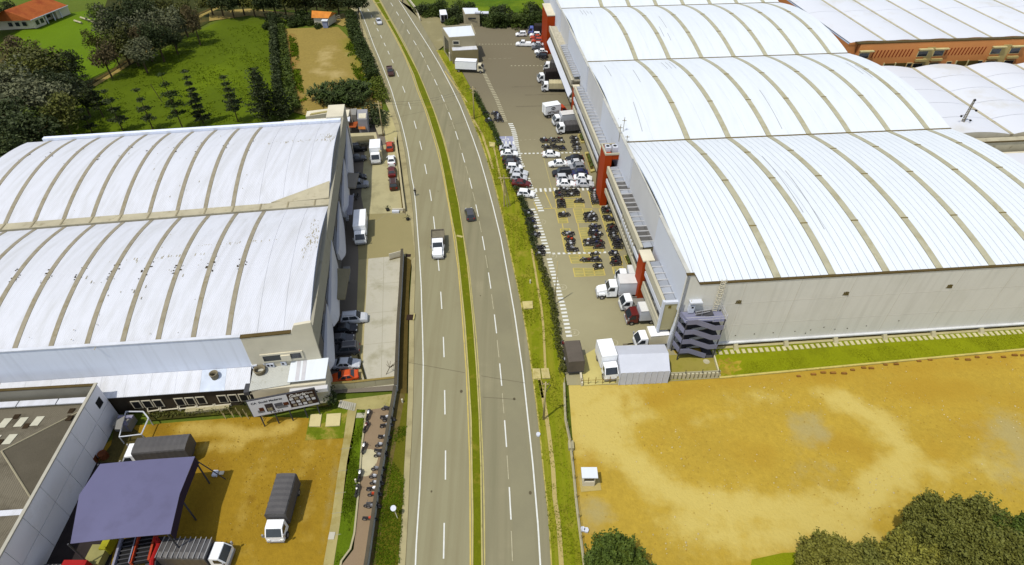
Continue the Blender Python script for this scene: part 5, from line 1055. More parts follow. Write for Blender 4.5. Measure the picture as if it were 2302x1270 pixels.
a_ = T0[0]; ff = MB().box(a_.x+1.0, a_.x+3.0, a_.y-.08, a_.y, 4.9, 6.1).build('window', WALLC, gh); MB().box(a_.x+1.2, a_.x+2.8, a_.y-.12, a_.y-.07, 5.1, 5.9).build('pane', GLASS, ff)
d_ = (T0[3]-T0[0]).normalized(); nn = Vector((-1, 0, 0))
for k in range(3):
    p = T0[0]+d_*(1+k*1.9); MB().strip([Vector((p.x-.1,p.y,0)), Vector((p.x-.1,p.y,0))+d_*1.2], .1, .8, 5.5).build('window', GLASS, gh)
MB().strip([G(1000,90,0), G(1012,138,0)], .3, 0, 2.4).build('garden_wall', WALLC, gh)
MB().box(-19.5,-11,190.2,190.8,6.2,7.0).build('rear_sign', WALLC, gh) if 0 else None
gd = thing('guard_building', G(1060,45), 'small grey block building with bright white roof at the far end of the lot', 'building')
P2 = [G(1045,32,4.2), G(1078,31,4.2), G(1074,18,4.2), G(1039,18,4.2)]
MB().prism(P2, 0, 4.2).build('walls', GW, gd); MB().prism([p.lerp(P2[0].lerp(P2[2], .5), .06) for p in P2], 4.21, 4.3).build('roof', WHITE, gd); MB().box(P2[0].x+1, P2[0].x+3.6, P2[0].y-.06, P2[0].y, 2.6, 3.1).build('window', GLASS, gd)
MB().box(P2[1].x-1.6, P2[1].x+.3, P2[1].y-.2, P2[1].y+1.5, 4.3, 4.7).build('roof_box', WALLW, gd)
gn = thing('generator_shed', G(1090,45), 'little pale shed with open front beside the small grey block building', 'shed')
c_ = G(1090,46); B = lambda a, b, z: (c_.x+a, c_.y+b, z); MB().box(-1.2,1.2,0,2,0,1.0,0,B).build('base', WALLC, gn); MB().box(-1.3,1.3,-.2,2.1,2.2,2.4,0,B).build('roof', WALLW, gn)
for a_ in (-1.1, 1.1): MB().box(a_-.15,a_+.15,0,.3,1.0,2.2,0,B).build('post', WALLC, gn)
# house with the orange roof (top-left)
hs = thing('tiled_house', G(80,55), 'country house with orange tiled roof, white walls and a columned veranda at the top left', 'house')
TILE = mat('roof_tile', C(178,98,50), .85, .22, .4, .5, 6, fine=.2, stain=(C(150,70,40), .25, .5, .2))
zh = 3.0; r0 = G(0,45.5,zh); r1 = G(72,43,zh); r2 = G(150,12,zh); 
d1 = (r2-r1).normalized(); n1 = Vector((-d1.y, d1.x, 0))
def fh(u, v, z): p = Vector((r1.x, r1.y, 0))+d1*u+n1*v; return (p.x, p.y, z)
Lh = (r2-r1).length
mb = MB(); mb.add([fh(-1,-.4,zh), fh(Lh,-.4,zh), fh(Lh-2,6,6.2), fh(-3,6,6.2)], [(0,1,2,3)]).add([fh(Lh,-.4,zh), fh(Lh,12.4,zh), fh(Lh-2,6,6.2)], [(0,1,2)]).add([fh(Lh,12.4,zh), fh(-12,12.4,zh), fh(-3,6,6.2), fh(Lh-2,6,6.2)], [(0,1,2,3)]); mb.build('roof', TILE, hs)
mb = MB(); mb.add([fh(-1,-.4,zh), fh(-3,6,6.2), fh(-16,3,6.4), tuple(r0+Vector((-6,-2,0)))], [(0,1,2,3)]).add([fh(-3,6,6.2), fh(-12,12.4,3), fh(-24,10,3), fh(-16,3,6.4)], [(0,1,2,3)]); mb.build('roof', TILE, hs)
MB().box(0, Lh-5, 2.6, 11.5, 0, zh-.05, 0, fh).build('walls', WALLC, hs); MB().box(0, 4.5, .2, 2.6, 0, zh-.05, 0, fh).build('wing', WALLC, hs); MB().box(Lh-5, Lh+.5, .5, 11, 0, zh-.05, 0, fh).build('wing', WALLC, hs)
MB().add([tuple(r0+Vector((-5,-1.2,-3))), tuple(r1+Vector((-.5,.3,-3))), tuple(r1+Vector((-.5,.3,0))), tuple(r0+Vector((-5,-1.2,0)))], [(0,1,2,3)]).build('front_wall', WALLC, hs)
MB().box(-1, Lh, -.55, -.42, zh-.15, zh+.1, 0, fh).build('fascia', WALLW, hs)
for k in range(3): MB().box(5+k*3, 5.25+k*3, 0, .25, 0, zh-.1, 0, fh).build('column', WALLW, hs)
for k in range(4): MB().box(5.2+k*2.4, 6.6+k*2.4, 2.5, 2.6, .8, 2.2, 0, fh).build('window', GLASS, hs)
for u in (.8, 2.7): MB().box(u, u+1.2, .1, .2, .8, 2.2, 0, fh).build('window', GLASS, hs)
for i in range(3):
    p = r0.lerp(r1, .3+.22*i)+Vector((-.4,.0,-2)); MB().box(p.x-.6,p.x+.6,p.y-.35,p.y-.1,1,2.2).build('window', GLASS, hs)
for i, (a_, b_) in enumerate((((182,41),(200,47)),((198,46),(227,57)),((168,48),(184,53)))):
    p, q_ = G(*a_), G(*b_); o = MB().tube(p+Vector((0,0,.3)), q_+Vector((0,0,.3)), .3, 7).build('felled_log', mat('log', C(200,192,160), .9, .15, 1), origin=p); tag(o, ['short white felled log, upper one on the lawn by the house','long white felled log lying on the lawn by the house','small white felled log, left one on the lawn'][i], 'log')
# hut, booth and fence by the tan field
ht_ = thing('orange_roofed_hut', G(730,42), 'small hut with a bright orange tiled roof behind the tan field', 'hut')
q = [G(700,40,2.6), G(738,41,2.6), G(757,29,2.6), G(705,24,2.6)]
MB().prism([p.lerp(q[0].lerp(q[2], .5), .15) for p in q], 0, 2.5).build('walls', WALLC, ht_)
mm = q[0].lerp(q[3], .5)+Vector((0,0,1.2)); m2 = q[1].lerp(q[2], .5)+Vector((0,0,1.2)); MB().add([q[0],q[1],m2,mm], [(0,1,2,3)]).add([q[2],q[3],mm,m2], [(0,1,2,3)]).add([q[0],mm,q[3]],[(0,1,2)]).add([q[1],q[2],m2],[(0,1,2)]).build('roof', mat('bright_tile', C(220,140,60), .8, .2, .5, .4, 5), ht_)
bt = thing('blue_booth', G(732,63), 'narrow blue-grey booth with white roof at the corner of the tan field', 'booth')
c_ = G(732,63); B = lambda a, b, z: (c_.x+a, c_.y+b, z); MB().box(-.8,.8,0,1.2,0,2.2,0,B).build('walls', mat('booth', C(150,160,190)), bt); MB().box(-1,1,-.2,1.4,2.2,2.4,0,B).build('roof', WHITE, bt)
ff = thing('rail_fence', G(742,50), 'short pale rail fence beside the blue booth', 'fence')
for z in (.5, 1.1): MB().strip([G(741,52), G(765,42)], .1, z, z+.12).build('rail', WALLC, ff)
for k in range(4): p = G(741,52).lerp(G(765,42), k/3); MB().tube(p, p+Vector((0,0,1.3)), .07, 5).build('post', WALLC, ff)
wall('roadside_wall', [(918,0),(935,22),(945,48)], 1.0, WALLC, 'low pale wall on the highway shoulder before the lot entrance', joints=4)
# ---- poles
def pole(x, y, h, label, cross=((.9,.0),), r=.16, lean=(0,0), wires=None):
    p = G(x, y); t = thing('power_pole', p, label, 'utility pole')
    top = p+Vector((lean[0], lean[1], h)); MB().tube(p, top, r, 9, r*.6).build('shaft', WOOD, t, True)
    for dz, w_ in cross:
        c_ = top-Vector((0,0,dz)); 
        MB().box(c_.x-w_, c_.x+w_, c_.y-.06, c_.y+.06, c_.z-.06, c_.z+.06).build('crossarm', WOOD, t)
        for s in (-1, 0, 1): MB().tube(c_+Vector((s*w_*.85,0,.05)), c_+Vector((s*w_*.85,0,.3)), .07, 6).build('insulator', mat('insul', C(110,100,80)), t)
    return t, top
t, _ = pole(1222, 943, 8.2, 'concrete utility pole on the verge, nearest to the camera', ((.4,.5),))
MB().tube(G(1222,943)+Vector((.1,0,6.2)), G(1222,943)+Vector((.7,.2,7.4)), .05, 5).build('bracket', STEELD, t)
pole(1247, 684, 9.4, 'slim utility pole at the verge edge beside the lower part of the lot', (), .12)
pole(1066, 267, 8.5, 'grey utility pole on the far verge opposite the upper mopeds', ((.6,.8),(1.6,.5)), .17)
pole(818, 90, 8.5, 'dark roadside pole left of the highway near the top', ((.5,.5),), .14)
pole(862, 306, 9, 'utility pole among scrap behind the white factory, left of the highway', ((.6,.9),(1.5,.7)), .15)
pole(865, 1120, 0.1, 'pole stub hidden', (), .05) if 0 else None
# triple-leg pole by the cars
p = G(1140,463); t = thing('braced_pole', p, 'pale timber pole with slanting braces and cross top on the verge by parked cars', 'utility pole')
tp = Vector((p.x-.6, p.y-.5, 7.6))
MB().tube(p+Vector((-.6,-.2,0)), tp, .13, 8, .09).build('shaft', WOOD, t); MB().tube(p+Vector((.6,0,0)), tp-Vector((0,0,.8)), .1, 7).build('brace', WOOD, t); MB().tube(p+Vector((.1,-.5,0)), tp-Vector((0,0,1.4)), .08, 7).build('brace', WOOD, t)
MB().box(tp.x-1.1, tp.x+1.1, tp.y-.07, tp.y+.07, tp.z-.7, tp.z-.55).box(tp.x-.07, tp.x+.07, tp.y-.8, tp.y+.8, tp.z-1.3, tp.z-1.15).build('crossarm', WOOD, t)
# street signs / lamp in the left verge
p = G(894,1165); t = thing('round_sign', p, 'small round white sign leaning on a thin post in the left verge', 'sign'); MB().tube(p, p+Vector((-.3,.3,1.9)), .05, 6).build('post', WALLC, t); c_ = p+Vector((-.3,.25,2.0)); MB().tube(c_, c_+Vector((0,-.03,.05)), .35, 14).build('disc', WALLW, t)
for i, (x, y) in enumerate(((801,1085),(905,905),(1192,637))): 
    p = G(x, y); tag(MB().tube(p, p+Vector((0,0,.8)), .12, 7).build('bollard', WALLC, origin=p), ['pale bollard on the kerb of the moped lane','small post where the two roadside walls meet','thin marker post on the verge near the manhole slab'][i], 'bollard')
# posts & logs in the left yard (dark pipe)
p, q_ = G(806,800), G(824,862); o = MB().tube(p+Vector((0,0,.25)), q_+Vector((0,0,.25)), .16, 7).build('long_pipe', mat('dpipe', C(60,56,30), .8, .3, 1), origin=p); tag(o, 'long dark mossy pipe lying beside the white sedan and red car', 'pipe')
for i, x in enumerate((797,806,835,852,862,874)):
    p = G(x, 858+i*.3); tag(MB().box(p.x-.2,p.x+.2,p.y-.25,p.y+.25,.04,.4+.1*(i%2)).build('scrap_box', mat('scrap', C(74,64,50), .9, .4, 2), origin=p), f'{ORD[i]} small dark scrap piece from the left along the stained yard wall', 'scrap')
p = G(868,842); t = thing('bare_sapling', p, 'leafless little tree beside the stained yard wall', 'sapling'); mb = MB(); rr = random.Random(2)
MB().tube(p, p+Vector((.6,.4,1.1)), .05, 5).build('trunk', BARK, t)
for k in range(12): s = p+Vector((.6,.4,1.1)); mb.tube(s, s+Vector((rr.uniform(-.5,1.1), rr.uniform(-.3,.9), rr.uniform(.2,1))), .03, 4)
mb.build('twigs', BARK, t)
# rubble / misc white things in the dirt yard
p = G(485,1066); t = thing('plastic_chair', p, 'white broken plastic crate on the dirt between the canopy and the covered truck', 'crate'); MB().box(p.x-.3,p.x+.3,p.y-.4,p.y+.4,0,.35).build('tub', WALLW, t); MB().box(p.x+.4,p.x+1.0,p.y-.1,p.y+.4,0,.12).build('lid', WALLC, t)
# ------------------------------------------------------------------ vehicles
PAL = {'white': (.80,.82,.84), 'silver': (.48,.50,.53), 'grey': (.22,.23,.25), 'dark grey': (.06,.06,.065), 'black': (.014,.014,.016), 'red': (.42,.05,.012), 'orange red': (.50,.07,.01), 'dark red': (.10,.012,.01), 'dark blue': (.02,.025,.08), 'blue': (.09,.12,.38), 'brown': (.05,.02,.012), 'beige': (.55,.5,.35), 'yellow': (.55,.5,.05)}
def paint(c): return mat('paint_'+c.replace(' ', '_'), PAL[c], .28, .04, 1, spec=.5)
_mc = {}
def part(key, fn, name, mats, parent, smooth=False, loc=None):
    if key not in _mc:
        mb = MB(); fn(mb); _mc[key] = mb.mesh(name, mats, smooth)
    return link(name, _mc[key], parent, loc)
def wheel_mesh(r, w_):
    def f(mb):
        mb.tube((0,-w_/2,0), (0,w_/2,0), r, 14); mb.tube((0,-w_/2-.01,0), (0,w_/2+.01,0), r*.55, 10, mi=1)
    return f
CARS = {  # stations (x, top z, half width), glasshouse (base rear, base front, roof rear, roof front, roof z, roof half width)
 'sedan': ([(-2.2,.62,.72),(-2.12,.88,.80),(-1.5,.96,.86),(-.3,.95,.88),(.9,.93,.87),(1.6,.84,.84),(2.08,.68,.76),(2.2,.5,.66)], (-1.55,.95,-.95,.25,1.43,.60)),
 'hatch': ([(-1.95,.62,.74),(-1.9,.95,.80),(-1.4,.97,.85),(-.3,.95,.86),(.85,.94,.85),(1.5,.84,.82),(1.88,.66,.74),(1.97,.5,.64)], (-1.85,.92,-1.5,.25,1.5,.62)),
 'suv': ([(-2.3,.7,.8),(-2.26,1.06,.86),(-1.5,1.08,.92),(0,1.06,.93),(1.05,1.06,.92),(1.9,.98,.88),(2.25,.78,.82),(2.33,.6,.74)], (-2.18,1.15,-1.9,.45,1.75,.68)),
 'pickup': ([(-2.6,.7,.8),(-2.58,1.0,.86),(-1.5,1.02,.9),(0,1.02,.91),(1.3,1.02,.9),(2.1,.94,.86),(2.5,.74,.8),(2.58,.6,.72)], (-.75,1.35,-.5,.65,1.72,.66)),
}
CLEN = {'sedan': 4.4, 'hatch': 3.9, 'suv': 4.65, 'pickup': 5.15}
def car(kind, a, b, color, label, group='cars parked in the lots', z=.8, dark_top=False, cat='car', name=None):
    A, B = G(*a, z), G(*b, z); c = (A+B)/2; h = math.atan2(B.y-A.y, B.x-A.x); L = (B-A).length
    t = thing(name or ('pickup_truck' if kind == 'pickup' else 'parked_car'), (c.x, c.y, .05), label, 'pickup truck' if kind == 'pickup' else cat, group, h)
    s = max(.93, min(1.06, L/CLEN[kind])); t.scale = (s, 1.0, 1.0)
    st_, gh_ = CARS[kind]; P = paint(color)
    def body(mb):
        secs = []
        for x, zt, w_ in st_:
            q = [(-w_*.9,.2),(-w_,.42),(-w_,zt-.22),(-w_*.95,zt-.06),(-w_*.78,zt),(w_*.78,zt),(w_*.95,zt-.06),(w_,zt-.22),(w_,.42),(w_*.9,.2)]
            secs.append([(x, y, zz) for y, zz in q])
        mb.loft(secs)
        br, bf, rr_, rf, rz, rw = gh_; zb = .9 if kind in ('sedan','hatch') else 1.0; bw = st_[3][2]*.93
        mb.loft([[(br,-bw,zb),(br,bw,zb),(bf,bw,zb),(bf,-bw,zb)], [(rr_,-rw,rz-.04),(rr_,rw,rz-.04),(rf,rw,rz-.04),(rf,-rw,rz-.04)], [(rr_+.1,-rw*.85,rz),(rr_+.1,rw*.85,rz),(rf-.1,rw*.85,rz),(rf-.1,-rw*.85,rz)]])
        if kind == 'pickup':
            mb.box(-2.5,-.8,-.82,-.74,.9,1.18).box(-2.5,-.8,.74,.82,.9,1.18).box(-2.56,-2.48,-.82,.82,.9,1.18)
    part(('cb', kind, color), body, 'body', P, t)
    br, bf, rr_, rf, rz, rw = gh_; zb = .95 if kind in ('sedan','hatch') else 1.06; bw = st_[3][2]*.93; o_ = .025
    def quad(p, q, r, s_, off):
        def f(mb): mb.add([Vector(v)+Vector(off) for v in (p, q, r, s_)], [(0,1,2,3)])
        return f
    def inset(x0, x1, k): return x0+(x1-x0)*k
    zt = rz-.1
    part(('gw', kind), quad((bf-.02,-bw*.9,zb),(bf-.02,bw*.9,zb),(inset(bf,rf,.88),rw*.9,zt+.02),(inset(bf,rf,.88),-rw*.9,zt+.02),(.03,0,.03)), 'windscreen', GLASS, t)
    part(('gr', kind), quad((br+.02,bw*.88,zb),(br+.02,-bw*.88,zb),(inset(br,rr_,.85),-rw*.88,zt),(inset(br,rr_,.85),rw*.88,zt),(-.03,0,.03)), 'rear_window', GLASS, t)
    xm = (rr_+rf)/2
    for s_ in (-1, 1):
        for j, (xa, xb, ta, tb) in enumerate(((br+.28, xm-.05, rr_+.08, xm-.05), (xm+.05, bf-.28, xm+.05, rf-.05))):
            if kind == 'pickup' and j == 0: xa = br+.12
            def f(mb, xa=xa, xb=xb, ta=ta, tb=tb, s_=s_):
                y0 = s_*(bw*.985+.02); y1 = s_*(rw+.035); P_ = [(xa,y0,zb+.03),(xb,y0,zb+.03),(tb,y1,zt+.0),(ta,y1,zt+.0)]; mb.add(P_, [(0,1,2,3) if s_ < 0 else (3,2,1,0)])
            part(('gs', kind, s_, j), f, 'side_window', GLASS, t)
    wx = .62*CLEN[kind]/2
    for sx in (-1, 1):
        for sy in (-1, 1): part(('wh',), wheel_mesh(.32, .2), 'wheel', [TYRE, RIM], t, loc=(sx*wx, sy*.78, .32))
    L2 = CLEN[kind]/2
    for sy in (-1, 1):
        part(('hl',), lambda mb: mb.box(-.12,.08,-.16,.16,-.07,.07), 'headlight', HLIGHT, t, loc=(L2-.13, sy*.56, .62)); part(('tl',), lambda mb: mb.box(-.05,.1,-.13,.13,-.1,.1), 'taillight', TLIGHT, t, loc=(-L2+.02, sy*.62, .78))
        part(('mr', color), lambda mb: mb.box(-.07,.07,-.1,.1,-.07,.07), 'mirror', P, t, loc=(bf-.35, sy*(bw+.1), zb+.08))
    if kind == 'suv':
        for sy in (-1, 1): part(('rr',), lambda mb: mb.box(-1.0,1.0,-.03,.03,0,.06), 'roof_rail', CHROME, t, loc=(-.7, sy*.55, 1.77))
    return t
def truck(a, b, H, label, cab='white', cargo='box', ccol=None, za=None, zb=1.2, cabh=2.3, W=2.3, conv=False, group='trucks in the yards', extras=None, cover_m=None, lmin=5.0, lmax=13):
    A = G(*a, H if za is None else za); B = G(*b, zb); c = (A+B)/2; h = math.atan2(B.y-A.y, B.x-A.x); L = max(lmin, min(lmax, (Vector((B.x-A.x, B.y-A.y))).length))
    t = thing('truck', (c.x, c.y, .05), label, 'truck', group, h)
    P = paint(cab); x1 = L/2; x0 = -L/2; cl = 1.75; nose = 1.5 if conv else 0; cx0 = x1-nose-cl; k = Vector((0,0,0))
    wy = min(W, 2.1)/2; ch = cabh
    def lb(f, name, m, sm_=False): mb = MB(); f(mb); return link(name, mb.mesh(name, m, sm_), t)
    # cab with raked windscreen
    def cabf(mb):
        q = [(cx0,.55),(cx0,ch-.06),(cx0+.12,ch),(x1-nose-(.65 if not conv else .5),ch),(x1-nose-.02,ch-.95),(x1-nose,.95),(x1-nose,.5)]
        mb.loft([[(x, s*wy*(1 if z < ch-.9 else .93), z) for x, z in q] for s in (-1, 1)])
        if conv:
            q = [(x1-nose-.01,.6),(x1-nose-.01,ch-.85),(x1-.35,ch-1.1),(x1,ch-1.4),(x1+.02,.6)]
            mb.loft([[(x, s*wy*.72, z) for x, z in q] for s in (-1, 1)])
            for s in (-1, 1): mb.box(x1-1.25, x1-.25, min(s*wy*.7, s*wy), max(s*wy*.7, s*wy), .7, 1.12)
    lb(cabf, 'cab', P)
    xf = x1-nose; xr_ = xf-(.65 if not conv else .5)
    lb(lambda mb: mb.add([(xf+.01,-wy*.86,ch-.93),(xf+.01,wy*.86,ch-.93),(xr_+.07,wy*.82,ch-.08),(xr_+.07,-wy*.82,ch-.08)], [(0,1,2,3)]), 'windscreen', GLASS)
    for s in (-1, 1):
        lb(lambda mb: mb.add([(cx0+.45,s*(wy+.012),ch-.95),(xf-.2,s*(wy+.012),ch-.95),(xr_-.02,s*(wy*.95+.012),ch-.25),(cx0+.45,s*(wy*.95+.012),ch-.25)], [(0,1,2,3) if s < 0 else (3,2,1,0)]), 'side_window', GLASS)
        lb(lambda mb: mb.box(xf-.15,xf+.02,min(s*(wy+.08), s*(wy+.28)),max(s*(wy+.08), s*(wy+.28)),ch-1.0,ch-.45), 'mirror', CHROME)
        lb(lambda mb: mb.box(x1-.02,x1+.06,min(s*wy*.55, s*wy*.85),max(s*wy*.55, s*wy*.85),.68,.88), 'headlight', HLIGHT)
    lb(lambda mb: mb.box(x1-.1,x1+.12,-wy*.95,wy*.95,.35,.62), 'bumper', CHROME)
    lb(lambda mb: mb.box(x0+.1,x1-.3,-.45,.45,.5,.85), 'chassis', STEELD)
    bx1 = cx0-.18; by = W/2; fl_ = 1.0
    CM = cover_m or {'box': paint(ccol or 'white'), 'canvas': CANVG, 'black': CANVB, 'flat': GREY, 'dump': mat('dump_body', C(140,132,116), .6, .2, 1), 'stake': mat('cream_tarp', C(206,196,158), .7, .1, .8)}[cargo]
    if cargo in ('box',):
        lb(lambda mb: mb.box(x0,bx1,-by,by,fl_,H), 'cargo_box', CM); lb(lambda mb: mb.box(x0+.04,bx1-.04,-by+.04,by-.04,H,H+.03), 'box_roof', paint('white') if (ccol or 'white') != 'silver' else mat('box_roof_grey', (.56,.56,.55), .6, .05, 1))
        for s in (-1, 1):
            for z in (fl_, H-.07): lb(lambda mb: mb.box(x0-.02,bx1+.02,min(s*by, s*(by+.03)),max(s*by, s*(by+.03)),z,z+.09), 'edge_rail', CHROME)
        lb(lambda mb: mb.box(x0-.03,x0,-.03,.03,fl_+.05,H-.1), 'door_seam', STEELD)
    elif cargo in ('canvas', 'black', 'stake'):
        n = max(4, int((bx1-x0)/.7)); rs = []
        for i in range(n*2+1):
            x = x0+(bx1-x0)*i/(n*2); sag = .045 if i % 2 else 0; hz = H-sag
            rs.append([(x,-by+sag*.5,fl_),(x,-by+sag*.6,hz-.3),(x,-by+.12,hz-.1),(x,-.5,hz),(x,.5,hz),(x,by-.12,hz-.1),(x,by-sag*.6,hz-.3),(x,by-sag*.5,fl_)])
        lb(lambda mb: mb.loft(rs), 'canvas_cover', CM)
        lb(lambda mb: mb.box(x0,bx1,-by-.02,by+.02,fl_-.12,fl_), 'bed', STEELD)
    else:
        side = .35 if cargo == 'flat' else .95
        lb(lambda mb: mb.box(x0,bx1,-by,by,fl_-.1,fl_).box(x0,bx1,-by,-by+.08,fl_,fl_+side).box(x0,bx1,by-.08,by,fl_,fl_+side).box(x0,x0+.08,-by+.09,by-.09,fl_,fl_+side).box(bx1-.1,bx1,-by+.09,by-.09,fl_,fl_+side+.6), 'cargo_bed', CM)
        if cargo == 'dump': lb(lambda mb: mb.box(x0+.1,bx1-.12,-by+.1,by-.1,fl_+.01,fl_+.6), 'load', mat('load', C(128,122,104), .95, .2, 1))
    R_ = .42; xs = [x1-nose*.55-.75 if not conv else x1-.75, x0+1.0]+([x0+2.05] if L > 8.2 else [])
    for x in xs:
        for s in (-1, 1): part(('tw',), wheel_mesh(.42, .28), 'wheel', [TYRE, RIM], t, loc=(x, s*(by-.2), .42))
    if extras: extras(t, lb, x0, bx1, by, H)
    return t
LC = 'Left yard: '
car('suv', (769,716), (823,711), 'silver', 'silver estate car with roof rails pulled halfway into the sun in the lower left yard', cat='car')
car('sedan', (748,739), (800,735), 'black', 'black sedan parked just below the silver estate in the lower left yard')
car('sedan', (743,762), (789,759), 'dark grey', 'dark grey sedan between the black sedan and the dark four-wheel drive')
car('suv', (803,781), (750,786), 'dark grey', 'dark four-wheel drive nosed in beside the hanging pipe in the lower left yard')
car('sedan', (750,817), (808,815), 'silver', 'pale silver sedan just above the orange-red car')
car('sedan', (804,840), (744,850), 'orange red', 'orange-red coupe at the bottom of the left yard')
car('suv', (785,334), (822,330), 'black', 'black four-wheel drive topmost in the shaded row of the upper left yard')
car('sedan', (786,356), (820,352), 'dark grey', 'dark sedan second in the shaded row of the upper left yard')
car('hatch', (792,398), (817,395), 'black', 'black hatchback above the green-grey car in the shaded upper left yard')
car('suv', (793,414), (819,412), 'grey', 'grey car beside the grey awning in the shaded upper left yard')
car('hatch', (876,338), (876,315), 'red', 'bright red hatchback at the top of the sunny line by the highway')
car('sedan', (880,368), (879,348), 'white', 'white sedan below the red hatchback in the sunny line by the highway')
car('sedan', (881,395), (880,373), 'dark red', 'dark red sedan third in the sunny line by the highway')
car('suv', (885,423), (883,400), 'brown', 'dark brown four-wheel drive last in the sunny line by the highway')
car('suv', (768,462), (774,491), 'silver', 'pale van nosed out of the shade beside the white box truck', z=1.0, cat='van')
car('sedan', (848,39), (855,54), 'silver', 'silver car driving down the left carriageway near the top', 'cars driving on the highway', name='moving_car')
car('pickup', (873,145), (881,173), 'brown', 'dark brown pickup driving down the left carriageway', 'cars driving on the highway')
car('hatch', (1059,492), (1053,466), 'dark grey', 'dark hatchback driving up the right carriageway', 'cars driving on the highway', name='moving_car')
car('hatch', (1183,75), (1160,75.5), 'white', 'white hatchback alone in the upper lot, above the white pickup')
car('pickup', (1192,98), (1161,97), 'white', 'white pickup waiting alone in the upper lot')
for i, (x0, x1, y, c_, k_, d_) in enumerate(((1214,1192,77,'white','hatch','topmost white car'),(1217,1195,82.5,'red','sedan','upper red car'),(1219,1196,90,'red','hatch','lower red car'),(1220,1195,99,'silver','sedan','silver car'),(1223,1197,106,'dark grey','sedan','dark grey car'),(1230,1203,114.5,'white','sedan','lower white car'),(1231,1205,123,'black','hatch','last black car'))):
    car(k_, (x0, y), (x1, y-.5), c_, f'{d_} in the tight row at the foot of the far red tower', 'tight row of cars by the far red tower')
for a_, b_, c_, k_, l_ in (((1124,331),(1160,332),'silver','sedan','silver car standing on the blue bay'),((1127,343.5),(1163,343.5),'white','sedan','white sedan just below the blue bay'),((1133,356),(1166,358),'black','sedan','upper of two black cars on the verge side'),((1137,365),(1169,366),'dark grey','hatch','lower dark car of the pair on the verge side'),((1140,374),(1174,375),'white','hatch','white hatchback below the two dark cars'),((1146,384),(1187,388),'silver','sedan','long silver sedan poking onto the walkway stripes'),((1150,397),(1183,399),'silver','hatch','silver hatchback just above the dark red car'),((1156,409),(1189,412),'dark red','sedan','dark red car on the verge side of the lot'),((1165,432),(1201,435),'white','hatch','white hatchback last in the verge side row, by the wide crossing')):
    car(k_, a_, b_, c_, l_, 'cars parked nose out along the verge')
for a_, b_, c_, k_, l_ in (((1220,344.5),(1259,345.5),'white','sedan','white sedan parked over the dotted crossing beside the mopeds'),((1272,365),(1235,367),'white','sedan','white sedan standing just left of the mixed block of parked cars'),((1309,353),(1274,356),'black','sedan','black sedan at the top of the right-hand column of cars'),((1309,363.5),(1275,365.5),'silver','sedan','silver sedan under the top black sedan'),((1310,373),(1283,375),'grey','hatch','grey hatchback third in the right-hand column of cars'),((1281,386),(1246,388),'black','suv','big black car at the top of the left-hand column'),((1253,399),(1284,398),'silver','hatch','silver hatchback in the left-hand column under the big black car'),((1254,410),(1291,411.5),'white','sedan','white sedan at the bottom of the left-hand column'),((1318,386),(1284,387.5),'dark blue','sedan','dark blue sedan in the right-hand column'),((1291,397),(1330,399),'white','sedan','white sedan under the dark blue sedan'),((1297,411),(1332,412),'silver','sedan','silver sedan at the bottom of the right-hand column')):
    car(k_, a_, b_, c_, l_, 'cars parked in the middle block of the lot')
# trucks
def reardoor(t, lb, x0, bx1, by, H): lb(lambda mb: mb.box(x0-.02,x0,-by+.1,by-.1,1.1,H-.1), 'rear_door', paint('grey'))
truck((809,471), (811,545), 3.2, 'white box truck driving through the left yard entrance', W=2.3, zb=.8, extras=reardoor)
truck((843,313), (845,364), 3.2, 'white box truck nose down in the upper left yard beside the sunny car line', zb=.8, W=2.4)
truck((643,1064), (620,1216), 3.3, 'grey canvas covered truck with white cab standing alone on the brown dirt yard', cargo='canvas', zb=.6, W=2.5, cabh=2.4)
truck((421,991), (283,1026), 3.3, 'grey covered truck with white cab parked between the cage and the violet canopy', cargo='canvas', zb=1.0, W=2.5)
def bows(t, lb, x0, bx1, by, H):
    n = 10
    for i in range(n): x = x0+(bx1-x0)*i/(n-1); lb(lambda mb: mb.box(x-.04,x+.04,-by-.03,by+.03,H-.02,H+.06), 'roof_bow', CHROME)
truck((360,1230), (517,1250), 2.9, 'truck with ribbed dark roof and white cab at the bottom edge of the dirt yard', cargo='canvas', zb=1.0, W=2.4, extras=bows, cover_m=mat('ribbed_dark', C(86,84,84), .4, .15, 1, spec=.5))
truck((1358,762.5), (1374,851), 3.5, 'tall white box truck facing down beside the big grey tent', zb=.7, W=2.35, cabh=2.5)
truck((1024,134), (1087,153), 3.3, 'white box truck with pale yellow cab parked in front of the gatehouse', cab='beige', W=2.4)
truck((1263,137), (1229,149), 3.0, 'white cab truck topmost at the docks, above the black covered truck', cargo='canvas', W=2.3, lmin=6)
truck((1272,153), (1209,177), 3.4, 'white cab truck with black canvas body backed under the long white awning', cargo='black', W=2.4, zb=1.0)
truck((1281,182), (1218,196), 2.8, 'white cab truck with cream tarp body beside the black covered truck', cargo='stake', W=2.4, zb=1.0)
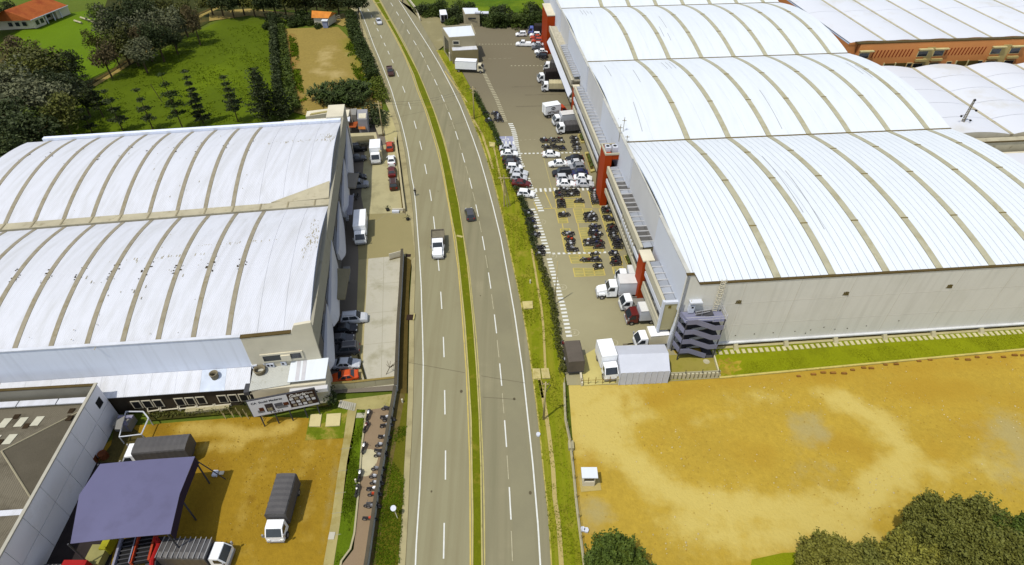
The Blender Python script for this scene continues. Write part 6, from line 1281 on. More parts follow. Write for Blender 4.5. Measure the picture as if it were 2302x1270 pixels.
def logo(t, lb, x0, bx1, by, H):
    INK2 = mat('truck_ink', C(72,60,34), .6)
    xc = (x0+bx1)/2
    def arc_(mb):
        pts = [(xc+.62*math.cos(a_), 2.35+.5*math.sin(a_)) for a_ in [math.pi*i/10 for i in range(11)]]
        for (p0_, p1_) in zip(pts, pts[1:]): mb.hexa([(p0_[0],-by-.06,p0_[1]-.1),(p1_[0],-by-.06,p1_[1]-.1),(p1_[0],-by-.03,p1_[1]-.1),(p0_[0],-by-.03,p0_[1]-.1),(p0_[0],-by-.06,p0_[1]+.1),(p1_[0],-by-.06,p1_[1]+.1),(p1_[0],-by-.03,p1_[1]+.1),(p0_[0],-by-.03,p0_[1]+.1)])
        mb.box(xc-.35,xc+.35,-by-.06,-by-.03,2.25,2.5)
    lb(arc_, 'arch_emblem', INK2)
    cv = bpy.data.curves.new('lettering', 'FONT'); cv.body = 'DETALLE'; cv.size = .75; cv.extrude = .01; cv.offset = .02; cv.align_x = 'CENTER'
    o = bpy.data.objects.new('lettering', cv); col.objects.link(o); me = bpy.data.meshes.new_from_object(o.evaluated_get(bpy.context.evaluated_depsgraph_get())); col.objects.unlink(o); bpy.data.objects.remove(o)
    me.transform(Matrix.Translation((xc, -by-.05, 1.35)) @ Matrix.Rotation(math.pi/2, 4, 'X')); me.materials.clear(); me.materials.append(INK2); link('lettering', me, t)
truck((1223,236), (1272,244), 3.3, 'white box truck with dark arch emblem and lettering and a red cab', cab='red', W=2.4, extras=logo, zb=1.4)
truck((1296,251), (1243,271), 2.9, 'white cab truck with pale box backed in below the emblem truck', W=2.3, ccol='silver')
truck((1312,272), (1252,289), 2.7, 'white cab truck with grey canvas body, lowest of the three by the second red tower', cargo='canvas', W=2.3)
truck((1438,626), (1342,652), 3.6, 'big white long-nosed truck with pale box backed to the nearest red tower', conv=True, W=2.5, ccol='silver', zb=1.2, cabh=2.7, lmax=10.5)
truck((1446,606), (1392,616), 3.2, 'pale truck half hidden behind the big long-nosed truck', W=2.4, ccol='silver', zb=2.2, cabh=2.6)
truck((1456,676), (1399,682), 1.4, 'small white cab truck with dark flat bed between the long-nosed and the dark red truck', cargo='flat', W=2.1, zb=1.0, za=1.2)
truck((1470,688), (1417,712), 3.1, 'dark red cab truck with pale grey box at the docks', cab='dark red', W=2.3, ccol='silver', zb=1.0)
truck((1491,743), (1438,766), 2.9, 'white truck with white box nearest the pylon of the annex', W=2.2, zb=1.0, ccol='beige')
truck((1228,54), (1187,68), 3.2, 'dark covered truck with a blue cab at the top of the lot', cab='blue', cargo='black', W=2.4)
truck((983,511), (985,577), 2.4, 'white long-nosed dump truck driving down the left carriageway', cargo='dump', conv=True, W=2.5, zb=.8, cabh=2.6, group='trucks driving on the highway', lmax=8.2)
def trailer(a, b, H, W, m, label, top=None, dark_end=False):
    A, B = G(*a, H), G(*b, H); c = (A+B)/2; h = math.atan2(B.y-A.y, B.x-A.x); L = (B-A).length; t = thing('trailer', (c.x, c.y, .05), label, 'trailer', None, h)
    n = 12; rs = [[(-L/2+L*i/n,-W/2,.9),(-L/2+L*i/n,-W/2,H-.12-.03*(i%2)),(-L/2+L*i/n,-W/2+.15,H-.03*(i%2)),(-L/2+L*i/n,W/2-.15,H-.03*(i%2)),(-L/2+L*i/n,W/2,H-.12-.03*(i%2)),(-L/2+L*i/n,W/2,.9)] for i in range(n+1)]
    mb = MB(); mb.loft(rs); link('cover', mb.mesh('cover', m), t)
    mb = MB(); mb.box(-L/2,L/2,-W/2,W/2,.7,.89); link('bed', mb.mesh('bed', STEELD), t)
    for x in (-L/2+1, -L/2+2.1, L/2-1.5):
        for s in (-1, 1): part(('tw',), wheel_mesh(.42,.28), 'wheel', [TYRE, RIM], t, loc=(x, s*(W/2-.2), .42))
    if dark_end:
        mb = MB(); mb.box(-L/2-.03,-L/2-.005,-W/2+.1,W/2-.1,.95,H-.15); link('open_end', mb.mesh('open_end', DARKG), t)
        mb = MB(); mb.box(-L/2-.06,-L/2-.03,-.08,.08,.95,H-.15); link('door_post', mb.mesh('door_post', GREY), t)
    return t
trailer((1297,813), (1286.5,766), 3.2, 2.4, mat('brown_canvas', C(104,96,86), .6, .1, .7, .3, 3), 'brown-grey canvas covered trailer at the lower left corner of the big lot')
trailer((998,33), (995,22), 3.0, 2.3, paint('white'), 'white container trailer with dark open end at the top edge of the lot', dark_end=True)
# red machines and trucks under the canopy
def redtruck(q, label, m, z=2.2, col_='red'):
    A, B = G(*q[0], z), G(*q[1], z); c = (A+B)/2; h = math.atan2(B.y-A.y, B.x-A.x); L = (B-A).length; t = thing('flatbed_trailer', (c.x, c.y, .05), label, 'trailer', None, h); W = q[2]
    for s in (-1, 1): mb = MB(); mb.box(-L/2,L/2,s*W/2-.12,s*W/2+.12,z-.7,z); link('side_rail', mb.mesh('side_rail', m), t)
    for i in range(int(L/.5)): mb = MB(); x = -L/2+.2+i*.5; mb.box(x-.06,x+.06,-W/2+.13,W/2-.13,z-.4,z-.3); link('cross_member', mb.mesh('cross_member', STEELD), t)
    mb = MB(); mb.box(-L/2,L/2,-W/2+.15,W/2-.15,z-.75,z-.5); link('deck', mb.mesh('deck', DARKG), t)
    for x in (-L/2+1, L/2-1):
        for s in (-1, 1): part(('tw',), wheel_mesh(.42,.28), 'wheel', [TYRE, RIM], t, loc=(x, s*(W/2-.2), .42))
    return t
DRED = mat('dark_red_steel', (.30,.012,.012), .5, .1, 1)
redtruck(((313,1262),(330,1200), 1.9), 'red ladder-framed trailer in the middle under the violet canopy', mat('red_steel', (.36,.05,.02), .6, .2, 1))
redtruck(((272,1268),(290,1205), 1.7), 'blue-grey ladder-framed trailer under the violet canopy', mat('bluegrey_steel', C(150,150,170), .6, .1, 1))
o = thing('red_truck', G(165,1290,0), 'red truck body with black grille bed at the bottom left under the canopy', 'truck'); p = G(165,1285,2.2)
MB().box(p.x-1.6,p.x+1.0,p.y-2.5,p.y+1.2,.6,2.4).build('body', DRED, o); MB().box(p.x-4,p.x-1.7,p.y-2.5,p.y+1.0,.6,1.8).build('bed', STEELD, o)
for k in range(5): MB().box(p.x-3.9+k*.45,p.x-3.8+k*.45,p.y-2.4,p.y+.9,1.81,1.95).build('slat', GREY, o)
for s in (-1.2, 1.0): MB().tube((p.x-1.5,p.y+s-.6,.45),(p.x-1.2,p.y+s-.6,.45),.45,12).build('wheel', TYRE, o)
o = thing('red_tarp_machine', G(345,1255,0), 'long bright red machine frame right of the ladder trailers', 'machine'); p = G(350,1240,2.0)
for a_, b_ in (((349,1210),(358,1222)),((358,1222),(342,1260)),((342,1260),(340,1290))): MB().tube(G(*a_, 2.2), G(*b_, 2.2), .28, 8).build('red_arm', DRED, o)
MB().box(p.x-.9,p.x+.5,p.y-2.5,p.y+2,.3,1.4).build('chassis', STEELD, o)
o = thing('olive_pallet_box', G(215,1245,0), 'pale olive pallet box with yellow machine beside it under the canopy edge', 'box'); p = G(215,1246,1.2)
MB().box(p.x-.9,p.x+.9,p.y-1.1,p.y+1.1,.1,1.3).build('box', mat('olive_box', C(160,156,100), .7, .1, 1), o); p = G(240,1222,1.2); MB().box(p.x-.4,p.x+.4,p.y-.8,p.y+.9,.1,1.6).tube(p+Vector((.2,-.6,.2)), p+Vector((.5,-.9,.8)), .15, 6).build('yellow_part', mat('olive_yellow', C(170,168,40), .7, .2, 1), o)
for i, (x, y) in enumerate(((396,1095),(404,1140),(392,1180))):   # things right of canopy
    pass
# ------------------------------------------------------------------ motorcycles
def motobody(mb):
    mb.box(-.35,.3,-.1,.1,.3,.55); mb.tube((.3,0,.85),(.58,0,.35),.035,5); mb.tube((-.3,0,.5),(-.6,0,.32),.04,5); mb.tube((-.2,.16,.3),(-.85,.18,.42),.045,5); mb.box(.42,.75,-.05,.05,.62,.66); mb.box(-.8,-.5,-.07,.07,.62,.68)
def mototank(mb): mb.loft([[(x,-w_,z0),(x,w_,z0),(x,w_*.8,z1),(x,-w_*.8,z1)] for x, w_, z0, z1 in ((-.1,.08,.6,.78),(.08,.15,.58,.86),(.3,.13,.62,.9),(.42,.06,.7,.86))])
def motoseat(mb): mb.loft([[(x,-w_,z0),(x,w_,z0),(x,w_*.8,z1),(x,-w_*.8,z1)] for x, w_, z0, z1 in ((-.78,.09,.74,.82),(-.4,.13,.64,.76),(-.08,.11,.64,.78))])
def motobar(mb): mb.tube((.28,-.36,1.02),(.36,0,.95),.025,5).tube((.36,0,.95),(.28,.36,1.02),.025,5).tube((.36,0,.95),(.32,0,.85),.03,5); mb.box(.38,.5,-.09,.09,.8,.96)
FRM = mat('moto_frame', (.07,.065,.06), .4, .2, 2, spec=.5)
def moto(p, h, c, label, group):
    t = thing('motorcycle', (p.x, p.y, .05), label, 'motorcycle', group, h); t.scale = (1.03, 1.0, 1.03)
    part(('mb',), motobody, 'frame', FRM, t); part(('mt', c), mototank, 'tank', paint(c), t); part(('ms',), motoseat, 'seat', TYRE, t); part(('mh',), motobar, 'handlebar', FRM, t)
    for x in (-.62, .62): part(('mw',), wheel_mesh(.3, .1), 'wheel', [TYRE, RIM], t, loc=(x, 0, .3))
    return t
mrr = random.Random(21)
def cluster(desc, grp, pts, mode='h', colors=None, zc=None, col_names=True):
    cnt = {}
    P = [(q if zc is None else zc(q)[0]) for q in pts]
    P = sorted(P, key=lambda q: (round(q[1]/3), q[0]))
    for i, q in enumerate(P):
        p = G(q[0], q[1], .4); base = {'h': R(5), 'v': R(85), 'd': R(120)}[mode]; h = base+mrr.gauss(0, .1)+(math.pi if mrr.random() < .35 else 0)
        c = (colors or {}).get(pts.index(q) if zc is None and q in pts else -1) or mrr.choice(['black','black','dark grey','black','grey','silver','dark red','silver','dark blue'])
        moto(p, h, c, f'{ORD[i]} motorcycle from the top, {desc}', grp)
def zz(ox, oy, s): return lambda q: [(ox+q[0]/s, oy+q[1]/s)]
z6 = zz(1200, 420, 5.771); z5 = zz(1080, 420, 5.08); z4 = zz(1080, 200, 5.08); zb_ = zz(540, 900, 3.433)
G1 = 'motorcycles in the right-hand lot'; 
cluster('in the bays right under the wide striped crossing', G1, [(325,65),(325,95),(325,125),(425,45),(430,75),(425,112),(480,110),(530,50),(545,75),(540,98),(380,35)], zc=z6)
cluster('in the left column of the second bay block', G1, [(350,178),(355,203),(358,232),(362,258)], zc=z6)
cluster('alone on the right of the second bay block', G1, [(575,180),(600,190)], zc=z6)
cluster('in the column beside the tall red tower', G1, [(765,40),(780,60),(790,95),(790,125),(795,150),(800,180),(810,210),(840,120),(860,60),(870,95)], zc=z6)
cluster('in the narrow left bays of the third block', G1, [(372,352),(378,378),(420,365)], zc=z6)
cluster('in the dense cluster at the right of the third block', G1, [(700,355),(715,380),(700,405),(720,435),(765,370),(775,405),(770,435),(735,345)], zc=z6)
cluster('just under the tall red tower', G1, [(930,275),(935,300),(945,330),(985,320)], zc=z6)
cluster('in the long bay column against the facade', G1, [(950,390),(965,415),(995,430),(1000,500),(1010,540),(1000,570),(1030,595),(1020,620),(1045,650),(1060,680),(1080,705),(1075,735),(1100,760),(1095,790),(1050,560),(1110,700),(1030,530)], zc=z6)
cluster('in the big dark cluster of the fourth block', G1, [(770,505),(790,530),(775,560),(800,590),(770,620),(810,640),(790,670),(825,700),(800,730),(845,755),(830,785),(860,720),(845,620),(820,520),(760,590),(860,780)], zc=z6)
cluster('in the narrow left bays of the fourth block', G1, [(420,600),(440,620),(470,605),(480,795),(490,825),(520,810)], zc=z6)
cluster('red pair in the narrow left bays', G1, [(455,665),(480,690)], zc=z6, colors={-1: 'red'})
cluster('pale pair under the red pair', G1, [(480,725),(470,752)], zc=z6, colors={-1: 'silver'})
cluster('beside the empty bays of the fourth block', G1, [(695,700),(715,725),(705,750),(740,740)], zc=z6)
cluster('standing on the dotted crossing', G1, [(790,872)], zc=z6)
cluster('in the bay block just under the dotted crossing', G1, [(660,945),(700,955),(805,930),(820,955),(780,950)], zc=z6)
cluster('at the right end of the lowest bay block', G1, [(830,1020),(845,1050)], zc=z6)
cluster('in the facade bays near the nearest planter', G1, [(1030,850),(1045,875),(1065,925),(1070,950),(1080,975),(1075,1005),(1050,985)], zc=z6)
cluster('along the hedge on the verge side of the lower lot', G1, [(545,285),(560,310),(580,370),(590,410),(570,395),(612,470),(635,540),(620,560),(690,690),(670,715),(690,745),(680,770)], zc=z5)
cluster('in the small plot below the upper verge hedge', G1, [(65,280),(90,355),(110,375),(160,275),(185,285),(195,305),(205,325),(215,345),(225,365),(190,350)], zc=z4)
cluster('in the bay block above the white sedan over the crossing', G1, [(720,575),(745,600),(730,590),(815,575),(830,605),(900,570),(920,600),(740,655),(765,680),(835,650),(860,675),(925,665),(940,690)], zc=z4)
cluster('in the column beside the middle planter', G1, [(1060,555),(1085,575),(1070,600),(1095,625),(1085,650),(1110,675),(1100,700)], zc=z4)
cluster('behind the dark brown-grey trailer', 'motorcycles by the trailer', [(1267,776),(1270,800),(1272,812)], mode='d')
cluster('beside the last black car by the far red tower', G1, [(1219,131),(1224,133)])
G2 = 'motorcycles along the left moped lane'
cluster('along the wall side of the left moped lane', G2, [(1140,65),(1130,135),(1150,150),(1130,195),(1115,285),(1095,345),(1085,395),(1085,425),(1065,530),(1050,590),(1055,640),(1010,805),(1030,820)], zc=zb_)
cluster('red pair low on the left moped lane', G2, [(1040,728),(1000,915)], zc=zb_, colors={-1: 'red'})
cluster('white, by the wall of the left moped lane', G2, [(1030,685)], zc=zb_, colors={-1: 'white'})
cluster('along the kerb side of the left moped lane', G2, [(990,110),(972,205),(955,365),(925,575),(903,695)], mode='v', zc=zb_)
cluster('in the shade of the upper left yard near the awning', 'motorcycles in the left yard', [(795,442),(804,442)], mode='v')
# people
def person(x, y, h, label, shirt, pose=0):
    p = G(x, y); t = thing('person', (p.x, p.y, .06), label, 'person', None, h)
    me = bpy.data.meshes.new('body'); V = [(0,0,.92),(0,0,1.15),(0,0,1.4),(0,0,1.5),(.0,0,1.68),(.0,.19,1.4),(.08,.25,1.12),(.2,.22,.9),(0,-.19,1.4),(-.05,-.25,1.12),(.05,-.24,.88),(.0,.1,.88),(.14,.11,.48),(.02,.11,.06),(.16,.12,.03),(.0,-.1,.88),(-.1,-.11,.48),(-.3,-.11,.08),(-.17,-.12,.03)]
    E_ = [(0,1),(1,2),(2,3),(3,4),(2,5),(5,6),(6,7),(2,8),(8,9),(9,10),(0,11),(11,12),(12,13),(13,14),(0,15),(15,16),(16,17),(17,18)]
    rad = [.13,.14,.15,.06,.11,.07,.05,.035,.07,.05,.035,.1,.07,.045,.04,.1,.07,.045,.04]
    me.from_pydata(V, E_, []); o = link('body', me, t); md = o.modifiers.new('s', 'SKIN')
    for i, r_ in enumerate(rad): me.skin_vertices[0].data[i].radius = (r_, r_)
    me.skin_vertices[0].data[0].use_root = True; o.modifiers.new('u', 'SUBSURF').levels = 1
    dg = bpy.context.evaluated_depsgraph_get(); m2 = bpy.data.meshes.new_from_object(o.evaluated_get(dg)); o.modifiers.clear(); o.data = m2
    m2.materials.clear(); [m2.materials.append(m_) for m_ in (mat('skin', (.22,.12,.07), .6), paint(shirt), mat('trousers', (.03,.035,.06), .8))]
    for f in m2.polygons: f.material_index = 0 if f.center.z > 1.47 or (abs(f.center.y) > .2 and f.center.z < 1.1) else (1 if f.center.z > .93 else 2)
    MB_ = MB(); s = [[(.0+r_*math.cos(a_), r_*math.sin(a_), z) for a_ in [i*math.pi/4 for i in range(8)]] for r_, z in ((.115,1.68),(.12,1.74),(.09,1.8),(.03,1.83))]; MB_.loft(s); link('hair', MB_.mesh('hair', TYRE), t)
person(934, 440, R(80), 'person in dark clothes walking along the left edge line of the highway', 'black')
person(906, 8, R(80), 'person standing on the shoulder at the top of the road', 'dark grey')
for i, (x, y) in enumerate(((872,474),(917,495))):
    p = G(x, y); t = thing('potted_shrub', p, ['dark potted shrub inside the left yard entrance','dark potted shrub on the shoulder at the left yard entrance'][i], 'plant'); MB().tube(p, p+Vector((0,0,.5)), .28, 9, .36).build('pot', TYRE, t)
    mb = MB(); rr = random.Random(i)
    for k in range(60):
        c_ = p+Vector((rr.gauss(0,.25), rr.gauss(0,.25), .9+rr.gauss(0,.28))); mb.add([c_, c_+Vector((rr.uniform(-.2,.2), rr.uniform(-.2,.2), .15)), c_+Vector((rr.uniform(-.2,.2), .1, -.1))], [(0,1,2)])
    mb.build('foliage', LF['dark'], t)
# ------------------------------------------------------------------ vegetation
def leaf_mesh(name, centers, size, rs, m, flatz=1.0, per=1):
    n = len(centers)*per; c = np.repeat(centers, per, 0)+rs.normal(0, size*.8, (n, 3))*[1,1,flatz]
    a = rs.normal(size=(n, 3)); a[:, 2] *= .5; a /= np.linalg.norm(a, axis=1)[:, None]
    b = np.cross(a, rs.normal(size=(n, 3))); b /= np.linalg.norm(b, axis=1)[:, None]+1e-9
    s = size*rs.uniform(.6, 1.3, (n, 1)); v = np.stack([c-a*s, c+b*s*.55, c+a*s, c-b*s*.55], 1).reshape(-1, 3)
    f = np.arange(n*4).reshape(-1, 4); me = bpy.data.meshes.new(name)
    me.vertices.add(n*4); me.vertices.foreach_set('co', v.astype(np.float32).ravel()); me.loops.add(n*4); me.loops.foreach_set('vertex_index', f.ravel().astype(np.int32))
    me.polygons.add(n); me.polygons.foreach_set('loop_start', (np.arange(n)*4).astype(np.int32)); me.polygons.foreach_set('loop_total', np.full(n, 4, np.int32)); me.update(calc_edges=True); me.materials.append(m); return me
def blob_pts(rs, blobs, dens):
    out = []
    for (x, y, z, r, rz) in blobs:
        k = int(dens*r*r); d = rs.normal(size=(k, 3)); d /= np.linalg.norm(d, axis=1)[:, None]; q = rs.uniform(.55, 1.05, (k, 1))**.6
        out.append(d*q*[r, r, rz]+[x, y, z])
    return np.concatenate(out)
def broad(seed, r, h, leaf=.35, dens=26, m='green', nb=16, per=3, squash=.75):
    rs = np.random.RandomState(seed); blobs = []
    for i in range(nb):
        a = rs.uniform(0, 6.28); q = rs.uniform(0, 1)**.6*r*.68; br = r*rs.uniform(.26, .46)
        blobs.append((q*math.cos(a), q*math.sin(a), h*.42+h*.47*rs.uniform(.05, 1.08)*math.sqrt(max(0, 1-(q/r)**2)), br, br*.72))
    return leaf_mesh('crown', blob_pts(rs, blobs, dens), leaf, rs, LF[m], per=per), blobs
def trunk_mesh(h, r, blobs=None, seed=0):
    mb = MB(); rr = random.Random(seed); p = Vector((0,0,0)); q = Vector((rr.uniform(-.2,.2), rr.uniform(-.2,.2), h*.55)); mb.tube(p, q, r, 7, r*.65)
    if blobs:
        for b in blobs[::3]: mb.tube(q-Vector((0,0,rr.uniform(0, h*.15))), Vector(b[:3]), r*.4, 5, r*.12)
    else: mb.tube(q, Vector((0,0,h)), r*.65, 6, r*.15)
    return mb.mesh('trunk', BARK)
def conifer(seed, h, tiers, rmax, gap, m='dark', leaf=.3, dens=1.0, low=.25):
    rs = np.random.RandomState(seed); pts = []
    mb = MB(); mb.tube((0,0,0), (rs.uniform(-.3,.3),0,h), .16, 6, .04)
    for k in range(tiers):
        t = low+(1-low)*k/max(1, tiers-1); z = h*t; rad = rmax*(1-((t-low)/(1-low))**1.3*.85)*rs.uniform(.7, 1.15); nb = rs.randint(4, 7)
        for j in range(nb):
            a = 6.28*j/nb+rs.uniform(-.4, .4); L = rad*rs.uniform(.6, 1.1); e = Vector((math.cos(a)*L, math.sin(a)*L, z+rs.uniform(-.1, .25))); mb.tube((0,0,z), e, .04, 4, .02)
            n = int(17*dens*L/rmax)+4; s = rs.uniform(.25, 1, (n, 1)); pts.append(np.array([[0,0,z]])+s*(np.array(e)-[0,0,z])+rs.normal(0, 1, (n, 3))*[.35*rmax*.4, .35*rmax*.4, .1*gap])
    return leaf_mesh('crown', np.concatenate(pts), leaf, rs, LF[m], .4, per=3), mb.mesh('trunk', BARK)
TPL = {}
def tpl(key, fn):
    if key not in TPL: TPL[key] = fn()
    return TPL[key]
def plant_tree(name, p, crown, trunk, label, cat, group, rz=0, s=(1,1,1)):
    t = thing(name, p, label, cat, group, rz); t.scale = s; link('crown', crown, t)
    if trunk: link('trunk', trunk, t)
    return t
trr = random.Random(4)
def btree(px, zc, r, h, m, label, group, v=0, name='broadleaf_tree', leaf=.35, dens=26, nb=16, per=3, cat='tree', real_r=None):
    """crown centre seen at px, at height zc"""
    key = (m, v, leaf, dens, nb, per)
    (cr, bl), tr = tpl(key, lambda: (lambda q: (q, trunk_mesh(10, .32, q[1], v)))(broad(100+v*7+len(m), 5.0, 10, leaf*5/r if real_r else leaf, dens, m, nb, per)))
    c = G(px[0], px[1], zc); k = r/5.0
    if name == 'bush': return plant_tree(name, (c.x, c.y, -k*4.0), cr, None, label, cat, group, trr.uniform(0, 6.28), (k, k, k*.95))
    return plant_tree(name, (c.x, c.y, -.1), cr, tr, label, cat, group, trr.uniform(0, 6.28), (k, k, h/10))
GT = 'trees of the wood at the upper left'
W = [((95,125),'olive',7.5,13,'largest olive-brown tree right of the tiled house'),((52,115),'olive',6,12,'olive-brown tree below the tiled house front'),((25,105),'brown',5,10,'brownish tree at the left edge under the house'),((55,195),'grey',7,14,'large grey-green tree near the left edge'),((100,215),'grey',7,13,'grey-green spreading tree in the lower wood'),((130,245),'olive',6,12,'olive tree right of the grey-green spreading one'),((20,160),'grey',6,12,'grey tree at the left edge above the bare lawn patch'),((20,265),'dark',6.5,12,'dark tree at the left edge beside the grass gap'),((60,285),'dark',6.5,12,'dark tree behind the left end of the white factory'),((15,320),'dark',6,11,'lowest dark tree at the left edge by the factory roof'),((90,270),'green',5,11,'green tree between the dark ones and the small conifers'),((150,140),'dark',4,10,'dark round tree edge above the fenced meadow corner'),
     ((235,40),'grey',5,13,'grey tree left in the tall grove'),((262,75),'olive',5.5,13,'olive tree low in the tall grove'),((280,20),'dark',5.5,14,'dark tree at the top of the tall grove'),((300,60),'grey',6,14,'big grey-green tree in the centre of the tall grove'),((330,25),'dark',5,14,'dark tree above the ditch in the tall grove'),((345,75),'dark',5,12,'dark tree nearest the meadow in the tall grove'),((372,40),'grey',5.5,13,'grey tree right in the tall grove'),((400,18),'olive',5,13,'olive tree at the right top of the grove'),((310,110),'grey',4.5,10,'small grey tree leaning over the ditch'),((225,115),'brown',4,11,'thin brownish tree on the dry lawn patch'),((205,80),'olive',3,9,'thin olive tree beside the felled logs'),((430,40),'brown',3.5,12,'sparse brown tree at the right end of the grove'),((215,20),'green',3.5,8,'small green tree right of the tiled house'),((250,105),'brown',3.5,9,'small brown tree between lawn and ditch'),((385,80),'dark',3.4,8,'low dark tree at the meadow edge below the grove'),
     ((255,45),'dark',5,12,'dark tree tucked low on the left side of the tall grove'),((288,90),'olive',5,11,'olive tree at the foot of the tall grove by the ditch'),((320,80),'brown',4.5,11,'brown-green tree between the two big grey grove trees'),((358,10),'olive',5,12,'olive tree at the very top of the tall grove'),((125,190),'dark',6,12,'dark tree right of the large grey-green one'),((75,160),'olive',6,12,'olive tree between the two largest left trees'),((180,215),'dark',4,8,'dark low tree at the left end of the conifer row'),((35,230),'grey',6,12,'grey tree low at the left edge above the grass gap'),
     ((10,20),'dark',4,8,'dark tree behind the tiled house')]
for i, (px, m, r, h, l) in enumerate(W): btree(px, h*.68, r, h, m, l, GT, v=i % 3, dens=11, per=3, leaf=.32, nb=20)
for i in range(15):
    x = 468+i*24; btree((x, 2+(i % 3)*3-3), 5, 4.6, 8+(i % 3), 'dark' if i % 4 else 'olive', f'{ORD[i]} tree from the left in the dark tree line at the top behind the meadow', 'dark tree line at the top', v=i % 3, dens=15, leaf=.38)
for i, (x, y, r) in enumerate(((668,44,2.6),(690,42,2.4),(655,48,2),(675,30,3),(625,44,2.4),(712,52,1.6),(600,52,2))): btree((x, y), 1.5, r, 3.4, 'hedge', f'{ORD[i]} round bush around the orange-roofed hut, counted in order of size and distance', 'bushes around the orange-roofed hut', v=i % 2, name='bush', cat='bush', dens=18, leaf=.4)
for i, (x, y, r) in enumerate(((948,10,4),(965,14,3.5),(985,8,4),(1010,16,4),(1030,10,4),(1052,12,3.5),(1030,30,3),(1100,35,4),(1125,38,4.5),(1150,30,5),(1175,38,4.5),(1200,42,4.5),(1215,25,5),(1190,18,4.5),(1120,18,4),(1085,25,3),(1012,34,2.6))): btree((x, y), 3, r, 6, ['dark','green','hedge'][i % 3], f'{ORD[i]} bush of the thicket behind the top of the parking lot, counted from the highway', 'thicket behind the parking lot', v=i % 3, name='bush', cat='bush', dens=16, leaf=.38)
for i in range(9): btree((2192+i*22, 6+(i % 3)*6+i*1.6), 6, 6.5, 10, ['green','dark'][i % 2], f'{ORD[i]} tree from the left in the wood at the top right corner', 'trees at the top right corner', v=i % 3, dens=15, leaf=.4)
for i in range(8): btree((1560+i*85, -14), 7, 7, 12, ['green','dark'][i % 2], f'{ORD[i]} tree from the left behind the far roofs', 'trees behind the far roofs', v=i % 3, dens=15, leaf=.4) if i > 1 else None
# conifer row
CN = [((207,296),(196,246),3,1.8,'leftmost dark conifer stump-like tree of the row'),((276,292),(236,203),4,2.0,'slim conifer with a dark crown tuft, second from the left in the row'),((343,289),(316,201),4,2.3,'conifer with three flat tiers in the middle of the row'),((411,289),(353,165),5,2.8,'tall sparse conifer with wide flat tiers'),((457,276),(434,160),9,2.0,'dense dark conifer with ragged top'),((535,272),(509,172),6,2.4,'conifer with a bushy dark base behind the factory corner'),((602,268),(570,155),13,4.2,'large broad conifer at the foot of the hedges'),((640,262),(628,190),10,3.4,'dark conifer against the end of the tall hedge'),((232,262),(205,170),6,2.6,'conifer at the wood edge above the slim row')]
for i, (b, tp_, n_, rm, l) in enumerate(CN):
    p = G(*b); h = min(np.arange(3, 20, .1), key=lambda z: abs(G(tp_[0], tp_[1], z).y-p.y))
    tx = G(tp_[0], tp_[1], h); cr, tr = conifer(30+i, float(h), n_, rm, 1, 'dark' if i not in (3,) else 'hedge', .24, 2.2 if n_ < 8 else 3.0, .3 if n_ < 7 else .12)
    plant_tree('conifer', (p.x, p.y, -.2), cr, tr, l, 'conifer', 'conifers in a row behind the white factory')
p = G(365,230); o = MB().tube(p, p+Vector((-1.2,0,5)), .09, 5).build('bare_tree', BARK, origin=p); tag(o, 'thin bare trunk standing alone in the meadow behind the conifers', 'tree')
p = G(126,318); o = MB().tube(p, p+Vector((-1.0,.3,7)), .16, 6).build('bare_tree', WOOD, origin=p); tag(o, 'pale straight trunk in front of the dark wood by the factory roof', 'tree')
# hedges
def hedge(pts, w_, h, m, label, leaf=.32, dens=26, n=None):
    L = GL(pts); o_ = L[0]; rs = np.random.RandomState(len(label)); P = []
    for a, b in zip(L, L[1:]):
        k = int((b-a).length*w_*dens*.5+4); t = rs.uniform(0, 1, (k, 1)); q = np.array(a)[None]*(1-t)+np.array(b)[None]*t; d = (b-a).normalized(); nn = np.array([-d.y, d.x, 0])
        zc = rs.uniform(0, 1, (k, 1))**.6*h*(1+.18*np.sin(q[:, :1]*1.3+q[:, 1:2]*.9)); wd_ = w_/2*np.sqrt(np.clip(1.05-(zc/h)**2*.7, .1, 1)); P.append(q+nn*rs.uniform(-1, 1, (k, 1))*wd_+np.array([0,0,1])*zc)
    P = np.concatenate(P)-np.array(o_); me = leaf_mesh('hedge', P, leaf, rs, LF[m], per=3); o = link('hedge', me, None, o_); tag(o, label, 'hedge'); return o
hedge([(614,44),(618,100),(621,150),(626,205)], 2.4, 3.2, 'dark', 'tall dark clipped hedge between the meadow and the tan field, left of two')
hedge([(632,62),(638,110),(646,160),(655,215),(668,250)], 2.6, 1.6, 'green', 'lower green hedge beside the tan field, right of two', dens=22)
hedge([(600,47),(640,50),(690,52),(722,52)], 2.5, 2.2, 'dark', 'dark hedge along the top of the tan field')
hedge([(790,40),(794,65),(803,95),(815,120),(828,148),(840,185)], 4.2, 2.8, 'hedge', 'bushy hedge between the tan field and the highway', dens=20)
hedge([(843,178),(853,200),(863,232)], 3.6, 1.6, 'bright', 'low bright bushes beside the highway next to the spiky clump', dens=14)
hedge([(828,250),(852,262),(848,290)], 5, 2.2, 'dark', 'dark scrub around the outbuildings behind the factory', dens=14)
V_ = [(interp(RVp, y)+.5, y) for y in (209,241,263,285,307,342,364,389,423,465,504,563,609,676,753,800,842)]
hedge([(x+2, y) for x, y in V_[:7]], 1.4, .7, 'hedge', 'scrubby upper part of the low hedge between verge and parking lot', .2, 40)
hedge([(x-1, y) for x, y in V_[6:12]], 1.5, .8, 'dark', 'dark middle part of the low hedge behind the verge-side cars', .2, 40)
hedge([(x-2, y) for x, y in V_[11:]], 1.2, .7, 'olive', 'ragged lower part of the low hedge beside the striped walkway', .2, 42)
hedge([(330,915),(380,910),(440,905),(520,900),(560,905),(620,890)], 1.2, 1.2, 'dark', 'dark ivy hedge in front of the low factory wing', .2, 40)
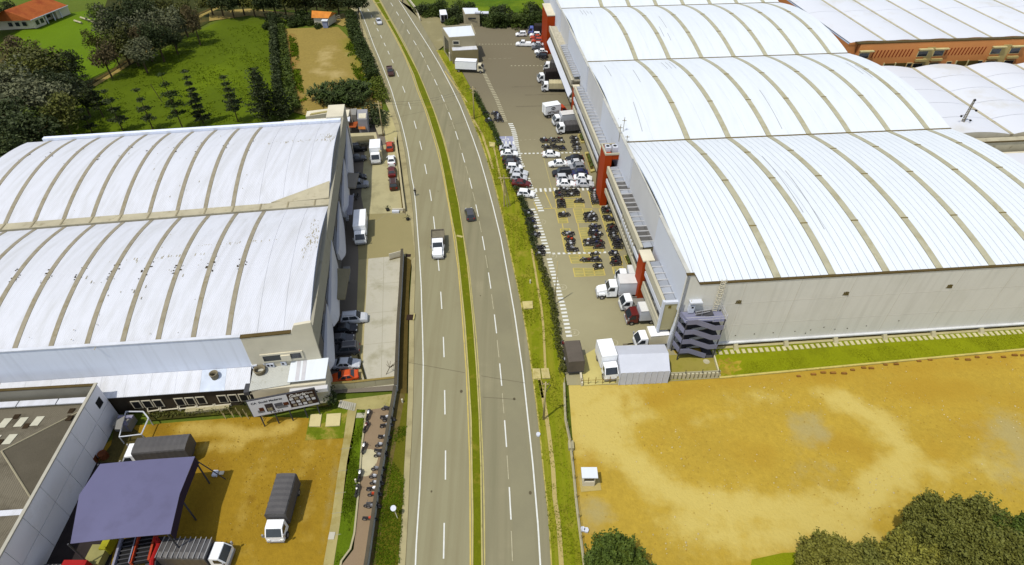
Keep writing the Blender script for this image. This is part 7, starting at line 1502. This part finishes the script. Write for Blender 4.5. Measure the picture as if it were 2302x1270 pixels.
hedge([(560,915),(650,895),(735,880),(752,905),(740,915)], 1.6, 1.6, 'dark', 'dark shrubs around and behind the billboard', .22, 34)
hedge([(340,935),(420,931),(520,922)], .8, .5, 'olive', 'weedy grass edge along the brown dirt yard', .15, 30)
# spiky clump: arching blades
rs = np.random.RandomState(9); ctr = G(772, 222); mbk = MB()
for k in range(62):
    a = rs.uniform(0, 6.28); q = math.sqrt(rs.uniform(0, 1)); b = Vector((ctr.x+q*math.cos(a)*8.6, ctr.y+q*math.sin(a)*6.3, 0)); hh_ = 1.2+2.6*(1-q*q)**.5
    for j in range(16):
        a2 = rs.uniform(0, 6.28); L = rs.uniform(1.0, 2.1); r0_ = b+Vector((0,0,hh_*rs.uniform(.4,1))); md_ = r0_+Vector((math.cos(a2)*L*.5, math.sin(a2)*L*.5, L*.55)); ed = r0_+Vector((math.cos(a2)*L, math.sin(a2)*L, L*rs.uniform(.2,.7))); wv = Vector((-math.sin(a2), math.cos(a2), 0))*.13
        mbk.add([r0_-wv, r0_+wv, md_+wv*1.3, md_-wv*1.3, ed], [(0,1,2,3),(3,2,4)])
sp_ = thing('spiky_shrub_clump', ctr, 'big dark clump of spiky leaved shrubs between the tan field and the factory', 'shrub clump'); mbk.build('blades', LF['hedge'], sp_)
cr = leaf_mesh('inner_leaves', np.array([[ctr.x,ctr.y,0]])*0+blob_pts(rs, [(rs.uniform(-5.5,5.5), rs.uniform(-4,4), 1.6, 2.4, 1.7) for _ in range(14)], 40), .3, rs, LF['dark'], per=2); o = link('inner_leaves', cr, sp_)
# near trees at the bottom right
def near_tree(seed, r, h, m, big=.17):
    rs = np.random.RandomState(seed); P = []; bl = []
    for i in range(70):   # many small upright tufts on a rough dome, some standing proud of it
        a = rs.uniform(0, 6.28); q = r*math.sqrt(rs.uniform(0, 1)); top = h-(h*.42)*(q/r)**2.2+rs.normal(0, h*.06)
        br = r*rs.uniform(.13, .26); bl.append((q*math.cos(a), q*math.sin(a), top-br*1.2, br, br*rs.uniform(1.1, 1.7)))
    for i in range(16):
        a = rs.uniform(0, 6.28); q = r*rs.uniform(.3, .75); bl.append((q*math.cos(a), q*math.sin(a), h*rs.uniform(.35, .6), r*.34, r*.3))
    pts = [blob_pts(rs, bl, 300)]
    for x, y, z, br, bz in bl[:70]:   # shoots that stand out of the dome
        for j in range(5):
            d = np.array([x/r*.5+rs.normal(0,.25), y/r*.5+rs.normal(0,.25), 1.0]); d /= np.linalg.norm(d); a = rs.uniform(0, 6.28); b0 = np.array([x+br*.7*math.cos(a), y+br*.7*math.sin(a), z+bz*.5]); L = rs.uniform(.5, 1.25)
            pts.append(b0+np.outer(np.linspace(0, L, 9), d)+rs.normal(0, .05, (9, 3)))
    return leaf_mesh('crown', np.concatenate(pts), big, rs, LF[m], per=3), bl
NT = [((1388,1285),3.2,3.5,5.4,'green2','round green tree at the bottom edge, nearest to the highway'),((1866,1268),4.2,3.1,6.2,'bright2','loose olive tree at the bottom edge, left of the large group'),((1975,1300),4.5,3.8,6,'olive2','lower olive-green tree between the loose one and the large ones'),((2065,1285),5,4.2,7.2,'bright2','dense olive tree left of the tallest one at the bottom right'),((2195,1215),7,5.6,10,'olive2','tallest olive-green tree at the bottom right corner'),((2300,1245),7,5.2,9.6,'green2','green tree touching the right edge at the bottom right corner'),((2150,1320),6,4.6,8,'olive2','olive crown at the bottom edge under the tallest tree'),((2270,1350),6,4.6,8.4,'bright2','pale olive crown just below the bottom right corner'),((1440,1345),3,3.2,4.6,'green2','green crown half below the bottom edge near the highway')]
LF['bright2'] = leafm('leaf_yellow_olive', (.17,.165,.028), .6, .6, ((.24,.23,.03), 1.1, .48, .14)); LF['olive2'] = leafm('leaf_olive_near', (.135,.14,.026), .6, .6, ((.21,.21,.03), 1.0, .5, .14)); LF['green2'] = leafm('leaf_green_near', (.07,.105,.014), .5, .6, ((.15,.19,.02), 1.0, .5, .14))
for i, (px, zc, r, h, m, l) in enumerate(NT):
    cr, bl = near_tree(50+i, r, h, m); c = G(px[0], px[1], zc); plant_tree('broadleaf_tree', (c.x, c.y, 0), cr, trunk_mesh(h*.75, .3, bl[70:], i), l, 'tree', 'trees at the bottom edge')
flat('grass_corner', [(1690,1258),(1760,1243),(1840,1240),(2400,1235),(2500,1500),(1640,1500)], GRASSY, .04)
# grass tufts on verges and lawns (uncountable)
def tufts(name, polys, n, size, m, z=.07, seed=1):
    rs = np.random.RandomState(seed); P = []
    for poly in polys:
        W_ = GL(poly); tr_ = tessellate_polygon([[Vector((p.x, p.y, 0)) for p in W_]]); ar = [abs((W_[b]-W_[a]).cross(W_[c]-W_[a]).z)/2 for a, b, c in tr_]; tot = sum(ar)
        for (a, b, c), A in zip(tr_, ar):
            k = int(n*A/tot)+1; u, v = rs.uniform(0,1,(2,k)); f = u+v > 1; u[f], v[f] = 1-u[f], 1-v[f]
            P.append(np.array(W_[a])+np.outer(u, np.array(W_[b]-W_[a]))+np.outer(v, np.array(W_[c]-W_[a])))
    P = np.concatenate(P); P[:, 2] = z+.05; k = np.sin(P[:, 0]*1.1+np.sin(P[:, 1]*.6)*2)+np.sin(P[:, 1]*.35+P[:, 0]*.3)+rs.uniform(-1.2, 1.2, len(P)); P = P[k > .1]
    me = leaf_mesh(name, P, size, rs, m, .3, per=2); o = link(name, me); o['kind'] = 'stuff'; return o
TG = mat('tuft_green', C(112,122,14), .9, .3, .6); TG2 = mat('tuft_dry', C(158,150,52), .9, .3, .6); TG3 = mat('tuft_dark', C(88,108,8), .9, .3, .3)
vr = [(interp(REp, y)+1, y) for y in (130,250,400,600,800,1000,1270)]+[(interp(RVp, y)-1, y) for y in (1270,1050,850,676,504,364,241,150)]
tufts('grass_tufts', [vr], 12000, .09, TG); tufts('dry_tufts', [vr], 4500, .08, TG2, seed=2)
tufts('meadow_tufts', [[(150,260),(300,150),(470,65),(640,45),(650,250),(420,290),(150,330)]], 9000, .2, TG3, -.24, 3)
tufts('meadow_tufts', [[(300,250),(470,150),(640,80),(650,250),(420,290)]], 2500, .2, mat('tuft_bright', C(120,138,12), .9, .3, .6), -.24, 4)
tufts('lawn_tufts', [[(1665,815),(2302,745),(2302,783),(1665,844)]], 6000, .07, mat('tuft_lawn', C(146,152,20), .9, .2, .6), .04, 5)
tufts('verge_tufts', [[(880,960),(912,960),(908,1110),(898,1270),(838,1270),(860,1110)],[(802,925),(823,922),(806,1115),(770,1260),(755,1265),(770,1150)]], 5000, .1, TG3, .08, 6)
tufts('field_tufts', [[(650,80),(668,235),(690,250),(705,255),(680,200),(665,80)],[(790,90),(845,180),(852,240),(800,170),(775,110)]], 3000, .28, TG3, 0, 7)
def scatter(name, poly, n, m, s0, s1, seed, z=.02):
    rs = np.random.RandomState(seed); W_ = GL(poly); tr_ = tessellate_polygon([[Vector((p.x, p.y, 0)) for p in W_]]); ar = np.array([abs((W_[b]-W_[a]).cross(W_[c]-W_[a]).z)/2 for a, b, c in tr_]); mb = MB(); n_ = 0
    while n_ < n:
        a, b, c = tr_[rs.choice(len(tr_), p=ar/ar.sum())]; u, v = rs.uniform(0, 1, 2)
        if u+v > 1: u, v = 1-u, 1-v
        p = W_[a]+(W_[b]-W_[a])*u+(W_[c]-W_[a])*v; n_ += 1
        if math.sin(p.x*.35+1.3*math.sin(p.y*.27))+math.sin(p.y*.41+p.x*.1)+rs.uniform(-1.4, 1.4) < .25: continue
        s_ = s0+(s1-s0)*rs.uniform(0, 1)**3; k = [Vector((s_*rs.uniform(.6,1.2)*math.cos(t), s_*rs.uniform(.6,1.2)*math.sin(t), 0)) for t in (0,1.4,2.9,4.4)]
        mb.add([p+Vector((0,0,z))+q for q in k]+[p+Vector((0,0,z+s_*.6))+k[0]*.2], [(0,1,4),(1,2,4),(2,3,4),(3,0,4)])
    o = mb.build(name, m); o['kind'] = 'stuff'; return o
DR_ = [(1290,880),(1620,858),(2302,800),(2302,1150),(2000,1180),(1700,1240),(1500,1260),(1330,1240)]
scatter('stones', DR_, 1500, mat('stone_pale', C(206,190,140), .9, .2, 1), .03, .16, 1); scatter('clods', DR_, 2600, mat('clod', C(176,144,58), .95, .2, 1), .03, .11, 2)
DL_ = [(340,950),(690,940),(770,1000),(740,1260),(530,1265),(470,1150),(460,1000)]
scatter('clods', DL_, 1600, mat('clod2', C(150,118,34), .95, .25, 1), .03, .1, 3); scatter('stones', DL_, 900, mat('stone_pale', C(206,190,140)), .02, .07, 4)
# wires over the road
wr = thing('overhead_wires', G(1065,267,9), 'thin overhead wires crossing the highway between utility poles', 'wires')
for (a, ha, b, hb) in (((1063,212),0,(858,245),0),):
    A = G(1066,267)+Vector((0,0,8.0)); B = G(862,306)+Vector((0,0,8.4))
    for k in (-.7, .7):
        pts = [A.lerp(B, i/10)+Vector((0,k,-1.2*math.sin(math.pi*i/10))) for i in range(11)]; mb = MB(); [mb.tube(p, q, .018, 3) for p, q in zip(pts, pts[1:])]; mb.build('wire', STEELD, wr)
for o in bpy.data.objects:
    n_ = len(str(o.get('label','')).split())
    if n_ > 16: print('LONG', o.name, n_, o['label'])
print('objects', len(bpy.data.objects), 'tris', sum(len(m_.polygons) for m_ in bpy.data.meshes)*2)
